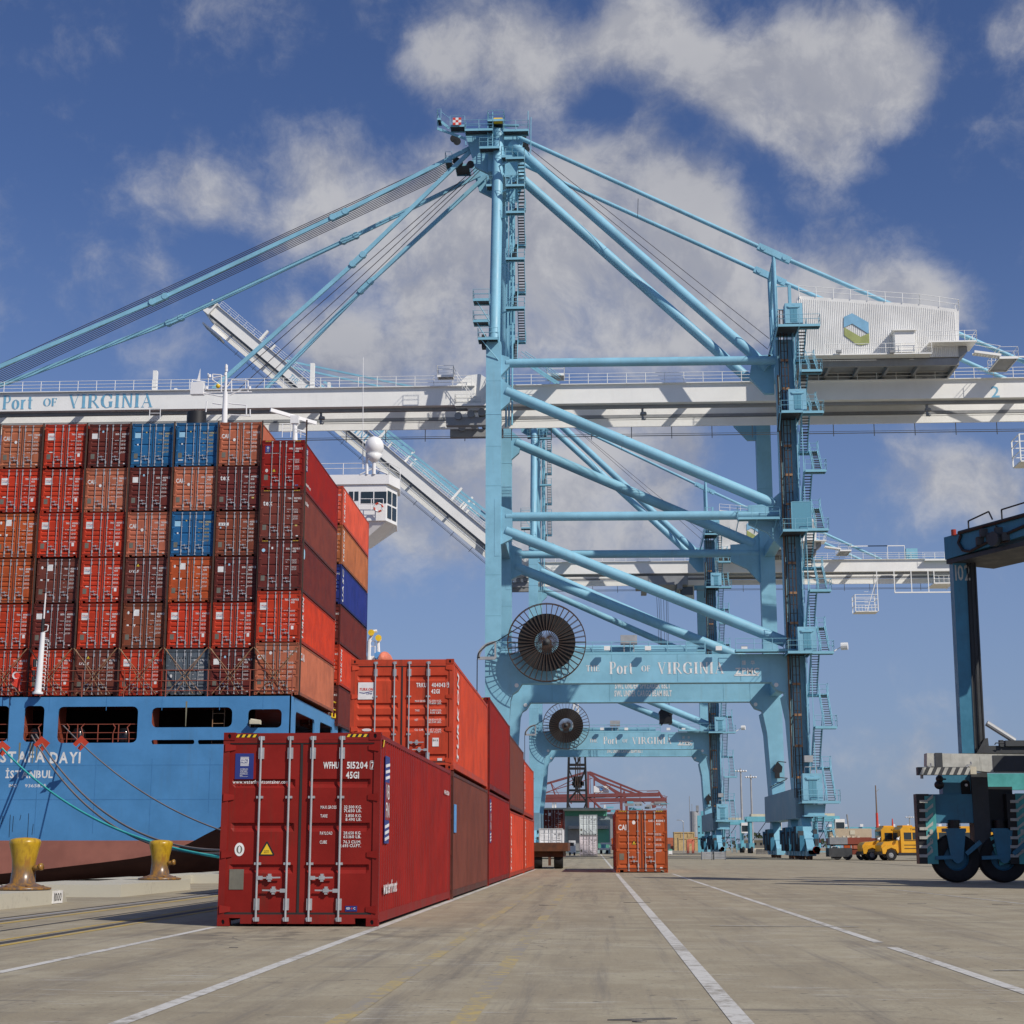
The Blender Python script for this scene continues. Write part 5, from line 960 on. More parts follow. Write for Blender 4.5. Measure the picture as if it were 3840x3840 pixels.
    b.tube(P3(1980, 417), P3(1981, 500), .05, 6); b.tube(P3(1991, 440), P3(1990, 575), .05, 6); b.tube(P3(1888, 470), P3(1945, 472), .16, 8)
    b.bar(P3(1858, 578), P3(1860, 602), .15, .15); b.bar(P3(1872, 578), P3(1874, 602), .15, .15); B('apex_platform', b, FM)
    b = MB(); a = P3(1698, 469, 143.4); s = 1.02/3*1.0
    for i in range(3):
        for j in range(3): b.box((a.x+i*s*.95, 143.35, a.z+j*s*.87), (a.x+(i+1)*s*.95, 143.42, a.z+(j+1)*s*.87), (i+j) % 2)
    B('checker_board', b, ['red_print', 'white_print'])
    b = MB(); [b.tube(P3(x, y, 147), P3(x, y, 151), .45, 14) for x, y in ((1712, 604), (1722, 612), (1765, 617), (1702, 520), (1714, 530), (1960, 512), (1968, 545), (1972, 560))]; B('apex_sheaves', b, 'carrier_grime_shade', 'auto'); a = P3(1868, 453); B('bearing_cap', MB().tube(a-V((.5, 0, 0)), a+V((.5, 0, 0)), .35, 12), 'yellow_clean')
    # A-frame back legs and slender back stays
    B('back_leg', MB().tube(N_(1918, 540, 145.4), N_(2880, 1380, 140.5), .58, 20), 'crane_blue', 'auto'); B('back_leg', MB().tube(N_(1930, 648, 151.3), N_(2850, 1459, 152.3), .58, 20), 'crane_blue', 'auto')
    zg = zt
    for Y, p, j, e in ((146.3, (1940, 513), (2900, 950), (3840, 1357)), (153.3, (1950, 612), (2884, 1035), None)):
        pj = N_(j[0], j[1], Y); pa = N_(p[0], p[1], Y); B('back_stay', MB().tube(pa, pj, .25, 12), 'crane_blue', 'auto')
        d = (N_(3840, 1357, Y)-pj) if e else (N_(3840, 1357, 146.3)-N_(2900, 950, 146.3)); pe = pj+d*((zg-pj.z)/d.z); B('back_stay', MB().tube(pj, pe, .25, 12), 'crane_blue', 'auto')
        b = MB(); u = (pj-pa).normalized(); b.bar(pj-u*1.9, pj+u*2.1, .5, .75); [b.tube(pj+u*s-V((0, .35, 0)), pj+u*s+V((0, .35, 0)), .3, 12) for s in (-1.3, 1.4)]; B('stay_link', b)
        B('stay_post', MB().tube(pj-V((0, 0, .3)), (pj.x+.1, Y, 54), .22, 10).tube(pj-V((0, 0, .3)), (pj.x+.2, Y+(2.6 if e else -2.6), 54), .18, 10), 'crane_blue', 'auto')
        if e: pj0 = pj
    B('stay_tie', MB().tube(pj0-V((0, 0, .8)), pj-V((0, 0, .6)), .2, 10).tube(pj0-V((0, 0, 1)), pj-V((0, 0, 5)), .2, 10), 'crane_blue', 'auto')
    b = MB(); b.tube(N_(1990, 560, 147), N_(2885, 1270, 147), .035, 4); b.tube(N_(1990, 580, 151), N_(2880, 1310, 147), .035, 4); b.tube(N_(2393, 745, 146.3), N_(2391, 815, 151.9), .03, 4); B('rope', b, 'rope_steel')
    # boom stays and hoist ropes
    if ang < 5:
        S = []
        for Y, p, ks, e in ((146.3, (1779, 547), ((1272, 805), (596, 1123)), (-235, 1472)), (152, (1799, 656), ((1312, 894), (656, 1202)), (-215, 1540)), (146.3, (1772, 560), ((1342, 974),), (800, 1437)), (152, (1822, 660), ((1371, 1073),), (950, 1427))):
            P_ = [N_(*p, Y)]+[N_(*k, Y) for k in ks]+[N_(*e, Y)]; P_[-1].z = zt+.2
            for q, w_ in zip(P_, P_[1:]): B('boom_stay', MB().bar(q, w_, .28, .46))
            for q in P_[1:-1]: u = (P_[-1]-P_[0]).normalized(); B('stay_link', MB().bar(q-u*1.1, q+u*1.1, .5, .62).tube(q-V((0, .3, 0))-u*.8, q+V((0, .3, 0))-u*.8, .38, 10).tube(q-V((0, .3, 0))+u*.8, q+V((0, .3, 0))+u*.8, .38, 10))
        for k in range(11):
            Y = 146.9+k*.47; a = N_(1720-4*k, 576+8*k, Y); e = N_(-230, 1490, 146.3); e.y = Y; e.z = zt+.6; B('hoist_rope', MB().tube(a, e, .045, 5), 'rope_steel')
        for k in range(3): Y = 147.5+k*1.3; a = N_(1800, 615+12*k, Y); e = N_(820+40*k, 1440, 146.3); e.y = Y; e.z = zt+.4; B('hoist_rope', MB().tube(a, e, .045, 5), 'rope_steel')
    else:
        for y in (Ga+.5, Gb+.5):
            for x0, x1, h in ((-6, -30, 1.9), (-30, -52, 1.7)):
                for q in (0, .9): badd('folded_stay', MB().bar((XH+x0, y, zt+h+q), (XH+x1, y, zt+h-.8+q), .28, .42), 'crane_blue')
            badd('stay_cradle', MB().box((XH-30.3, y-.1, zt), (XH-29.9, y+.3, zt+2.6)).box((XH-16.3, y-.1, zt), (XH-15.9, y+.3, zt+3)).box((XH-44.3, y-.1, zt), (XH-43.9, y+.3, zt+2.2)), 'crane_white')
        bt = lambda d: V((XH, 149, zb+.4))+V((-d*math.cos(R(ang)), 0, d*math.sin(R(ang))))
        for k in range(6): Y = 147+k*.7; B('hoist_rope', MB().tube((-7.5, Y, zA-3), bt(46+k*1.5)+V((.9, Y-149, 2.2)), .045, 5), 'rope_steel')
        for k in range(3): B('boom_stay', MB().bar((-7.6, 146+3*k, zA-2), bt(60)+V((1, -2+2*k, 2)), .25, .35)) if k != 1 else None
    badd('boom_tip', MB().box((XH-78.9, Ga-.6, zb-.4), (XH-77.5, Gb+1.9, zt+.2)).box((XH-78, Ga+1.3, zb-2.2), (XH-73.5, Gb, zb-1.9)), 'crane_white')
    b = MB(); [b.tube((XH-78.3-.2*k, Ga-1+k*1.2, zt-.5), (XH-78.3-.2*k, Ga-.3+k*1.2, zt-.5), .5, 10) for k in range(5)]; badd('tip_sheaves', b, 'carrier_grime_shade')
    # machinery house on the backreach
    Yh = 141.2; F = [(N_(x, y, Yh).x, N_(x, y, Yh).z) for x, y in ((2996, 1345), (3597, 1337), (3597, 1160), (3450, 1140), (2996, 1108))]
    hs = B('machinery_house', MB().prism(F, (0, Yh+.1, 0), (1, 0, 0), (0, 0, 1), (0, 16, 0)), 'house_white')
    b = MB(); x = F[0][0]; xe_ = F[1][0]; topz = lambda x: F[4][1]+(x-F[4][0])/(F[3][0]-F[4][0])*(F[3][1]-F[4][1]) if x < F[3][0] else F[3][1]+(x-F[3][0])/(F[2][0]-F[3][0])*(F[2][1]-F[3][1])
    while x < xe_-.2:
        z0, z1 = F[0][1], topz(x)-.35; b.add([(x, Yh+.09, z0), (x+.04, Yh+.05, z0), (x+.13, Yh+.05, z0), (x+.17, Yh+.09, z0), (x, Yh+.09, z1), (x+.04, Yh+.05, z1), (x+.13, Yh+.05, z1), (x+.17, Yh+.09, z1)], [(0, 1, 5, 4), (1, 2, 6, 5), (2, 3, 7, 6)]); x += .2
    o = gather(cr, 'wall_cladding', b, 'house_white', parent=hs); o['kind'] = 'stuff'
    hp = lambda q: [(N_(x, y, Yh).x, N_(x, y, Yh).z) for x, y in q]
    C_ = lambda q: [(2700+x/1.695, 900+y/1.695) for x, y in q]
    gather(cr, 'logo', MB().prism(hp(C_([(787, 489), (840, 466), (945, 525), (945, 597), (840, 532), (787, 556)])), (0, Yh-.03, 0), (1, 0, 0), (0, 0, 1), (0, .02, 0), 0).prism(hp(C_([(790, 556), (893, 616), (948, 592), (949, 658), (900, 669), (868, 664), (790, 606)])), (0, Yh-.03, 0), (1, 0, 0), (0, 0, 1), (0, .02, 0), 1), ['logo_blue', 'logo_green'], parent=hs)
    b = MB(); a, c = N_(3350, 1330, Yh), N_(3420, 1255, Yh); b.box((a.x, Yh-1.3, a.z-.1), (c.x, Yh, c.z)); b.box((a.x-.3, Yh-1.6, c.z), (c.x+.2, Yh, c.z+.12)); dh = gather(cr, 'door_hut', b, 'crane_white', parent=hs)
    b = MB(); railing(b, [(F[4][0], Yh, F[4][1]), (F[3][0], Yh, F[3][1]), (F[2][0], Yh, F[2][1]), (F[2][0], Yh+16, F[2][1])], 1.1, .035, 1.75, (1., .5)); b.box((F[4][0], Yh-.1, F[4][1]-.35), (F[4][0]+.1, Yh+.1, F[4][1])); gather(cr, 'roof_rail', b, 'crane_white', parent=hs)
    z0 = F[0][1]; x0, x1 = F[0][0], F[1][0]; b = MB(); b.box((x0, Yh-1.5, z0-.12), (x1-3.2, Yh, z0)); railing(b, [(N_(3085, 1345, Yh).x, Yh-1.5, z0), (x1-3.2, Yh-1.5, z0)], 1.1, .03, 1.7); b.box((x1-3.4, Yh-1.5, z0+1.15), (x1+1.6, Yh+2, z0+1.3)); railing(b, [(x1-3.4, Yh-1.5, z0+1.3), (x1+1.6, Yh-1.5, z0+1.3), (x1+1.6, Yh+2, z0+1.3)], 1.1, .03, 1.4); b.bar((x1-4.6, Yh-1.4, z0), (x1-3.4, Yh-1.4, z0+1.3), .3, .1)
    for q in (0, 1): b.bar((x1+1.4, Yh-1+q, z0+.2), (x1+4.2, Yh-1+q, zt+.9), .08, .25); b.tube((x1+1.4, Yh-1+q, z0+1.3), (x1+4.2, Yh-1+q, zt+1.9), .03, 5)
    for k in range(9): b.box((x1+1.4+k*.31, Yh-1, z0+.1-k*.2*(z0-zt-.7)/1.8), (x1+1.7+k*.31, Yh, z0+.14-k*.2*(z0-zt-.7)/1.8))
    deck(b, x1+4, x1+6, Yh-1, Yh+4, zt+.7, mi=0); B('house_walkway', b, ['crane_white', 'grey_steel'])
    b = MB(); b.box((x0, Yh+.2, z0-.9), (x1, Yh+.6, z0-.13)); b.box((x0, Yh+15.4, z0-.9), (x1, Yh+15.8, z0-.13)); b.box((x0, Yh+.6, z0-.4), (x1, Yh+15.4, z0-.2)); [b.box((x, Yh+.6, z0-.9), (x+.3, Yh+15.4, z0-.4)) for x in (x0, x0+3.2, x0+6.4, x0+9.6, x0+12.8, x1-.3)]; [b.box((x, y, zt), (x+.5, y+.8, z0-.9)) for x in (x0+2, x0+8, x1-3) for y in (Ga+.2, Gb+.2)]; b.prism([(x1, z0-.2), (x1+.9, z0+.5), (x1+.9, z0+1.1), (x1, z0+1.1)], (0, Yh, 0), (1, 0, 0), (0, 0, 1), (0, 3, 0)); B('house_floor', b, 'grey_steel')
    b = MB()
    for px in (3145, 3345): a = N_(px, 1325, Yh-1.6); b.box((a.x-.25, Yh-1.9, a.z), (a.x+.25, Yh-1.55, a.z+.3)); b.tube((a.x, Yh-1.6, z0), (a.x, Yh-1.6, a.z), .05, 5)
    B('floodlight', b, 'grey_steel')
    # lift on the near landward leg
    b = MB(); b.box((XR0+.35, Yn-.95, 6), (XR0+.45, Yn-.85, 57)); b.box((XR0+1.05, Yn-.95, 6), (XR0+1.15, Yn-.85, 57))
    z = 6.5
    while z < 57: b.box((XR0+.45, Yn-.93, z), (XR0+1.05, Yn-.87, z+.05), 0); z += .9
    z = 8
    while z < 56: b.box((XR0+.4, Yn-.86, z), (XR0+.5, Yn-.0, z+.08), 0); b.box((XR0+1.0, Yn-.86, z), (XR0+1.1, Yn-.0, z+.08), 0); b.box((XR0+.35, Yn-.98, z-.1), (XR0+1.15, Yn-.8, z+.14), 2); z += 3.1
    b.box((XR0+.2, Yn-.5, 6), (XR0+.28, Yn-.42, 57), 1); b.box((XR0+.7, Yn-1.0, 6), (XR0+.8, Yn-.95, 57), 0); B('lift_mast', b, ['rust_shade_dark', 'black_paint', 'rust_light'])
    B('cable_duct', MB().box((XR0+.02, Yn-.3, 8), (XR0+.16, Yn-.02, 50)), 'rust_light')
    b = MB().box((XR1-.02, Yn-1.1, 8), (XR1+.06, Yn+.0, 56)); z = 9
    while z < 55: b.tube((XR1-.04, Yn-1.1, z), (XR0+1.2, Yn-.1, z+1.6), .03, 4); z += 3
    B('lift_side_panel', b, 'crane_blue_fine')
    b = MB(); railing(b, [(XR0+.2, Yn-1.2, 56.9), (XR1, Yn-1.2, 56.9)], .05, .04, .8); [b.tube((x, Yn-1.0, 55), (x, Yn-1.0, 59.6), .06, 5) for x in (XR0+.2, XR1-.1)]; b.bar((XR0+.2, Yn-1, 59.6), (XR1, Yn-1, 59.6), .1); b.box((XR1-.3, Yn-1.1, 56), (XR1, Yn-.6, 59.7)); B('lift_head', b, 'crane_blue_fine')
    Yl = Yn-2.9
    for k, (xl, xr, py, y0c, y1c) in enumerate(((2945, 3008, 1217, 1136, 1212), (2959, 3023, 1540, 1458, 1538), (2972, 3040, 1985, 1882, 1983), (2994, 3060, 2442, 2350, 2440), (3013, 3083, 3004, 2900, 3002))):
        a, c = N_(xl, y1c, Yl), N_(xr, y0c, Yl); cab = B('lift_landing', MB().box((a.x, Yl, a.z), (c.x, Yl+1.3, c.z)) if k != 2 else MB().box((a.x, Yl, a.z), (c.x, Yl+.05, c.z)), 'crane_blue' if k != 2 else 'lift_glass')
        if k != 2:
            w_ = c.x-a.x; h_ = c.z-a.z
            for s in (0, 1): gather(cr, 'lift_door', MB().box((a.x+w_*(.3+.2*s), Yl-.03, a.z+.12), (a.x+w_*(.49+.2*s), Yl, a.z+h_*.74)), 'lift_glass', parent=cab)
            gather(cr, 'lift_header', MB().box((a.x+w_*.2, Yl-.12, a.z+h_*.77), (a.x+w_*.78, Yl, a.z+h_*.83)).box((a.x+w_*.14, Yl-.08, a.z+h_*.8), (a.x+w_*.86, Yl, a.z+h_*.86)).box((a.x+w_*.42, Yl-.02, a.z+h_*.9), (a.x+w_*.6, Yl, a.z+h_*.94)), 'crane_blue_fine', parent=cab)
        else: gather(cr, 'gate_frame', MB().box((a.x-.06, Yl-.02, a.z), (a.x, Yl+.08, c.z)).box((c.x, Yl-.02, a.z), (c.x+.06, Yl+.08, c.z)).box((a.x, Yl-.02, c.z), (c.x, Yl+.08, c.z+.06)), 'crane_blue_fine', parent=cab)
        xs0 = {0: 2917, 1: 2930, 2: 2936, 3: 2955, 4: 3008}[k]; p0 = N_(xs0, py, Yl-.8)
        b = MB(); deck(b, p0.x, XR1+.4, Yl-.8, Yn-.02, p0.z, 'fl'); B('landing_deck', b, FM)
        if k in (0, 1):   # flight up from the girder walkway on the left
            b = MB(); e = N_(2872, 1372, Yn+2) if k == 0 else N_(2910, 1640, Yn+1)
            for q in (0, .8): b.bar((p0.x, Yl+q, p0.z), (e.x, Yl+q+1, e.z), .08, .3); b.tube((p0.x, Yl+q, p0.z+1), (e.x, Yl+q+1, e.z+1), .035, 5, mi=0)
            for j in range(16): f_ = (j+.5)/16; x, z, y = p0.x+(e.x-p0.x)*f_, p0.z+(e.z-p0.z)*f_, Yl+f_; b.box((x-.14, y, z-.03), (x+.14, y+.8, z+.03), 1)
            B('side_stair', b, FM)
    # dog-leg stairs outside the landward leg
    Xs, wS = XR1+.42, .85; lev = [N_(3100, y, Yn-3).z for y in (1220, 1390, 1545, 1765, 1985, 2213, 2445, 2725, 3005)]+[.35]
    for k, (za, zb2) in enumerate(zip(lev, lev[1:])):
        zm = za-(za-zb2)*.52; b = MB(); stair(b, Xs+.05, Xs+wS, Yn-2.4, za, Yn+.6, zm); B('stair_flight', b, FM)
        b = MB(); stair(b, Xs+wS+.2, Xs+2*wS+.15, Yn+.6, zm, Yn-2.4, zb2); B('stair_flight', b, FM)
        b = MB(); deck(b, Xs, Xs+2*wS+.3, Yn+.6, Yn+1.6, zm, 'br'); deck(b, Xs, Xs+2*wS+.45, Yn-3.5, Yn-2.4, za, 'fr'); B('stair_landing', b, FM)
    b = MB(); b.box((Xs-.05, Yn-2.5, 6), (Xs+.03, Yn-2.42, 56)); b.box((Xs-.05, Yn+.7, 6), (Xs+.03, Yn+.78, 56)); B('stair_post', b, 'crane_blue_fine')
    # mast stairs
    lev = [N_(1960, y, 142.5).z for y in (598, 700, 800, 974, 1158, 1345)]
    for k, (za, zb2) in enumerate(zip(lev, lev[1:])):
        zm = za-(za-zb2)*.5; X0 = N_(1918, 1000, 143).x; b = MB(); stair(b, X0+.72, X0+1.45, 142.6, za, 144.8, zm) if k % 1 == 0 else None; B('stair_flight', b, FM)
        b = MB(); stair(b, X0, X0+.65, 144.8, zm, 142.6, zb2); B('stair_flight', b, FM)
        b = MB(); deck(b, X0-.6, X0+1.5, 141.8, 142.6, za, 'fr'); deck(b, X0-.1, X0+1.5, 144.8, 145.6, zm, 'rb'); b.bar((X0-1.4, 143.6, za-.2), (X0, 142.5, za-.1), .12, .15); B('stair_landing', b, FM)
    b = MB()
    for x0, x1, py in ((1775, 1835, 1127), (1775, 1832, 1206), (1793, 1868, 1272)): a, c = N_(x0, py, 137.5), N_(x1, py, 137.5); deck(b, a.x, c.x, 137, 138.6, a.z, 'fbl'); b.bar((c.x, 138, a.z-2.2), (a.x+.4, 137.2, a.z-.2), .08)
    b.box((N_(1806, 1290).x, 138, N_(0, 1330).z), (N_(1822, 1290).x, 139, N_(0, 1283).z), 1); B('leg_platform', b, FM)
    b = MB(); [b.tube((-5.9+.35*k, 142.5-.4*k, 46), (-5.9+.35*k, 144.5, zA-7), .1, 6) for k in range(3)]; b.box((-5.6, 144.3, 54), (-5.0, 144.9, zA-6)); B('mast_conduit', b, 'crane_blue_fine')
    # walkway along the portal beam, cabinets and lamps
    b = MB(); deck(b, -6.3, 14.8, Yn+.05, Yn+1.0, zbt+.24, 'fb', step=1.9); deck(b, N_(2755, 2445).x, Xs, Yn-1.4, Yn+.0, zbt+.3, 'f', step=1.9); railing(b, [(-6.5, Yn-1.5, zbt-.1), (-4.6, Yn-1.5, zbt-.1)], 1.3, .035, .9, (1., .66, .33)); B('portal_walkway', b, FM)
    b = MB(); b.tube((-4, Yn+1.5, zbt+.6), (14, Yn+1.5, zbt+.6), .38, 12); B('cable_pipe', b, 'crane_blue', 'auto')
    a, c = N_(2328, 2452), N_(2389, 2380); B('switch_cabinet', MB().box((a.x, Yn+.2, zbt+1.1), (c.x, Yn+.9, c.z)).box((a.x+.3, Yn+.2, zbt+.1), (a.x+.4, Yn+.3, zbt+1.1)).box((c.x-.4, Yn+.2, zbt+.1), (c.x-.3, Yn+.3, zbt+1.1)), 'galvanised')
    for px in (2276, 2428, 2692, 2787): a = N_(px, 2436); B('floodlight', MB().box((a.x-.3, Yn-1.2, a.z-.2), (a.x+.32, Yn-.75, a.z+.22)), 'white_paint')
    a = N_(3165, 2420); B('floodlight', MB().tube(a-V((.3, 0, .1)), a+V((.35, -.2, -.1)), .38, 12).bar(a-V((1.6, 0, .9)), a, .1), 'white_paint')
    b = MB(); a, c = N_(2768, 1940, Yn-.9), N_(2925, 1940, Yn-.9); deck(b, a.x, c.x, Yn-.9, Yn+.2, a.z, 'fl'); [b.bar((a.x+q, Yn-.8, a.z), (a.x+q-.3, Yn+.4, a.z-1.5), .08) for q in (.1, 2, 4)]; B('brace_walkway', b, FM)
    # cable reel
    rcx = N_(2050, 2409, 136.2); b = MB(); b.lathe([(1.24, -.22), (2.93, -.22), (2.93, .22), (1.24, .22), (1.24, -.22)], rcx, 56, 'y'); reel = B('cable_reel', b, 'black_rubber', 'auto')
    b = MB(); nS = 40
    for k in range(nS):
        a = 2*PI*k/nS; d = V((math.cos(a), 0, math.sin(a))); b.bar(rcx+d*.35+V((0, -.34, 0)), rcx+d*3.98+V((0, -.32, 0)), .05, .09, up=(0, 1, 0))
        if k % 1 == 0: b.bar(rcx+d*.35+V((0, .34, 0)), rcx+d*3.98+V((0, .32, 0)), .05, .09, up=(0, 1, 0))
    for y in (-.32, .32):
        for k in range(56): a, c = 2*PI*k/56, 2*PI*(k+1)/56; b.tube(rcx+V((3.98*math.cos(a), y, 3.98*math.sin(a))), rcx+V((3.98*math.cos(c), y, 3.98*math.sin(c))), .045, 5, caps=False)
    gather(cr, 'reel_spokes', b, 'rust_shade_dark', parent=reel)
    b = MB().lathe([(.001, -.6), (.15, -.6), (.2, -.45), (.36, -.4), (.36, .4), (.2, .5), (.2, 1.6), (.001, 1.6)], rcx, 20, 'y'); gather(cr, 'reel_hub', b, 'carrier_grime_shade', True, parent=reel)
    b = MB(); b.box((rcx.x-.5, 136.7, zbt), (rcx.x+.5, 137.9, rcx.z)); B('reel_bracket', b)
    q = N_(1858, 2468, 136.6); b = MB(); pts = [(q.x, 136.6, q.z), (q.x-1.75, 136.6, q.z)]+[(q.x-1.75*math.cos(R(t)), 136.6, q.z+1.6*math.sin(R(t))) for t in range(0, 91, 10)]
    for u, w_ in zip(pts, pts[1:]): b.bar(u, w_, .3, .22, up=(0, 1, 0))
    b.bar(pts[-1], pts[0], .2, .2, up=(0, 1, 0)); B('cable_guide', b, 'galvanised')
    b = MB(); b.pipe([rcx+V((-2.2, -.1, 1.95)), (q.x+.2, 136.5, q.z+1.75), (q.x-.9, 136.4, q.z+1.35), (q.x-1.65, 136.4, q.z+.6), (q.x-1.85, 136.4, q.z-.2), (q.x-1.9, 136.4, .1)], .05, 6); b.tube((q.x-2, 136.4, q.z-7.3), (q.x-.3, 137.8, q.z-7.4), .05, 5); B('power_cable', b, 'black_rubber')
    # small gear on the portal and the lower leg
    b = MB()
    for x, z, Y in ((N_(1941, 2580).x, N_(0, 2580).z, Yn), (N_(1974, 2653, Yf).x, N_(0, 2653, Yf).z, Yf), (N_(2915, 2583).x, N_(0, 2583).z, Yn), (N_(2837, 2654, Yf).x, N_(0, 2654, Yf).z, Yf)): b.tube((x-.1, Y-.06, z), (x-.1, Y, z), .22, 14)
    B('pad_eye', b, 'white_paint')
    a = N_(2920, 2885, Yf-.6); B('hanging_pulley', MB().prism([(-.1, .9), (.45, .3), (.35, -.3), (.1, -.4), (.1, -1), (-.45, -1), (-.4, -.4), (-.7, -.1)], a, (1, 0, 0), (0, 0, 1), (0, .4, 0)).tube(a+V((0, .2, .9)), a+V((.9, .2, .8)), .06, 6).tube(a+V((.0, .2, -.9)), a+V((1, .2, -1)), .06, 6).bar(a+V((-1, .3, -2)), a+V((.9, .3, -1.1)), .1), 'black_paint')
    a, c = N_(3022, 2855, Yl), N_(3055, 2830, Yl); b = MB(); b.box((a.x, Yn-1.6, a.z), (c.x, Yn-.8, c.z)); b.box((a.x+.1, Yn-1.7, a.z-2.3), (c.x+.3, Yn-1.62, a.z-1.4), 1); letter(b, 'ZPMC', (a.x+.25, Yn-1.72, a.z-2.0), (1, 0, 0), (0, 0, 1), .35, .8, 0); railing(b, [(a.x, Yn-1.6, a.z-2.7), (c.x+.3, Yn-1.6, a.z-2.7)], 2.2, .05, .6); B('lift_machine', b, ['galvanised', 'black_paint'])
    a = N_(3018, 3006, Yl); b = MB(); b.box((a.x+.1, Yl+.1, a.z-1.3), (a.x+1.9, Yl+1.6, a.z-.25)); b.box((a.x-.1, Yl, a.z-1.45), (a.x+2.1, Yl+1.7, a.z-1.3)); b.tube((a.x+1.2, Yl+.5, .6), (a.x+1.2, Yl+.5, a.z-1.4), .06, 6); b.box((a.x+.7, Yl+.2, .7), (a.x+1.9, Yl+1, .8)); B('under_lift_box', b, 'crane_blue_fine')
    b = MB(); a = N_(3050, 3140, Yl+2); b.box((a.x-.5, Yl+2, a.z-.9), (a.x+.3, Yl+2.6, a.z+.4)); B('motor_cabinet', b, 'galvanised')
    # backreach end and hanging maintenance cage (surveyed on the crane behind, same type)
    E2 = lambda px, py: (lambda p: V((p.x, p.y-112.5, p.z)))(U(px, py, Y=145.8+112.5))
    b = MB(); a = E2(3400, 2100); b.box((a.x, Ga, zt), (a.x+2, Ga+2, zt+1.9), 1); deck(b, a.x+3, XE+2.2, Ga-1, Gb+1.5, zt-.3, 'fr'); b.bar((XE-2, Ga, zb), (XE+2, Ga-.8, zt-.4), .15); b.box((XE-5, Ga-.6, zb-2.4), (XE-1.5, Gb, zb-2.2)); railing(b, [(XE-5, Ga-.6, zb-2.2), (XE-1.5, Ga-.6, zb-2.2)], 1.2, .04, 1); [b.box((x, Ga-.5, zb-2.3), (x+.15, Ga-.35, zb)) for x in (XE-5, XE-1.7)]; b.box((XE-12, Ga-.4, zb-4), (XE-1, Ga-.1, zb-3.8)); [b.box((x, Ga-.3, zb-4), (x+.15, Ga-.2, zb)) for x in (XE-12, XE-9, XE-6)]
    for x in (E2(3328, 2060).x, E2(3392, 2060).x): b.tube((x, Ga, zt), (x, Ga, zt+2.4), .06, 5); b.bar((x, Ga, zt+2.4), (x-6.5, Ga, zt+2.4), .14)
    B('backreach_end', b, ['crane_white', 'crane_blue_fine', 'grey_steel'])
    cx_ = 0 if ang > 5 else N_(3805, 1600, Ga).x-E2(3205, 2400).x
    b = MB(); a = E2(3209, 2292)+V((cx_, 0, 0)); w_, h_ = 4.0, 3.0; d_ = 3.2
    for x in (0, w_):
        for y in (0, d_): b.bar((a.x+x, a.y+y, a.z), (a.x+x, a.y+y, zb if x else a.z+h_), .14)
    b.box((a.x, a.y, a.z-.1), (a.x+w_, a.y+d_, a.z+.05)); [b.bar((a.x, a.y+y, a.z+z_), (a.x+w_, a.y+y, a.z+z_), .08) for y in (0, d_) for z_ in (1.1, 2.2, h_)]; [b.bar((a.x+x, a.y, a.z+z_), (a.x+x, a.y+d_, a.z+z_), .08) for x in (0, w_) for z_ in (1.1, 2.2, h_)]
    railing(b, [(a.x, a.y, a.z), (a.x+w_, a.y, a.z)], 1.1, .04, .6); b.bar((a.x+w_*.5, a.y, a.z), (a.x+w_, a.y, a.z+h_+3), .1); [b.bar((a.x+w_*.4, a.y, a.z+.5*k), (a.x+w_*.6, a.y, a.z+.5*k), .05) for k in range(8)]; B('maintenance_cage', b, 'crane_white')
    # trolley with ropes and head block (parked over the quay on the crane whose boom is up)
    if ang > 5:
        T2 = lambda px, py, Y=149+112.5: (lambda p: V((p.x, p.y-112.5, p.z)))(U(px, py, Y=Y))
        a, c = T2(2385, 2222), T2(2575, 2172); B('trolley', MB().box((a.x, 145.3, a.z+.8), (c.x, 152.6, c.z)).box((a.x+1, 145, a.z), (a.x+2, 153, a.z+1)).box((c.x-2, 145, a.z), (c.x-1, 153, a.z+1)), 'grey_steel')
        a, c = T2(2545, 2240), T2(2600, 2200); cb = B('operator_cab', MB().box((a.x, 147, a.z-.5), (c.x, 149.5, c.z)), 'cream'); gather(cr, 'cab_window', MB().box((a.x+.2, 146.96, a.z+.1), (c.x-.2, 147, c.z-.3)), 'dark_glass', parent=cb)
        for px0, px1, Y in ((2462, 2482, 148), (2470, 2486, 148.4), (2488, 2498, 149.6), (2498, 2506, 150), (2478, 2484, 149), (2504, 2510, 149.2)): B('hoist_rope', MB().tube(T2(px0, 2225), T2(px1, 2650), .04, 5), 'rope_steel')
        a = T2(2496, 2693); b = MB(); b.box((a.x-1.1, 147.8, a.z-1.0), (a.x+1.1, 150.2, a.z+1.1)); b.prism([(-1.1, 1.1), (1.1, 1.1), (.6, 2.2), (-.6, 2.2)], (a.x, 148.6, a.z), (1, 0, 0), (0, 0, 1), (0, .8, 0)); [b.tube((a.x+x, 147.6, a.z+z_), (a.x+x, 150.4, a.z+z_), .35, 12) for x, z_ in ((-.9, .9), (.9, .7), (-.8, -.9), (.8, -.8), (0, 1.3))]; B('head_block', b, 'black_paint')
    cr.location.y += dy
    return cr
K1 = crane('blue crane with its white boom lowered over the ship, nearer of the two')
K2 = crane('blue crane farther along the quay with its white boom raised', 112.5, 40.6)
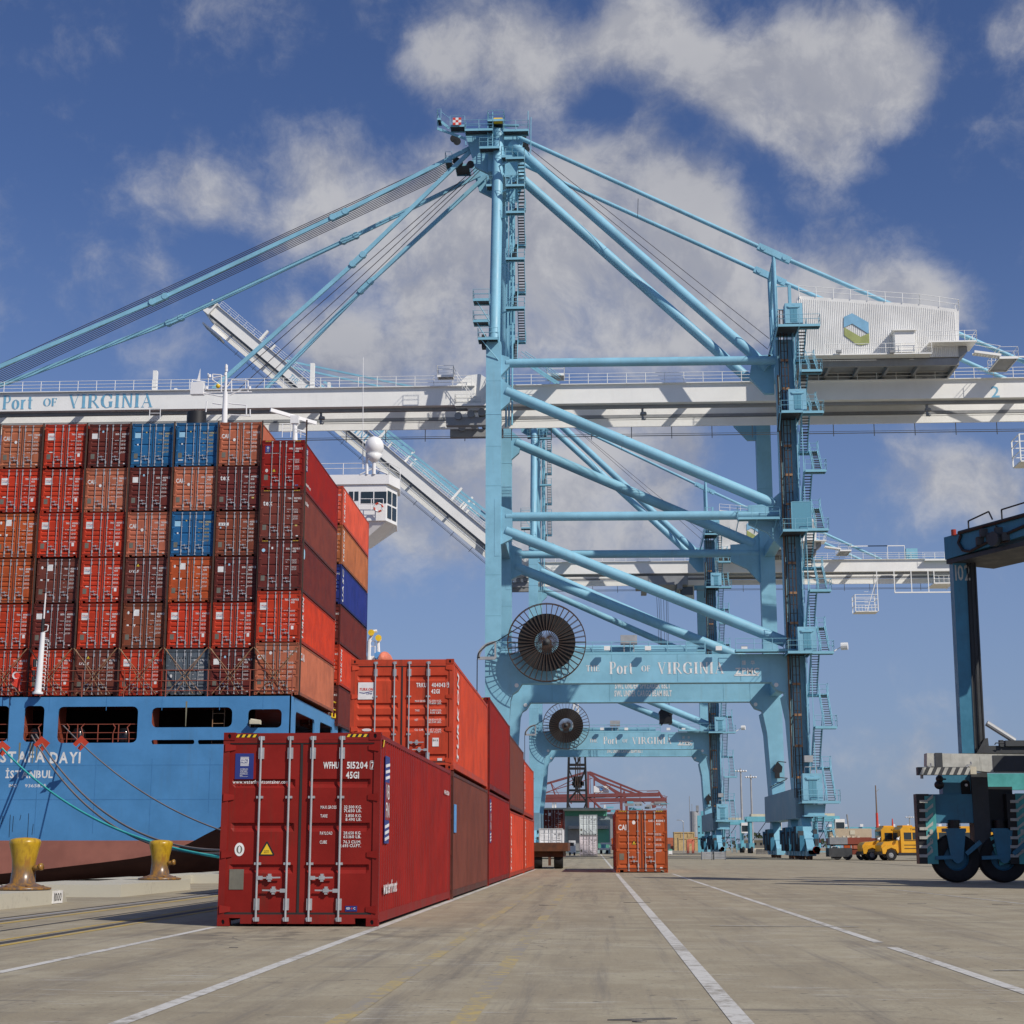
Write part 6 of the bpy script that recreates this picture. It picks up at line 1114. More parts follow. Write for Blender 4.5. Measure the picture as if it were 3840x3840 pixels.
# ---------------- straddle carrier at the right ----------------
SY = 31.4
ST = wthing('straddle_carrier', 'tall shaded blue straddle carrier number 102 driving in at the right edge', 'straddle carrier', (16.7, SY, 0))
q_ = lambda x, y, Y=SY: U(x, y, Y=Y)
def pbox(n, x0, y0, x1, y1, Y, t, m, par=None, b=None, mi=None):
    """box whose near face fills the surveyed rectangle at distance Y"""
    a, c = U(x0, y1, Y=Y), U(x1, y0, Y=Y); b2 = b or MB(); b2.box((a.x, Y, a.z), (c.x, Y+t, c.z), mi)
    if b is None: return b2.build(n, m, par)
b = MB(); b.prism([(q_(x, y).x, q_(x, y).z) for x, y in ((3572, 2095), (3622, 2095), (3656, 2825), (3608, 2825))], (0, SY, 0), (1, 0, 0), (0, 0, 1), (0, .55, 0), 0); b.prism([(q_(x, y).x, q_(x, y).z) for x, y in ((3624, 2100), (3662, 2100), (3700, 2825), (3658, 2825))], (0, SY+.1, 0), (1, 0, 0), (0, 0, 1), (0, .4, 0), 1); b.build('column', ['carrier_blue_shaded', 'carrier_grime_shade'], ST)
b = MB()
for k, x in enumerate((3628, 3640, 3655)): b.tube(q_(x, 2110, SY-.05), q_(x+36, 2820, SY-.05), .02+.012*(k == 2), 6)
b.build('hydraulic_pipe', 'black_paint', ST)
b = MB(); letter(b, '102', q_(3583, 2176, SY-.01), (1, 0, 0), (0, 0, 1), .56, .52); b.build('number_print', 'dirty_white', ST)
za, zb_ = 11.92, 11.12; d = V((.5, -.87, 0)); p = V((15.75, 31.5, 0)); nrm = V((.87, .5, 0))
b = MB(); b.prism([(0, zb_), (4.6, zb_+.25), (5.6, zb_+.3), (5.6, za+.15), (.0, za)], p, d, (0, 0, 1), nrm*.62); b.build('top_beam', 'carrier_blue_shaded', ST)
b = MB(); b.prism([(0, zb_-.15), (5.6, zb_-.1), (5.6, zb_+.05), (0, zb_)], p+nrm*.05, d, (0, 0, 1), nrm*2.2); b.build('top_frame', 'carrier_grime_shade', ST)
b = MB(); o = p-nrm*.04
def O(s, z, e=0): return o+d*s+V((0, 0, z))-nrm*e
b.pipe([O(.9, 11.85), O(.75, 11.6), O(.95, 11.3), O(1.3, 11.2), O(2.0, 11.35), O(4, 11.65)], .055, 6); b.pipe([O(1.3, za), O(1.3, za+.35), O(2.3, za+.5), O(2.45, za+.2)], .03, 5); b.pipe([O(2.9, za), O(2.9, za+.45), O(4.2, za+.5)], .03, 5); b.pipe([O(2.6, za-.05), O(2.6, 11.25), O(3.2, 11.25)], .03, 5); b.tube(O(.8, za+.02), O(5, za+.1), .07, 6); b.build('hose', 'black_paint', ST)
b = MB(); [b.box(tuple(O(s, z)-V((.12, .12, .12))), tuple(O(s, z)+V((.12, .12, .16)))) for s, z in ((2.0, 11.7), (2.3, 11.5), (2.7, 11.62), (3.0, 11.4), (1.8, 11.45))]; b.tube(O(2.6, 11.4, .05), O(2.6, 11.4, .2), .26, 12); b.build('pump_gear', 'carrier_grime_shade', ST)
b = MB().tube(O(.55, za-.02), O(.55, za+.18), .09, 10); b.build('beacon', 'beacon_red', ST)
mk('beacon_red', (.4, .04, .015), rough=.3, dirt=0, bump=0) if 'beacon_red' not in M else None
# spreader with striped end
YP = SY-1.2
b = MB(); pts = [(3476, 2824), (3840, 2830), (4100, 2834), (4100, 2898), (3720, 2896), (3476, 2872)]; b.prism([(q_(x, y, YP).x, q_(x, y, YP).z) for x, y in pts], (0, YP, 0), (1, 0, 0), (0, 0, 1), (0, .5, 0)); sb = b.build('spreader_beam', 'dirty_white', ST)
b = MB(); pbox('', 3502, 2822, 3534, 2876, YP-.02, .1, 0, b=b) if False else None
pbox('beam_end_plate', 3509, 2823, 3533, 2880, YP-.03, .03, 'carrier_grime_shade', ST); pbox('beam_dark_panel', 3726, 2832, 3900, 2894, YP-.02, .02, 'carrier_grime_shade', ST)
b = MB(); pbox('', 3443, 2876, 3640, 2906, YP-.35, .3, 0, b=b, mi=0)
for k in range(7): x = 3448+k*28; a, c = q_(x, 2905, YP-.36), q_(x+12, 2878, YP-.36); b.add([(a.x, a.y, a.z), (c.x, a.y, a.z), (c.x+.12, a.y, c.z), (a.x+.12, a.y, c.z)], [(0, 1, 2, 3)], 1)
b.build('spreader_end', ['carrier_grime_shade', 'dirty_white'], ST)
pbox('twist_lock', 3640, 2875, 3661, 2903, YP-.36, .3, 'cream', ST); b = MB(); b.tube(q_(3457, 2906, YP-.2), q_(3457, 2920, YP-.2), .05, 8); b.pipe([q_(3490, 2862, YP-.3), q_(3492, 2872, YP-.3), q_(3475, 2880, YP-.3)], .03, 5); b.pipe([q_(3640, 2856, YP-.1), q_(3643, 2866, YP-.1), q_(3622, 2876, YP-.1)], .035, 5); b.build('lock_hook', 'galvanised', ST)
# upper works behind the spreader
b = MB(); pbox('', 3655, 2796, 3900, 2826, SY+.2, .7, 0, b=b); pbox('', 3750, 2775, 3763, 2800, SY+.1, .2, 0, b=b); pbox('', 3772, 2776, 3900, 2798, SY+.1, .5, 0, b=b); b.prism([(q_(x, y).x, q_(x, y).z) for x, y in ((3660, 2825), (3690, 2770), (3702, 2768), (3706, 2800), (3730, 2826))], (0, SY-.1, 0), (1, 0, 0), (0, 0, 1), (0, .4, 0)); b.pipe([q_(3730, 2793), q_(3734, 2786), q_(3765, 2787)], .02, 5); b.build('engine_deck', 'carrier_grime_shade', ST)
MB().tube(q_(3700, 2712, SY+.3), q_(3805, 2778, SY+.3), .1, 10).build('tie_rod', 'galvanised', ST)
# lower body
pbox('lower_column', 3537, 2906, 3660, 2985, SY, .6, 'carrier_blue_shaded', ST); pbox('body_box', 3460, 2978, 3665, 3086, SY-.1, .9, 'carrier_blue_shaded', ST)
b = MB(); a = q_(3621, 2957, SY-.02); b.prism([(.16*math.cos(t)*1.0, .16*math.sin(t)+(.14 if math.sin(t) > 0 else -.14)) for t in [k*PI/8 for k in range(16)]], a, (1, 0, 0), (0, 0, 1), (0, -.02, 0)); b.build('access_opening', 'black_void', ST)  # raised black plate, painted darkness in place of a real hole
a = q_(3624, 2944, SY-.06); MB().tube(a, a+V((0, .02, 0)), .05, 10).build('lamp', 'white_print', ST)
pbox('mid_column', 3660, 2896, 3702, 3215, SY-.15, .7, 'carrier_grime_shade', ST); pbox('mid_body', 3702, 2950, 3795, 3120, SY+.15, .8, 'black_paint', ST)
pbox('rear_beam', 3703, 2900, 3900, 2962, SY+.3, .4, 'carrier_teal', ST)
b = MB(); b.prism([(q_(x, y, SY-.2).x, q_(x, y, SY-.2).z) for x, y in ((3712, 3140), (3793, 3115), (3799, 3230), (3750, 3246))], (0, SY-.2, 0), (1, 0, 0), (0, 0, 1), (0, .1, 0)); b.build('wheel_shroud', 'carrier_teal', ST)
b = MB(); [b.bar(q_(x0, y0, SY-.22), q_(x1, y1, SY-.22), .03, .02) for x0, y0, x1, y1 in ((3735, 3135, 3745, 3240), (3722, 3180, 3797, 3165), (3745, 3218, 3799, 3205))]; b.build('shroud_frame', 'black_paint', ST)
b = MB(); a = q_(3523, 2921, SY-.3); b.sph(a, .13, 8); b.sph(a+V((-.02, 0, -.2)), .17, 8, .9); b.tube(a, a+V((.25, .2, 0)), .03, 5); b.build('work_lamp', 'black_paint', ST, smooth=True)
# fender ladders striped in white
for x0, x1 in ((3449, 3506), (3790, 3850)):
    b = MB(); pbox('', x0, 2977, x1-24, 3240, SY-.3, .5, 0, b=b, mi=2); pbox('', x0+8, 2977, x1-28, 3235, SY-.2, .5, 0, b=b, mi=0); pbox('', x1-26, 2985 if x0 < 3700 else 2975, x1, 3240, SY-.32, .08, 0, b=b, mi=1)
    fo = b.build('fender', ['carrier_blue_shaded', 'carrier_teal', 'black_paint'], ST)
    for k in range(7):
        y = 3000+k*34; b = MB(); pbox('', x0, y, x0+30, y+11, SY-.36, .07, 0, b=b); a, c, e, g = q_(x0+24, y+10, SY-.35), q_(x0+24, y+1, SY-.35), q_(x0+50, y-22, SY-.35), q_(x0+50, y-8, SY-.35); b.add([a, g, e, c], [(0, 1, 2, 3)]); b.build('white_bar', 'dirty_white', fo, loc=(0, 0, 0))
    b = MB(); letter(b, '102' if x0 < 3700 else 'RC0', q_(x0+38, 3122, SY-.37), (0, 0, -1) if 0 else (1, 0, 0), (0, 0, 1), .14, .14) if 0 else [letter(b, ch, q_(x0+38, 3128+k*32, SY-.37), (1, 0, 0), (0, 0, 1), .16, .1) for k, ch in enumerate('102')]; b.build('number_print', 'dirty_white', fo, loc=(0, 0, 0))
for k, px in enumerate((3583, 3758)):
    a = q_(px, 3225, SY); r = .815; a = V((a.x, SY, r+.003)); b = MB().lathe([(.42, -.17), (.6, -.21), (.76, -.19), (r, -.12), (r, .12), (.76, .19), (.6, .21), (.42, .17), (.42, -.17)], a, 48, 'y'); w_ = b.build('tyre', 'black_rubber', ST, smooth='auto')
    b = MB().lathe([(.001, -.1), (.12, -.12), (.16, -.05), (.38, -.02), (.43, -.16), (.43, .16), (.001, .16)], a, 24, 'y'); b.build('rim', 'carrier_blue_shaded', w_, smooth='auto', loc=(0, 0, 0))
    b = MB(); pz = q_(px, 3086).z; b.tube((a.x, SY, pz+.1), (a.x, SY, 1.7), .2, 14); [b.tube((a.x, SY, 1.75+.07*j), (a.x, SY, 1.79+.07*j), .24, 14) for j in range(5)]; b.build('spring_strut', 'black_paint', ST)
    b = MB().prism([(-.33, 1.75), (.33, 1.75), (.2, .75), (-.2, .75)], (a.x, SY-.32, 0), (1, 0, 0), (0, 0, 1), (0, .08, 0)); b.box((a.x-.35, SY-.3, 1.68), (a.x+.35, SY+.3, 1.8)); b.bar((a.x+.3, SY-.33, .95), (a.x+.8, SY-.33, 1.35), .1, .14); b.bar((a.x-.75, SY-.33, .82), (a.x, SY-.33, .85), .08, .12); b.tube((a.x, SY-.36, .8), (a.x, SY-.28, .8), .16, 14); b.build('wheel_fork', 'carrier_blue_shaded', ST)
# the far corner of the same machine, outside the frame, carries the beam and casts its shade
MB().box((20.2, 23.6, .9), (20.9, 24.2, 11.2)).build('column', 'carrier_blue_shaded', ST); MB().box((18.5, 23.6, 1.6), (24, 24.4, 3.2)).build('body_box', 'carrier_blue_shaded', ST)
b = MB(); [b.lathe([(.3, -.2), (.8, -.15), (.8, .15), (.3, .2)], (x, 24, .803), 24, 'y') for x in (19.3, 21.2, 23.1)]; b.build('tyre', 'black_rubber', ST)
b = MB(); [b.lathe([(.3, -.2), (.8, -.15), (.8, .15), (.3, .2)], (x, SY+.1, .803), 24, 'y') for x in (19.4, 21.2)]; b.build('tyre', 'black_rubber', ST); MB().box((18.3, SY-.1, 1.6), (23, SY+.8, 3.1)).build('body_box', 'carrier_blue_shaded', ST); MB().box((21.5, SY, 3.1), (22.3, SY+.6, 11.2)).build('column', 'carrier_blue_shaded', ST)
MB().box((18.9, 20.5, 3.2), (25.5, 28.6, 6.2)).build('added_shade_box', 'carrier_blue_shaded', ST); MB().box((19.5, 20.5, 6.2), (20.4, 21.4, 11.2)).build('column', 'carrier_blue_shaded', ST)  # unseen box added to shade the carrier's lower body
# ---------------- yard beyond ----------------
GY = 'parked yard vehicles'
def bus(x, y, rz, label, num):
    t = thing('school_bus', label, 'bus', (x, y, 0), rz, 'yellow school buses parked beyond the crane')
    # local: nose toward -x, 2.4 wide
    b = MB(); prof = [(0, 1.0), (0, 2.75), (.25, 3.0), (7.3, 3.05), (7.6, 2.8), (7.65, .7), (0, .7)]; b.prism(prof, (0, -1.2, 0), (1, 0, 0), (0, 0, 1), (0, 2.4, 0)); b.build('body', 'bus_yellow', t)
    b = MB(); b.prism([(-1.75, .75), (-1.75, 1.35), (-1.5, 1.62), (-.2, 1.78), (0, 1.8), (0, .7), (-.3, .7)], (0, -1.0, 0), (1, 0, 0), (0, 0, 1), (0, 2.0, 0)); b.prism([(-1.7, .6), (-1.75, 1.1), (-1.4, 1.35), (-.9, 1.42), (-.35, 1.25), (-.3, .6), (-.5, 1.0), (-.9, 1.15), (-1.3, 1.0), (-1.45, .6)], (0, -1.2, 0), (1, 0, 0), (0, 0, 1), (0, .3, 0)); b.build('hood', 'bus_yellow', t)
    b = MB(); b.box((-1.85, -1.15, .5), (-1.7, 1.15, .8)); b.box((-.3, -1.22, .45), (7.6, -1.0, .7)); [b.box((.3, -1.225, z), (7.6, -1.205, z+.05)) for z in (1.05, 1.35, 1.75)]; b.build('rub_rail', 'black_paint', t)
    for k in range(9): MB().box((.3+k*.8, -1.215, 1.85), (.98+k*.8, -1.19, 2.48)).build('window', 'dark_glass', t)
    MB().box((-.02, -1.1, 1.85), (.02, 1.1, 2.6)).build('windscreen', 'dark_glass', t)
    for x_ in (-.9, 5.6):
        for s in (-1, 1):
            w_ = MB().lathe([(.25, -.13), (.46, -.13), (.5, -.08), (.5, .08), (.46, .13), (.25, .13)], (x_, s*1.02, .5), 24, 'y').build('wheel', 'black_rubber', t, smooth='auto'); MB().lathe([(.001, -.08), (.1, -.1), (.27, -.06), (.27, .1), (.001, .1)], (x_, s*1.02, .5), 16, 'y').build('rim', 'grey_steel', w_)
    b = MB(); letter(b, num, (.9, -1.207, 2.68), (1, 0, 0), (0, 0, 1), .16, .55); b.build('number_print', 'black_paint', t); MB().box((.3, -.9, 3.0), (1.2, .9, 3.12)).build('roof_hatch', 'bus_yellow', t); b = MB(); b.tube((-.25, -1.25, 1.9), (-.1, -1.15, 2.1), .03, 5); b.sph((-.3, -1.3, 1.9), .14, 6); b.build('mirror', 'white_print', t)
gp = lambda px, Y: U(px, 3200, Y=Y).x
bus(gp(3366, 124), 124, R(6), 'yellow school bus numbered 7380, nearer of the two', '7380'); bus(gp(3302, 126), 126.8, R(4), 'yellow school bus half hidden behind another bus, numbered 636', '636'); bus(gp(3520, 150), 152, R(4), 'yellow school bus farthest back, seen past the wheel of the dark carrier', '512')
# low loaders, trailers
def rbox(t, n, x0, y0, x1, y1, Y, th, m): 
    a, c = U(x0, y1, Y=Y), U(x1, y0, Y=Y); L = t.location; return MB().box((a.x-L.x, Y-L.y, max(0.01, a.z)-L.z), (c.x-L.x, Y+th-L.y, c.z-L.z)).build(n, m, t, loc=(0, 0, 0))
t = thing('flat_trailer', 'rust red flat trailer with grey beams parked beside the buses', 'trailer', (gp(3200, 130), 130, 0), 0, GY)
rbox(t, 'deck', 3112, 3143, 3300, 3166, 130, 2.4, 'ship_red'); rbox(t, 'grey_beam', 3112, 3140, 3178, 3166, 129.8, 1, 'grey_steel'); rbox(t, 'chassis', 3110, 3180, 3195, 3213, 130, 2.2, 'carrier_grime_shade'); rbox(t, 'chassis', 3197, 3183, 3290, 3205, 130.4, 2, 'ship_red'); rbox(t, 'deck', 3112, 3160, 3300, 3170, 131, 2.2, 'carrier_grime_shade')
for px in (3140, 3178, 3230, 3268): a = U(px, 3215, Y=130.2); MB().lathe([(.15, -.12), (.46, -.12), (.46, .12), (.15, .12)], (a.x-t.location.x, .2, .47), 18, 'y').build('wheel', 'black_rubber', t, loc=(0, 0, 0))
for px in (3118, 3135, 3160, 3176, 3195, 3215): rbox(t, 'cargo_block', px, 3134, px+9, 3141, 130.4, .4, 'cream')
t = thing('container_trailer', 'tan box body resting behind the rust red flat trailer', 'trailer', (gp(3190, 140), 140, 0), 0, GY)
rbox(t, 'box_body', 3112, 3107, 3268, 3140, 140, 2.4, 'wood_tan2'); rbox(t, 'frame', 3112, 3140, 3268, 3150, 140, 2.4, 'ship_red'); rbox(t, 'door', 3188, 3114, 3206, 3130, 139.95, .05, 'cream'); [rbox(t, 'leg', px, 3150, px+6, 3220, 140.2, .3, 'black_paint') for px in (3118, 3258)]
t = thing('pickup_truck', 'white pickup truck behind the low trailer frames', 'pickup truck', (gp(3145, 136), 136, 0), 0, GY); rbox(t, 'body', 3113, 3186, 3160, 3203, 136, 1.8, 'white_paint'); rbox(t, 'cab', 3118, 3174, 3148, 3187, 136.1, 1.6, 'white_paint'); rbox(t, 'window', 3122, 3176, 3144, 3184, 136.05, .05, 'dark_glass'); [rbox(t, 'wheel', x, 3196, x+9, 3212, 135.95, .25, 'black_rubber') for x in (3118, 3148)]
# trailer left of the lone container, with boxes behind
t = thing('flat_trailer', 'rusty brown flat trailer seen end on beside the row of containers', 'trailer', (gp(2060, 65), 65.5, 0), 0, GY)
rbox(t, 'deck', 1985, 3160, 2129, 3192, 65.5, 9, 'rusty_steel'); rbox(t, 'frame', 1990, 3192, 2112, 3214, 65.8, 8.6, 'rusty_steel'); rbox(t, 'rear_bar', 2056, 3214, 2066, 3246, 65.6, .2, 'rusty_steel'); 
for px in (2094, 2015): a = U(px, 3230, Y=66); MB().lathe([(.2, -.25), (.5, -.25), (.53, -.2), (.53, .2), (.5, .25), (.2, .25)], (a.x-t.location.x, .9, .54), 24, 'x').build('wheel', 'black_rubber', t, loc=(0, 0, 0), smooth='auto')
YW = 142; xw = gp(2110, YW); wc = lambda *a, **k: container(*a, **k)
container((xw-CW/2, YW, .5), 2.591, 'A', 'white', 'SUDU 450123', '1', '45R1', '', 'white container half hidden by the rusty flat trailer', 'single containers farther up the quay', lite=True, ink='black_paint')
xb2 = gp(2112, 180)
container((xb2-CW/2, 180, .05), 2.896, 'B', 'rustred', 'TRKU 401250', '3', '45G1', 'tri', 'dark rust red container under another, beyond the white one', 'single containers farther up the quay', lite=True)
container((xb2-CW/2, 180, 3.0), 2.896, 'B', 'rustred', 'TRKU 401255', '3', '45G1', 'tri', 'dark rust red container on top, beyond the rusty flat trailer', 'single containers farther up the quay', lite=True)
xs = gp(2241, 195)
container((xs-CW/2, 195, .05), 2.7, 'A', 'white', 'MNBU 330411', '2', '45R1', '', 'white reefer container, lower of two stacked in front of the green building', 'single containers farther up the quay', lite=True, ink='plate_grey')
container((xs-CW/2, 195, 2.8), 2.7, 'A', 'white', 'MNBU 331120', '6', '45R1', '', 'white reefer container, upper of two stacked in front of the green building', 'single containers farther up the quay', lite=True, ink='plate_grey')
# warehouse
t = thing('warehouse', 'grey and green warehouse with a flat pale roof beneath the black lattice crane', 'warehouse', (gp(2160, 285), 285, 0))
rbox(t, 'wall', 1900, 3058, 2288, 3200, 285, 30, 'wall_grey'); rbox(t, 'fascia', 1900, 3040, 2276, 3060, 284.6, 30.5, 'wall_green'); rbox(t, 'roof', 1890, 3029, 2262, 3036, 283, 34, 'cream'); rbox(t, 'roof', 2080, 3033, 2278, 3040, 282, 3, 'cream')
rbox(t, 'door', 2243, 3110, 2284, 3180, 284.7, .3, 'wall_green'); rbox(t, 'canopy', 2130, 3096, 2280, 3108, 283.5, 1.5, 'galvanised'); rbox(t, 'door', 2130, 3110, 2176, 3190, 284.7, .3, 'grey_steel')
for px in range(2140, 2280, 12): rbox(t, 'cladding_rib', px, 3040, px+3, 3059, 284.5, .12, 'wall_green')
for px, y in ((2070, 3010), (2080, 3008), (2265, 3018)): rbox(t, 'roof_vent', px, y, px+6, 3030, 286, 1, 'white_paint')
b = MB()
t = thing('white_van', 'small white van in front of the warehouse wall', 'van', (gp(2147, 180), 178, 0), 0, GY); rbox(t, 'body', 2133, 3152, 2158, 3202, 178, 3, 'white_paint'); rbox(t, 'windscreen', 2136, 3160, 2152, 3172, 177.95, .05, 'dark_glass'); [rbox(t, 'wheel', x, 3196, x+6, 3208, 177.9, .3, 'black_rubber') for x in (2134, 2151)]
t = thing('generator_trailer', 'small trailer carrying a teal box right of the white reefers', 'trailer', (gp(2270, 190), 190, 0), 0, GY); rbox(t, 'bed', 2245, 3180, 2286, 3186, 190, 2, 'white_paint'); rbox(t, 'teal_box', 2254, 3166, 2272, 3182, 190.2, 1.5, 'yard_blue'); b = MB(); rbox(t, 'canopy', 2252, 3160, 2292, 3167, 190.3, 1.5, 'white_paint'); [rbox(t, 'wheel', x, 3188, x+9, 3202, 190, .3, 'black_rubber') for x in (2250, 2272)]
# black lattice mobile crane with white and red jib
YK = 315; k_ = lambda x, y: U(x, y, Y=YK); t = wthing('lattice_crane', 'black lattice tower crane standing above the warehouse with a white and red jib', 'crane', (k_(2165, 3100).x, YK, 0))
b = MB(); xs_ = ((2124, 3180, 2134, 2780), (2205, 3180, 2192, 2780))
for dy_ in (0, 5):
    for x0, y0, x1, y1 in xs_: p0, p1 = k_(x0, y0), k_(x1, y1); b.bar(p0+V((0, dy_, 0)), p1+V((0, dy_, 0)), .42)
    zz = [3100, 3005, 2962, 2880, 2866, 2790]
    for k in range(len(zz)-1):
        f = lambda y, s: xs_[s][0]+(xs_[s][2]-xs_[s][0])*(3180-y)/400; y0, y1 = zz[k], zz[k+1]; A, B_, C, D_ = k_(f(y0, 0), y0), k_(f(y0, 1), y0), k_(f(y1, 0), y1), k_(f(y1, 1), y1); w = V((0, dy_, 0)); b.bar(C+w, D_+w, .28)
        if abs(y0-y1) > 30: M_ = C.lerp(D_, .5) if k % 2 else A.lerp(B_, .5); b.bar((A if k % 2 else C)+w, M_+w, .25); b.bar((B_ if k % 2 else D_)+w, M_+w, .25)
b.build('tower', 'black_paint', t)
b = MB(); b.box((k_(2150, 2955).x, YK+1, k_(0, 2955).z), (k_(2182, 2955).x, YK+5, k_(0, 2915).z)); b.box((k_(2145, 2950).x, YK+1, k_(0, 2948).z), (k_(2190, 2950).x, YK+5, k_(0, 2935).z)); b.build('machinery_deck', 'black_paint', t)
b = MB(); [b.tube(k_(x, 3000), k_(x+2, 2780), .12, 5) for x in (2158, 2166, 2174)]; b.build('hoist_line', 'rust_shade_dark', t)
for nm, m_, ya, yb_ in (('jib', 'white_paint', 2740, 2640), ('jib', 'red_print', 2830, 2720)):
    b = MB(); xa, xb_ = (2148, 2172) if m_ == 'white_paint' else (2160, 2184); L = [k_(xa, ya), k_(xa+4, yb_)]; Rr = [k_(xb_, ya), k_(xb_-4, yb_)]
    for w in (V((0, 0, 0)), V((0, 1.5, 0))):
        b.bar(L[0]+w, L[1]+w, .25); b.bar(Rr[0]+w, Rr[1]+w, .25)
        for k in range(5): b.bar((L[0] if k % 2 else Rr[0]).lerp(L[1] if k % 2 else Rr[1], k/5)+w, (Rr[0] if k % 2 else L[0]).lerp(Rr[1] if k % 2 else L[1], (k+1)/5)+w, .16)
    b.build(nm, m_, t)
# distant red quay cranes
def redcrane(Y, pts, label, house):
    r_ = lambda x, y: U(x, y, Y=Y); c = r_(pts['apex'][0], 3150); t = wthing('quay_crane', label, 'crane', (c.x, Y, 0), 'red quay cranes in the distance')
    s = Y/5945; bar = lambda n, a, e, w, y=0: MB().bar(r_(*a)+V((0, y, 0)), r_(*e)+V((0, y, 0)), w*s, w*s).build(n, 'crane_red', t)
    for n, a, e, w in pts['bars']:
        for y in ((0, 18) if w > 3 else (0,)): bar(n, a, e, w, y)
    if house: a, e = r_(house[0], house[3]), r_(house[2], house[1]); MB().box((a.x, Y+2, a.z), (e.x, Y+16, e.z)).build('machinery_house', 'white_paint', t); a = r_((house[0]+house[2])/2, (house[1]+house[3])/2); MB().tube(a+V((0, 1.5, 0)), a+V((0, 1.9, 0)), 1.0, 12).build('logo', 'blue_print', t)
redcrane(1120, dict(apex=(2203, 2893), bars=[('mast', (2205, 2893), (2206, 3060), 7), ('stay', (2200, 2893), (2045, 2938), 4), ('stay', (2200, 2899), (2045, 2976), 3), ('stay', (2210, 2893), (2425, 2980), 4), ('back_leg', (2208, 2897), (2318, 2976), 6), ('girder', (2030, 2986), (2475, 2978), 12), ('brace', (2206, 2984), (2270, 3048), 6), ('leg', (2330, 2975), (2332, 3180), 9), ('leg', (2206, 3060), (2206, 3180), 9), ('strut', (2064, 2932), (2080, 2978), 4), ('strut', (2328, 2940), (2330, 2980), 4), ('sill', (2200, 3040), (2335, 3040), 7), ('truss', (2215, 2992), (2300, 2940), 2), ('truss', (2240, 2984), (2318, 2976), 3), ('truss', (2100, 2985), (2064, 2932), 2), ('walkway', (2040, 2972), (2200, 2970), 1.5), ('walkway', (2335, 2966), (2470, 2964), 1.5), ('ladder', (2212, 2900), (2214, 2975), 2.5), ('truss', (2290, 3000), (2330, 2985), 3), ('hanger', (2140, 2996), (2141, 3012), 4), ('hanger', (2400, 2990), (2401, 3004), 4), ('rail', (2040, 3008), (2330, 3006), 3)]), 'red quay crane far away with a white machinery house, nearer of the pair', (2227, 2947, 2283, 2971))
redcrane(1260, dict(apex=(2226, 2918), bars=[('mast', (2228, 2918), (2230, 3060), 6), ('stay', (2222, 2918), (2045, 2972), 3), ('stay', (2232, 2918), (2390, 2978), 4), ('back_leg', (2230, 2920), (2350, 2988), 5), ('girder', (2030, 3000), (2500, 2998), 12), ('leg', (2350, 2995), (2352, 3180), 8), ('leg', (2230, 3040), (2230, 3180), 8), ('end_frame', (2470, 2968), (2502, 3015), 5), ('end_frame', (2425, 2968), (2472, 2966), 2), ('end_frame', (2478, 2990), (2503, 2988), 3), ('end_frame', (2455, 3022), (2500, 3020), 2), ('cab', (2450, 3005), (2455, 3028), 12), ('end_frame', (2498, 2988), (2500, 3030), 2), ('platform', (2340, 2968), (2344, 3000), 8), ('walkway', (2380, 2985), (2495, 2983), 1.5), ('truss', (2440, 3018), (2490, 2990), 2), ('truss', (2480, 3030), (2500, 3000), 2), ('platform', (2460, 3034), (2500, 3034), 3), ('truss', (2250, 3015), (2345, 3010), 3), ('truss', (2400, 3000), (2420, 3014), 3)]), 'red quay crane far away whose girder reaches past the brown container, farther of the pair', None)
t = wthing('stacked_ship_deck', 'blue and white deck gear of a far vessel under the red cranes', 'ship', (gp(2400, 900), 900, 0)); b = MB()
for k in range(26): x = 2262+rnd.random()*225; y = 3012+rnd.random()*40; a = U(x, y, Y=900+rnd.random()*6); b.box((a.x, a.y, a.z), (a.x+rnd.uniform(1, 7), a.y+2, a.z+rnd.uniform(.3, 1.5)), k % 3)
b.box((U(2260, 3060, Y=903).x, 905, 0), (U(2500, 3060, Y=903).x, 915, U(0, 3055, Y=905).z), 2); b.build('deck_gear', ['galvanised', 'yard_blue', 'grey_steel'], t)
# crates, silo, frames
GC = 'tan wooden crates'
for x0, y0, x1, Y, lab in ((2529, 3120, 2604, 440, 'taller tan wooden crate behind the shorter one'), (2545, 3142, 2636, 425, 'shorter tan wooden crate behind the orange steel frame')):
    a, c = U(x0, 3190, Y=Y), U(x1, y0, Y=Y); t = thing('wooden_crate', lab, 'crate', (a.x, Y, 0), 0, GC); w_, h_ = c.x-a.x, c.z; MB().box((0, 0, .3), (w_, 6, h_)).build('panel', 'wood_tan', t)
    for x in (0, w_*.33, w_*.66, w_-.2): MB().box((x, -.12, .3), (x+.22, 0, h_)).build('batten', 'wood_tan', t)
    MB().box((-.05, -.16, h_-.3), (w_+.05, 6.1, h_)).build('lid', 'wood_tan', t); MB().bar((w_*.4, -.1, h_*.4), (w_, -.1, h_), .2).build('batten', 'wood_tan', t)
    MB().box((-.06, 0, .3), (-.01, 6, h_)).build('side_panel', 'leaf_dark2', t) if 'leaf_dark2' in M else None
f_ = lambda x, y, Y=305: U(x, y, Y=Y); t = wthing('steel_stand', 'orange steel stand in front of the wooden crates', 'stand', (f_(2590, 3200).x, 305, 0)); b = MB()
for x in (2580, 2599): b.bar(f_(x, 3200), f_(x, 3150), .5); 
b.bar(f_(2578, 3160), f_(2602, 3160), .4); b.bar(f_(2580, 3152), f_(2600, 3150), .5); b.bar(f_(2580, 3165), f_(2590, 3150), .35); b.bar(f_(2600, 3165), f_(2590, 3150), .35); b.build('frame', 'orange_steel', t)
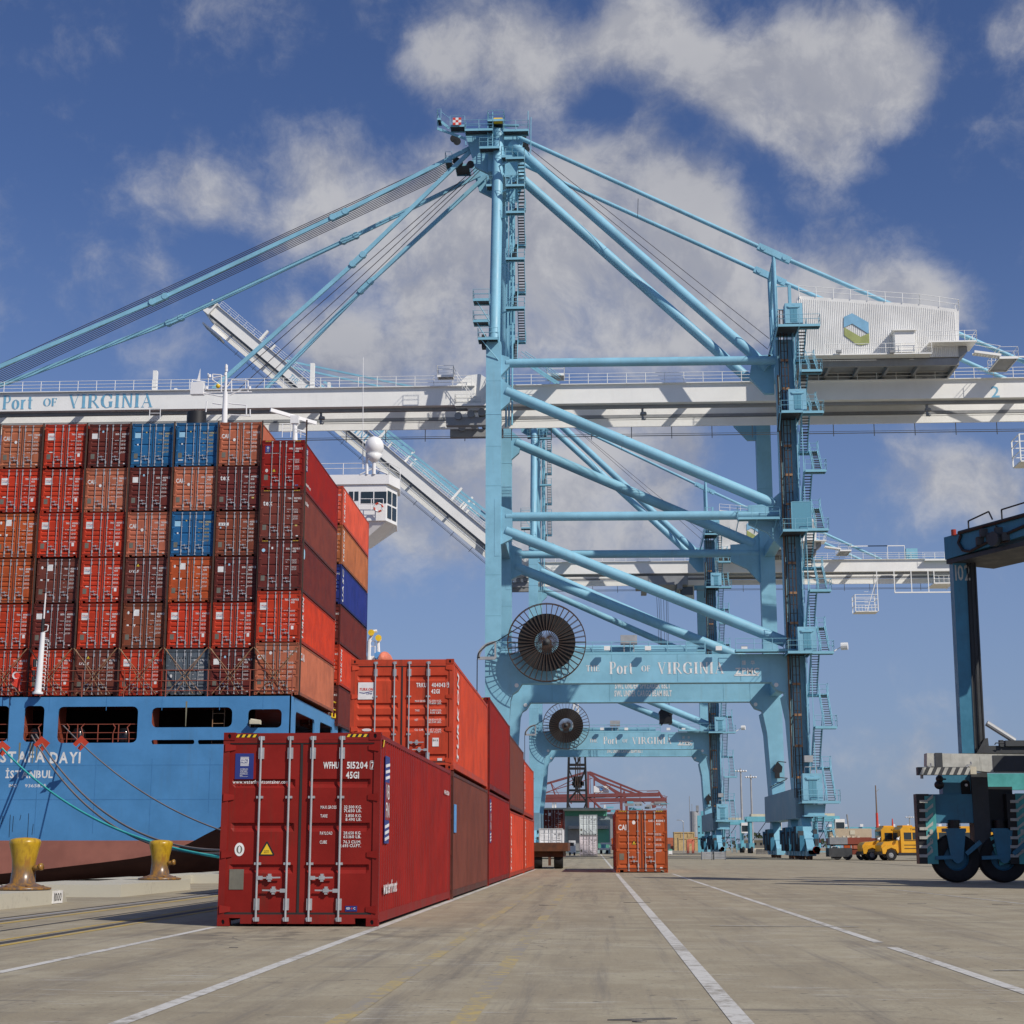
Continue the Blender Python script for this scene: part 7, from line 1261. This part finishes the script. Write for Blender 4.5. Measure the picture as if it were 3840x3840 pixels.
t = wthing('silo', 'grey round silo with a small stack beyond the crates', 'silo', (gp(2607, 700), 700, 0)); a, c = U(2593, 3190, Y=700), U(2622, 3042, Y=700); MB().tube(((a.x+c.x)/2, 704, 0), ((a.x+c.x)/2, 704, c.z), (c.x-a.x)/2, 20).build('shell', 'galvanised', t, smooth='auto'); a = U(2616, 3020, Y=700); MB().box((a.x-.5, 702, c.z), (a.x+.6, 704, a.z)).build('stack', 'grey_steel', t)
t = thing('radio_mast', 'thin twin lattice aerial mast left of the farther crane', 'mast', (gp(2590, 600), 600, 0)); z = U(2590, 2985, Y=600).z; MB().tube((0, 0, 0), (0, 0, z), .12, 5).tube((.9, 0, 0), (.9, 0, z-3), .1, 5).build('pole', 'grey_steel', t)
for x0, x1, nm in ((2632, 2672, 'left'), (2678, 2722, 'right')):
    Y = 130.5; a, c = U(x0, 3220, Y=Y), U(x1, 3198, Y=Y); t = thing('slatted_bin', f'pale slatted metal bin on the quay, {nm} of a pair', 'bin', (a.x, Y, 0), 0, 'slatted bins on the quay'); w_ = c.x-a.x
    for k in range(5): MB().box((0, 0, .08+k*.14), (w_, .04, .19+k*.14)).build('slat', 'galvanised', t); MB().box((0, 1.0, .08+k*.14), (w_, 1.04, .19+k*.14)).build('slat', 'galvanised', t)
    for x in (0, w_-.05): MB().box((x, -.03, 0), (x+.05, 1.07, .8)).build('end_frame', 'grey_steel', t)
# lamp masts and poles
GL = 'tall floodlight masts in the yard'
for px, yt, Y, lab in ((2777, 2882, 420, 'floodlight mast just right of the farther crane, taller of the pair'), (2815, 2905, 440, 'floodlight mast just right of the farther crane, shorter of the pair'), (3410, 3058, 620, 'small far floodlight mast above the yellow buses')):
    a = U(px, yt, Y=Y); t = thing('floodlight_mast', lab, 'lamp post', (a.x, Y, 0), 0, GL); MB().tube((0, 0, 0), (0, 0, a.z), .38, 8, .22).build('pole', 'galvanised', t, smooth='auto'); MB().box((-1.6, -.3, a.z-.9), (1.6, .3, a.z-.6)).build('head_frame', 'galvanised', t)
    for k in range(5): MB().sph((-1.4+k*.7, -.4, a.z-.7), .27, 6).build('lamp', 'white_paint', t)
a = U(2562, 3082, Y=330); t = thing('street_lamp', 'curved street lamp left of the silo', 'lamp post', (a.x, 330, 0)); b = MB(); b.tube((0, 0, 0), (0, 0, a.z), .1, 6); b.pipe([(0, 0, a.z), (-.3, 0, a.z+.3), (-.9, 0, a.z+.4)], .08); b.build('pole', 'galvanised', t); MB().box((-1.4, -.15, a.z+.3), (-.8, .15, a.z+.45)).build('lamp_head', 'grey_steel', t)
a = U(3283, 2945, Y=330); t = thing('utility_pole', 'weathered wooden pole with a red foot above the flat trailer', 'pole', (a.x, 330, 0)); MB().tube((0, 0, 4), (0, 0, a.z), .22, 8, .12).build('pole', 'pole_wood', t); MB().tube((0, 0, 0), (0, 0, 8.5), .38, 8, .26).build('red_foot', 'red_print', t); MB().bar((0, 0, a.z-1.5), (.7, 0, a.z-.8), .1).build('bracket', 'grey_steel', t)
a = U(3346, 3070, Y=300); t = thing('beacon_post', 'short red cone topped post above the buses', 'post', (a.x, 300, 0)); MB().tube((0, 0, 0), (0, 0, a.z), .5, 8, .1).build('post', 'red_print', t)
a = U(3176, 3054, Y=400); t = thing('chimney_pole', 'thin dark leaning pole above the tan box body', 'pole', (a.x, 400, 0)); MB().tube((.8, 0, 0), (0, 0, a.z), .22, 6).build('pole', 'grey_steel', t)
# blue straddle carriers in the yard
def strad(x0, x1, yt, yb, Y, lab, cab=1):
    a, c = U(x0, yb, Y=Y), U(x1, yt, Y=Y); w_ = c.x-a.x; h = c.z; t = thing('yard_carrier', lab, 'straddle carrier', (a.x, Y, 0), 0, 'pale blue straddle carriers working in the yard'); h0 = 1.2
    for x in (.0, w_-.6):
        for y in (0, 3.6): MB().box((x+.1, y, h0), (x+.55, y+.5, h)).build('column', 'yard_blue', t)
        MB().box((x-.2, -1.5, h0-.2), (x+.8, 6, h0+.8)).build('side_beam', 'yard_blue', t)
        for y in (-1, 1, 3.3, 5.3): MB().lathe([(.2, -.2), (.75, -.2), (.75, .2), (.2, .2)], (x+.3, y, .76), 14, 'x').build('wheel', 'black_rubber', t)
    MB().box((-.5, -.2, h-1), (w_+.4, .6, h)).build('top_beam', 'yard_blue', t); MB().box((-.5, 3.4, h-1), (w_+.4, 4.2, h)).build('top_beam', 'yard_blue', t); MB().box((.5, 0, h), (w_-.5, 4, h+.5)).build('machinery', 'cream', t); MB().bar((.8, 2, 2.5), (w_*.7, 2, h-1), .12).build('cable', 'black_paint', t)
    if cab: cb = MB().box((w_-.6, -1.2, h-2.8), (w_+1.2, .4, h-.6)).build('cab', 'white_paint', t); MB().box((w_-.5, -1.23, h-2.5), (w_+1.1, -1.2, h-1.2)).build('window', 'dark_glass', cb)
strad(2812, 2905, 3062, 3190, 300, 'pale blue straddle carrier between the two cranes, framed against the sky'); strad(2712, 2788, 3075, 3188, 330, 'pale blue straddle carrier just right of the farther crane leg'); strad(3060, 3140, 3060, 3190, 290, 'pale blue straddle carrier right of the nearer crane leg, white cab outward')
for k, (px, y0) in enumerate(((2618, 3058), (2632, 3040), (2644, 3015))):
    a, c = U(px, 3185, Y=360+k*4), U(px+11, y0, Y=360); t = thing('gantry_column', f'pale blue gantry column left of the farther crane leg, {["shortest","middle","tallest"][k]} of three', 'gantry', (a.x, 360+k*4, 0), 0, 'pale blue gantry columns'); MB().box((0, 0, 0), (c.x-a.x, .8, c.z)).build('column', 'yard_blue', t); [MB().box((.15, -.03, z_), (.5, 0, z_+.3)).build('bolt_plate', 'black_paint', t) for z_ in (3, 4.4, 5.8)]
# far yard: stacks, blue cranes' girder, tree line
YC = ('red2', 'blue', 'maroon', 'grey', 'salmon', 'white', 'yard', 'orange'); PC['yard'] = (.12, .3, .35); FN = dict(CN, red2='orange red', white='white', yard='teal'); FARM = MB().box((0, 0, 0), (12.2, 2.4, 2.55)).mesh('far_container', 'container_paint')
for k in range(34):
    px = rnd.choice([rnd.uniform(2290, 2620), rnd.uniform(2700, 3010), rnd.uniform(3100, 3900), rnd.uniform(3100, 4300)]); Y = rnd.uniform(620, 800); x = gp(px, Y); h = rnd.choice((1, 1, 2, 2)); 
    for j in range(h):
        col = rnd.choice(YC); put('far_container', FARM, None, (x, Y, j*2.6+.02), color=PC[col], label=f'distant {FN[col]} container in the stacks at the back of the yard', cat='shipping container', group='distant container stacks')
t = wthing('yard_gantry', 'long thin blue yard gantry girder across the horizon at the right with white number boards', 'gantry', (gp(3500, 680), 680, 0)); b = MB(); a, c = U(3100, 3106, Y=680), U(4300, 3100, Y=680); b.bar(a, c, .9, .9); [b.bar((x_, 680, 0), (x_, 680, a.z), .7) for x_ in (a.x+2, a.x+34, a.x+66, a.x+100, a.x+125)]; b.build('girder', 'yard_blue', t)
for px in (3114, 3173, 3232, 3295, 3352, 3408, 3470, 3526): a = U(px, 3100, Y=679); MB().box((a.x-.7, 679, a.z), (a.x+.6, 679.3, a.z+1.1)).build('number_board', 'white_paint', t)
for k, (x0, x1, Y, h) in enumerate(((2280, 2560, 760, 5), (2560, 2800, 800, 7), (2790, 3010, 720, 8), (2800, 3100, 900, 9), (3050, 3600, 820, 9), (3500, 4600, 760, 10))):
    b = MB(); xa, xb_ = gp(x0, Y), gp(x1, Y); rr = random.Random(k)
    for i in range(int((xb_-xa)*7)):
        x = rr.uniform(xa, xb_); hh = h*(.55+.45*math.sin(x*.12+k)**2)*rr.random()**.5; y = Y+rr.uniform(0, 12); s = rr.uniform(.35, .9); a1 = rr.uniform(0, 6.28); a2 = rr.uniform(-1, 1); u = V((math.cos(a1), math.sin(a1), a2))*s; v_ = V((-math.sin(a1)*.5, math.cos(a1)*.5, 1))*s*.8; p = V((x, y, hh)); b.add([p-u, p-v_, p+u, p+v_], [(0, 1, 2, 3)], i % 2)
    b.build('far_tree_line', ['leaf_dark', 'leaf_mid'], kind='stuff')
t = thing('low_building', 'long low pale building under the blue carrier between the cranes', 'building', (gp(2800, 520), 520, 0)); rbox(t, 'wall', 2796, 3150, 2930, 3188, 520, 15, 'cream'); rbox(t, 'roof', 2790, 3144, 2936, 3151, 518, 18, 'grey_steel'); [rbox(t, 'window', x, 3160, x+8, 3170, 519.9, .1, 'dark_glass') for x in range(2806, 2925, 22)]
t = thing('low_building', 'low grey sheds with a red roof far off behind the dark carrier', 'building', (gp(3450, 500), 500, 0)); rbox(t, 'wall', 3420, 3150, 3700, 3188, 500, 15, 'wall_grey'); rbox(t, 'roof', 3415, 3144, 3705, 3151, 498, 18, 'ship_red')
b = MB(); a, c = U(2820, 3205, Y=270), U(2960, 3188, Y=270)
for k in range(5):
    xa = a.x+(c.x-a.x)*k/5; t = thing('concrete_barrier', f'low concrete barrier block beyond the crane feet, {["first","second","third","fourth","fifth"][k]} from the left', 'barrier', (xa, 262+k, 0), 0, 'low concrete barriers'); MB().prism([(0, 0), (.7, 0), (.5, .3), (.4, .9), (.3, .9), (.2, .3)], (0, 0, 0), (0, 1, 0), (0, 0, 1), ((c.x-a.x)/5-.1, 0, 0)).build('block', 'tar', t)
t = thing('service_cart', 'small green and white cart right of the lone orange brown container', 'cart', (gp(2518, 240), 240, 0)); rbox(t, 'tank', 2507, 3190, 2521, 3204, 240, 1.2, 'white_paint'); rbox(t, 'cover', 2507, 3184, 2521, 3190, 240, 1.2, 'wall_green'); rbox(t, 'wheel', 2509, 3203, 2519, 3207, 240, 1.2, 'black_rubber')
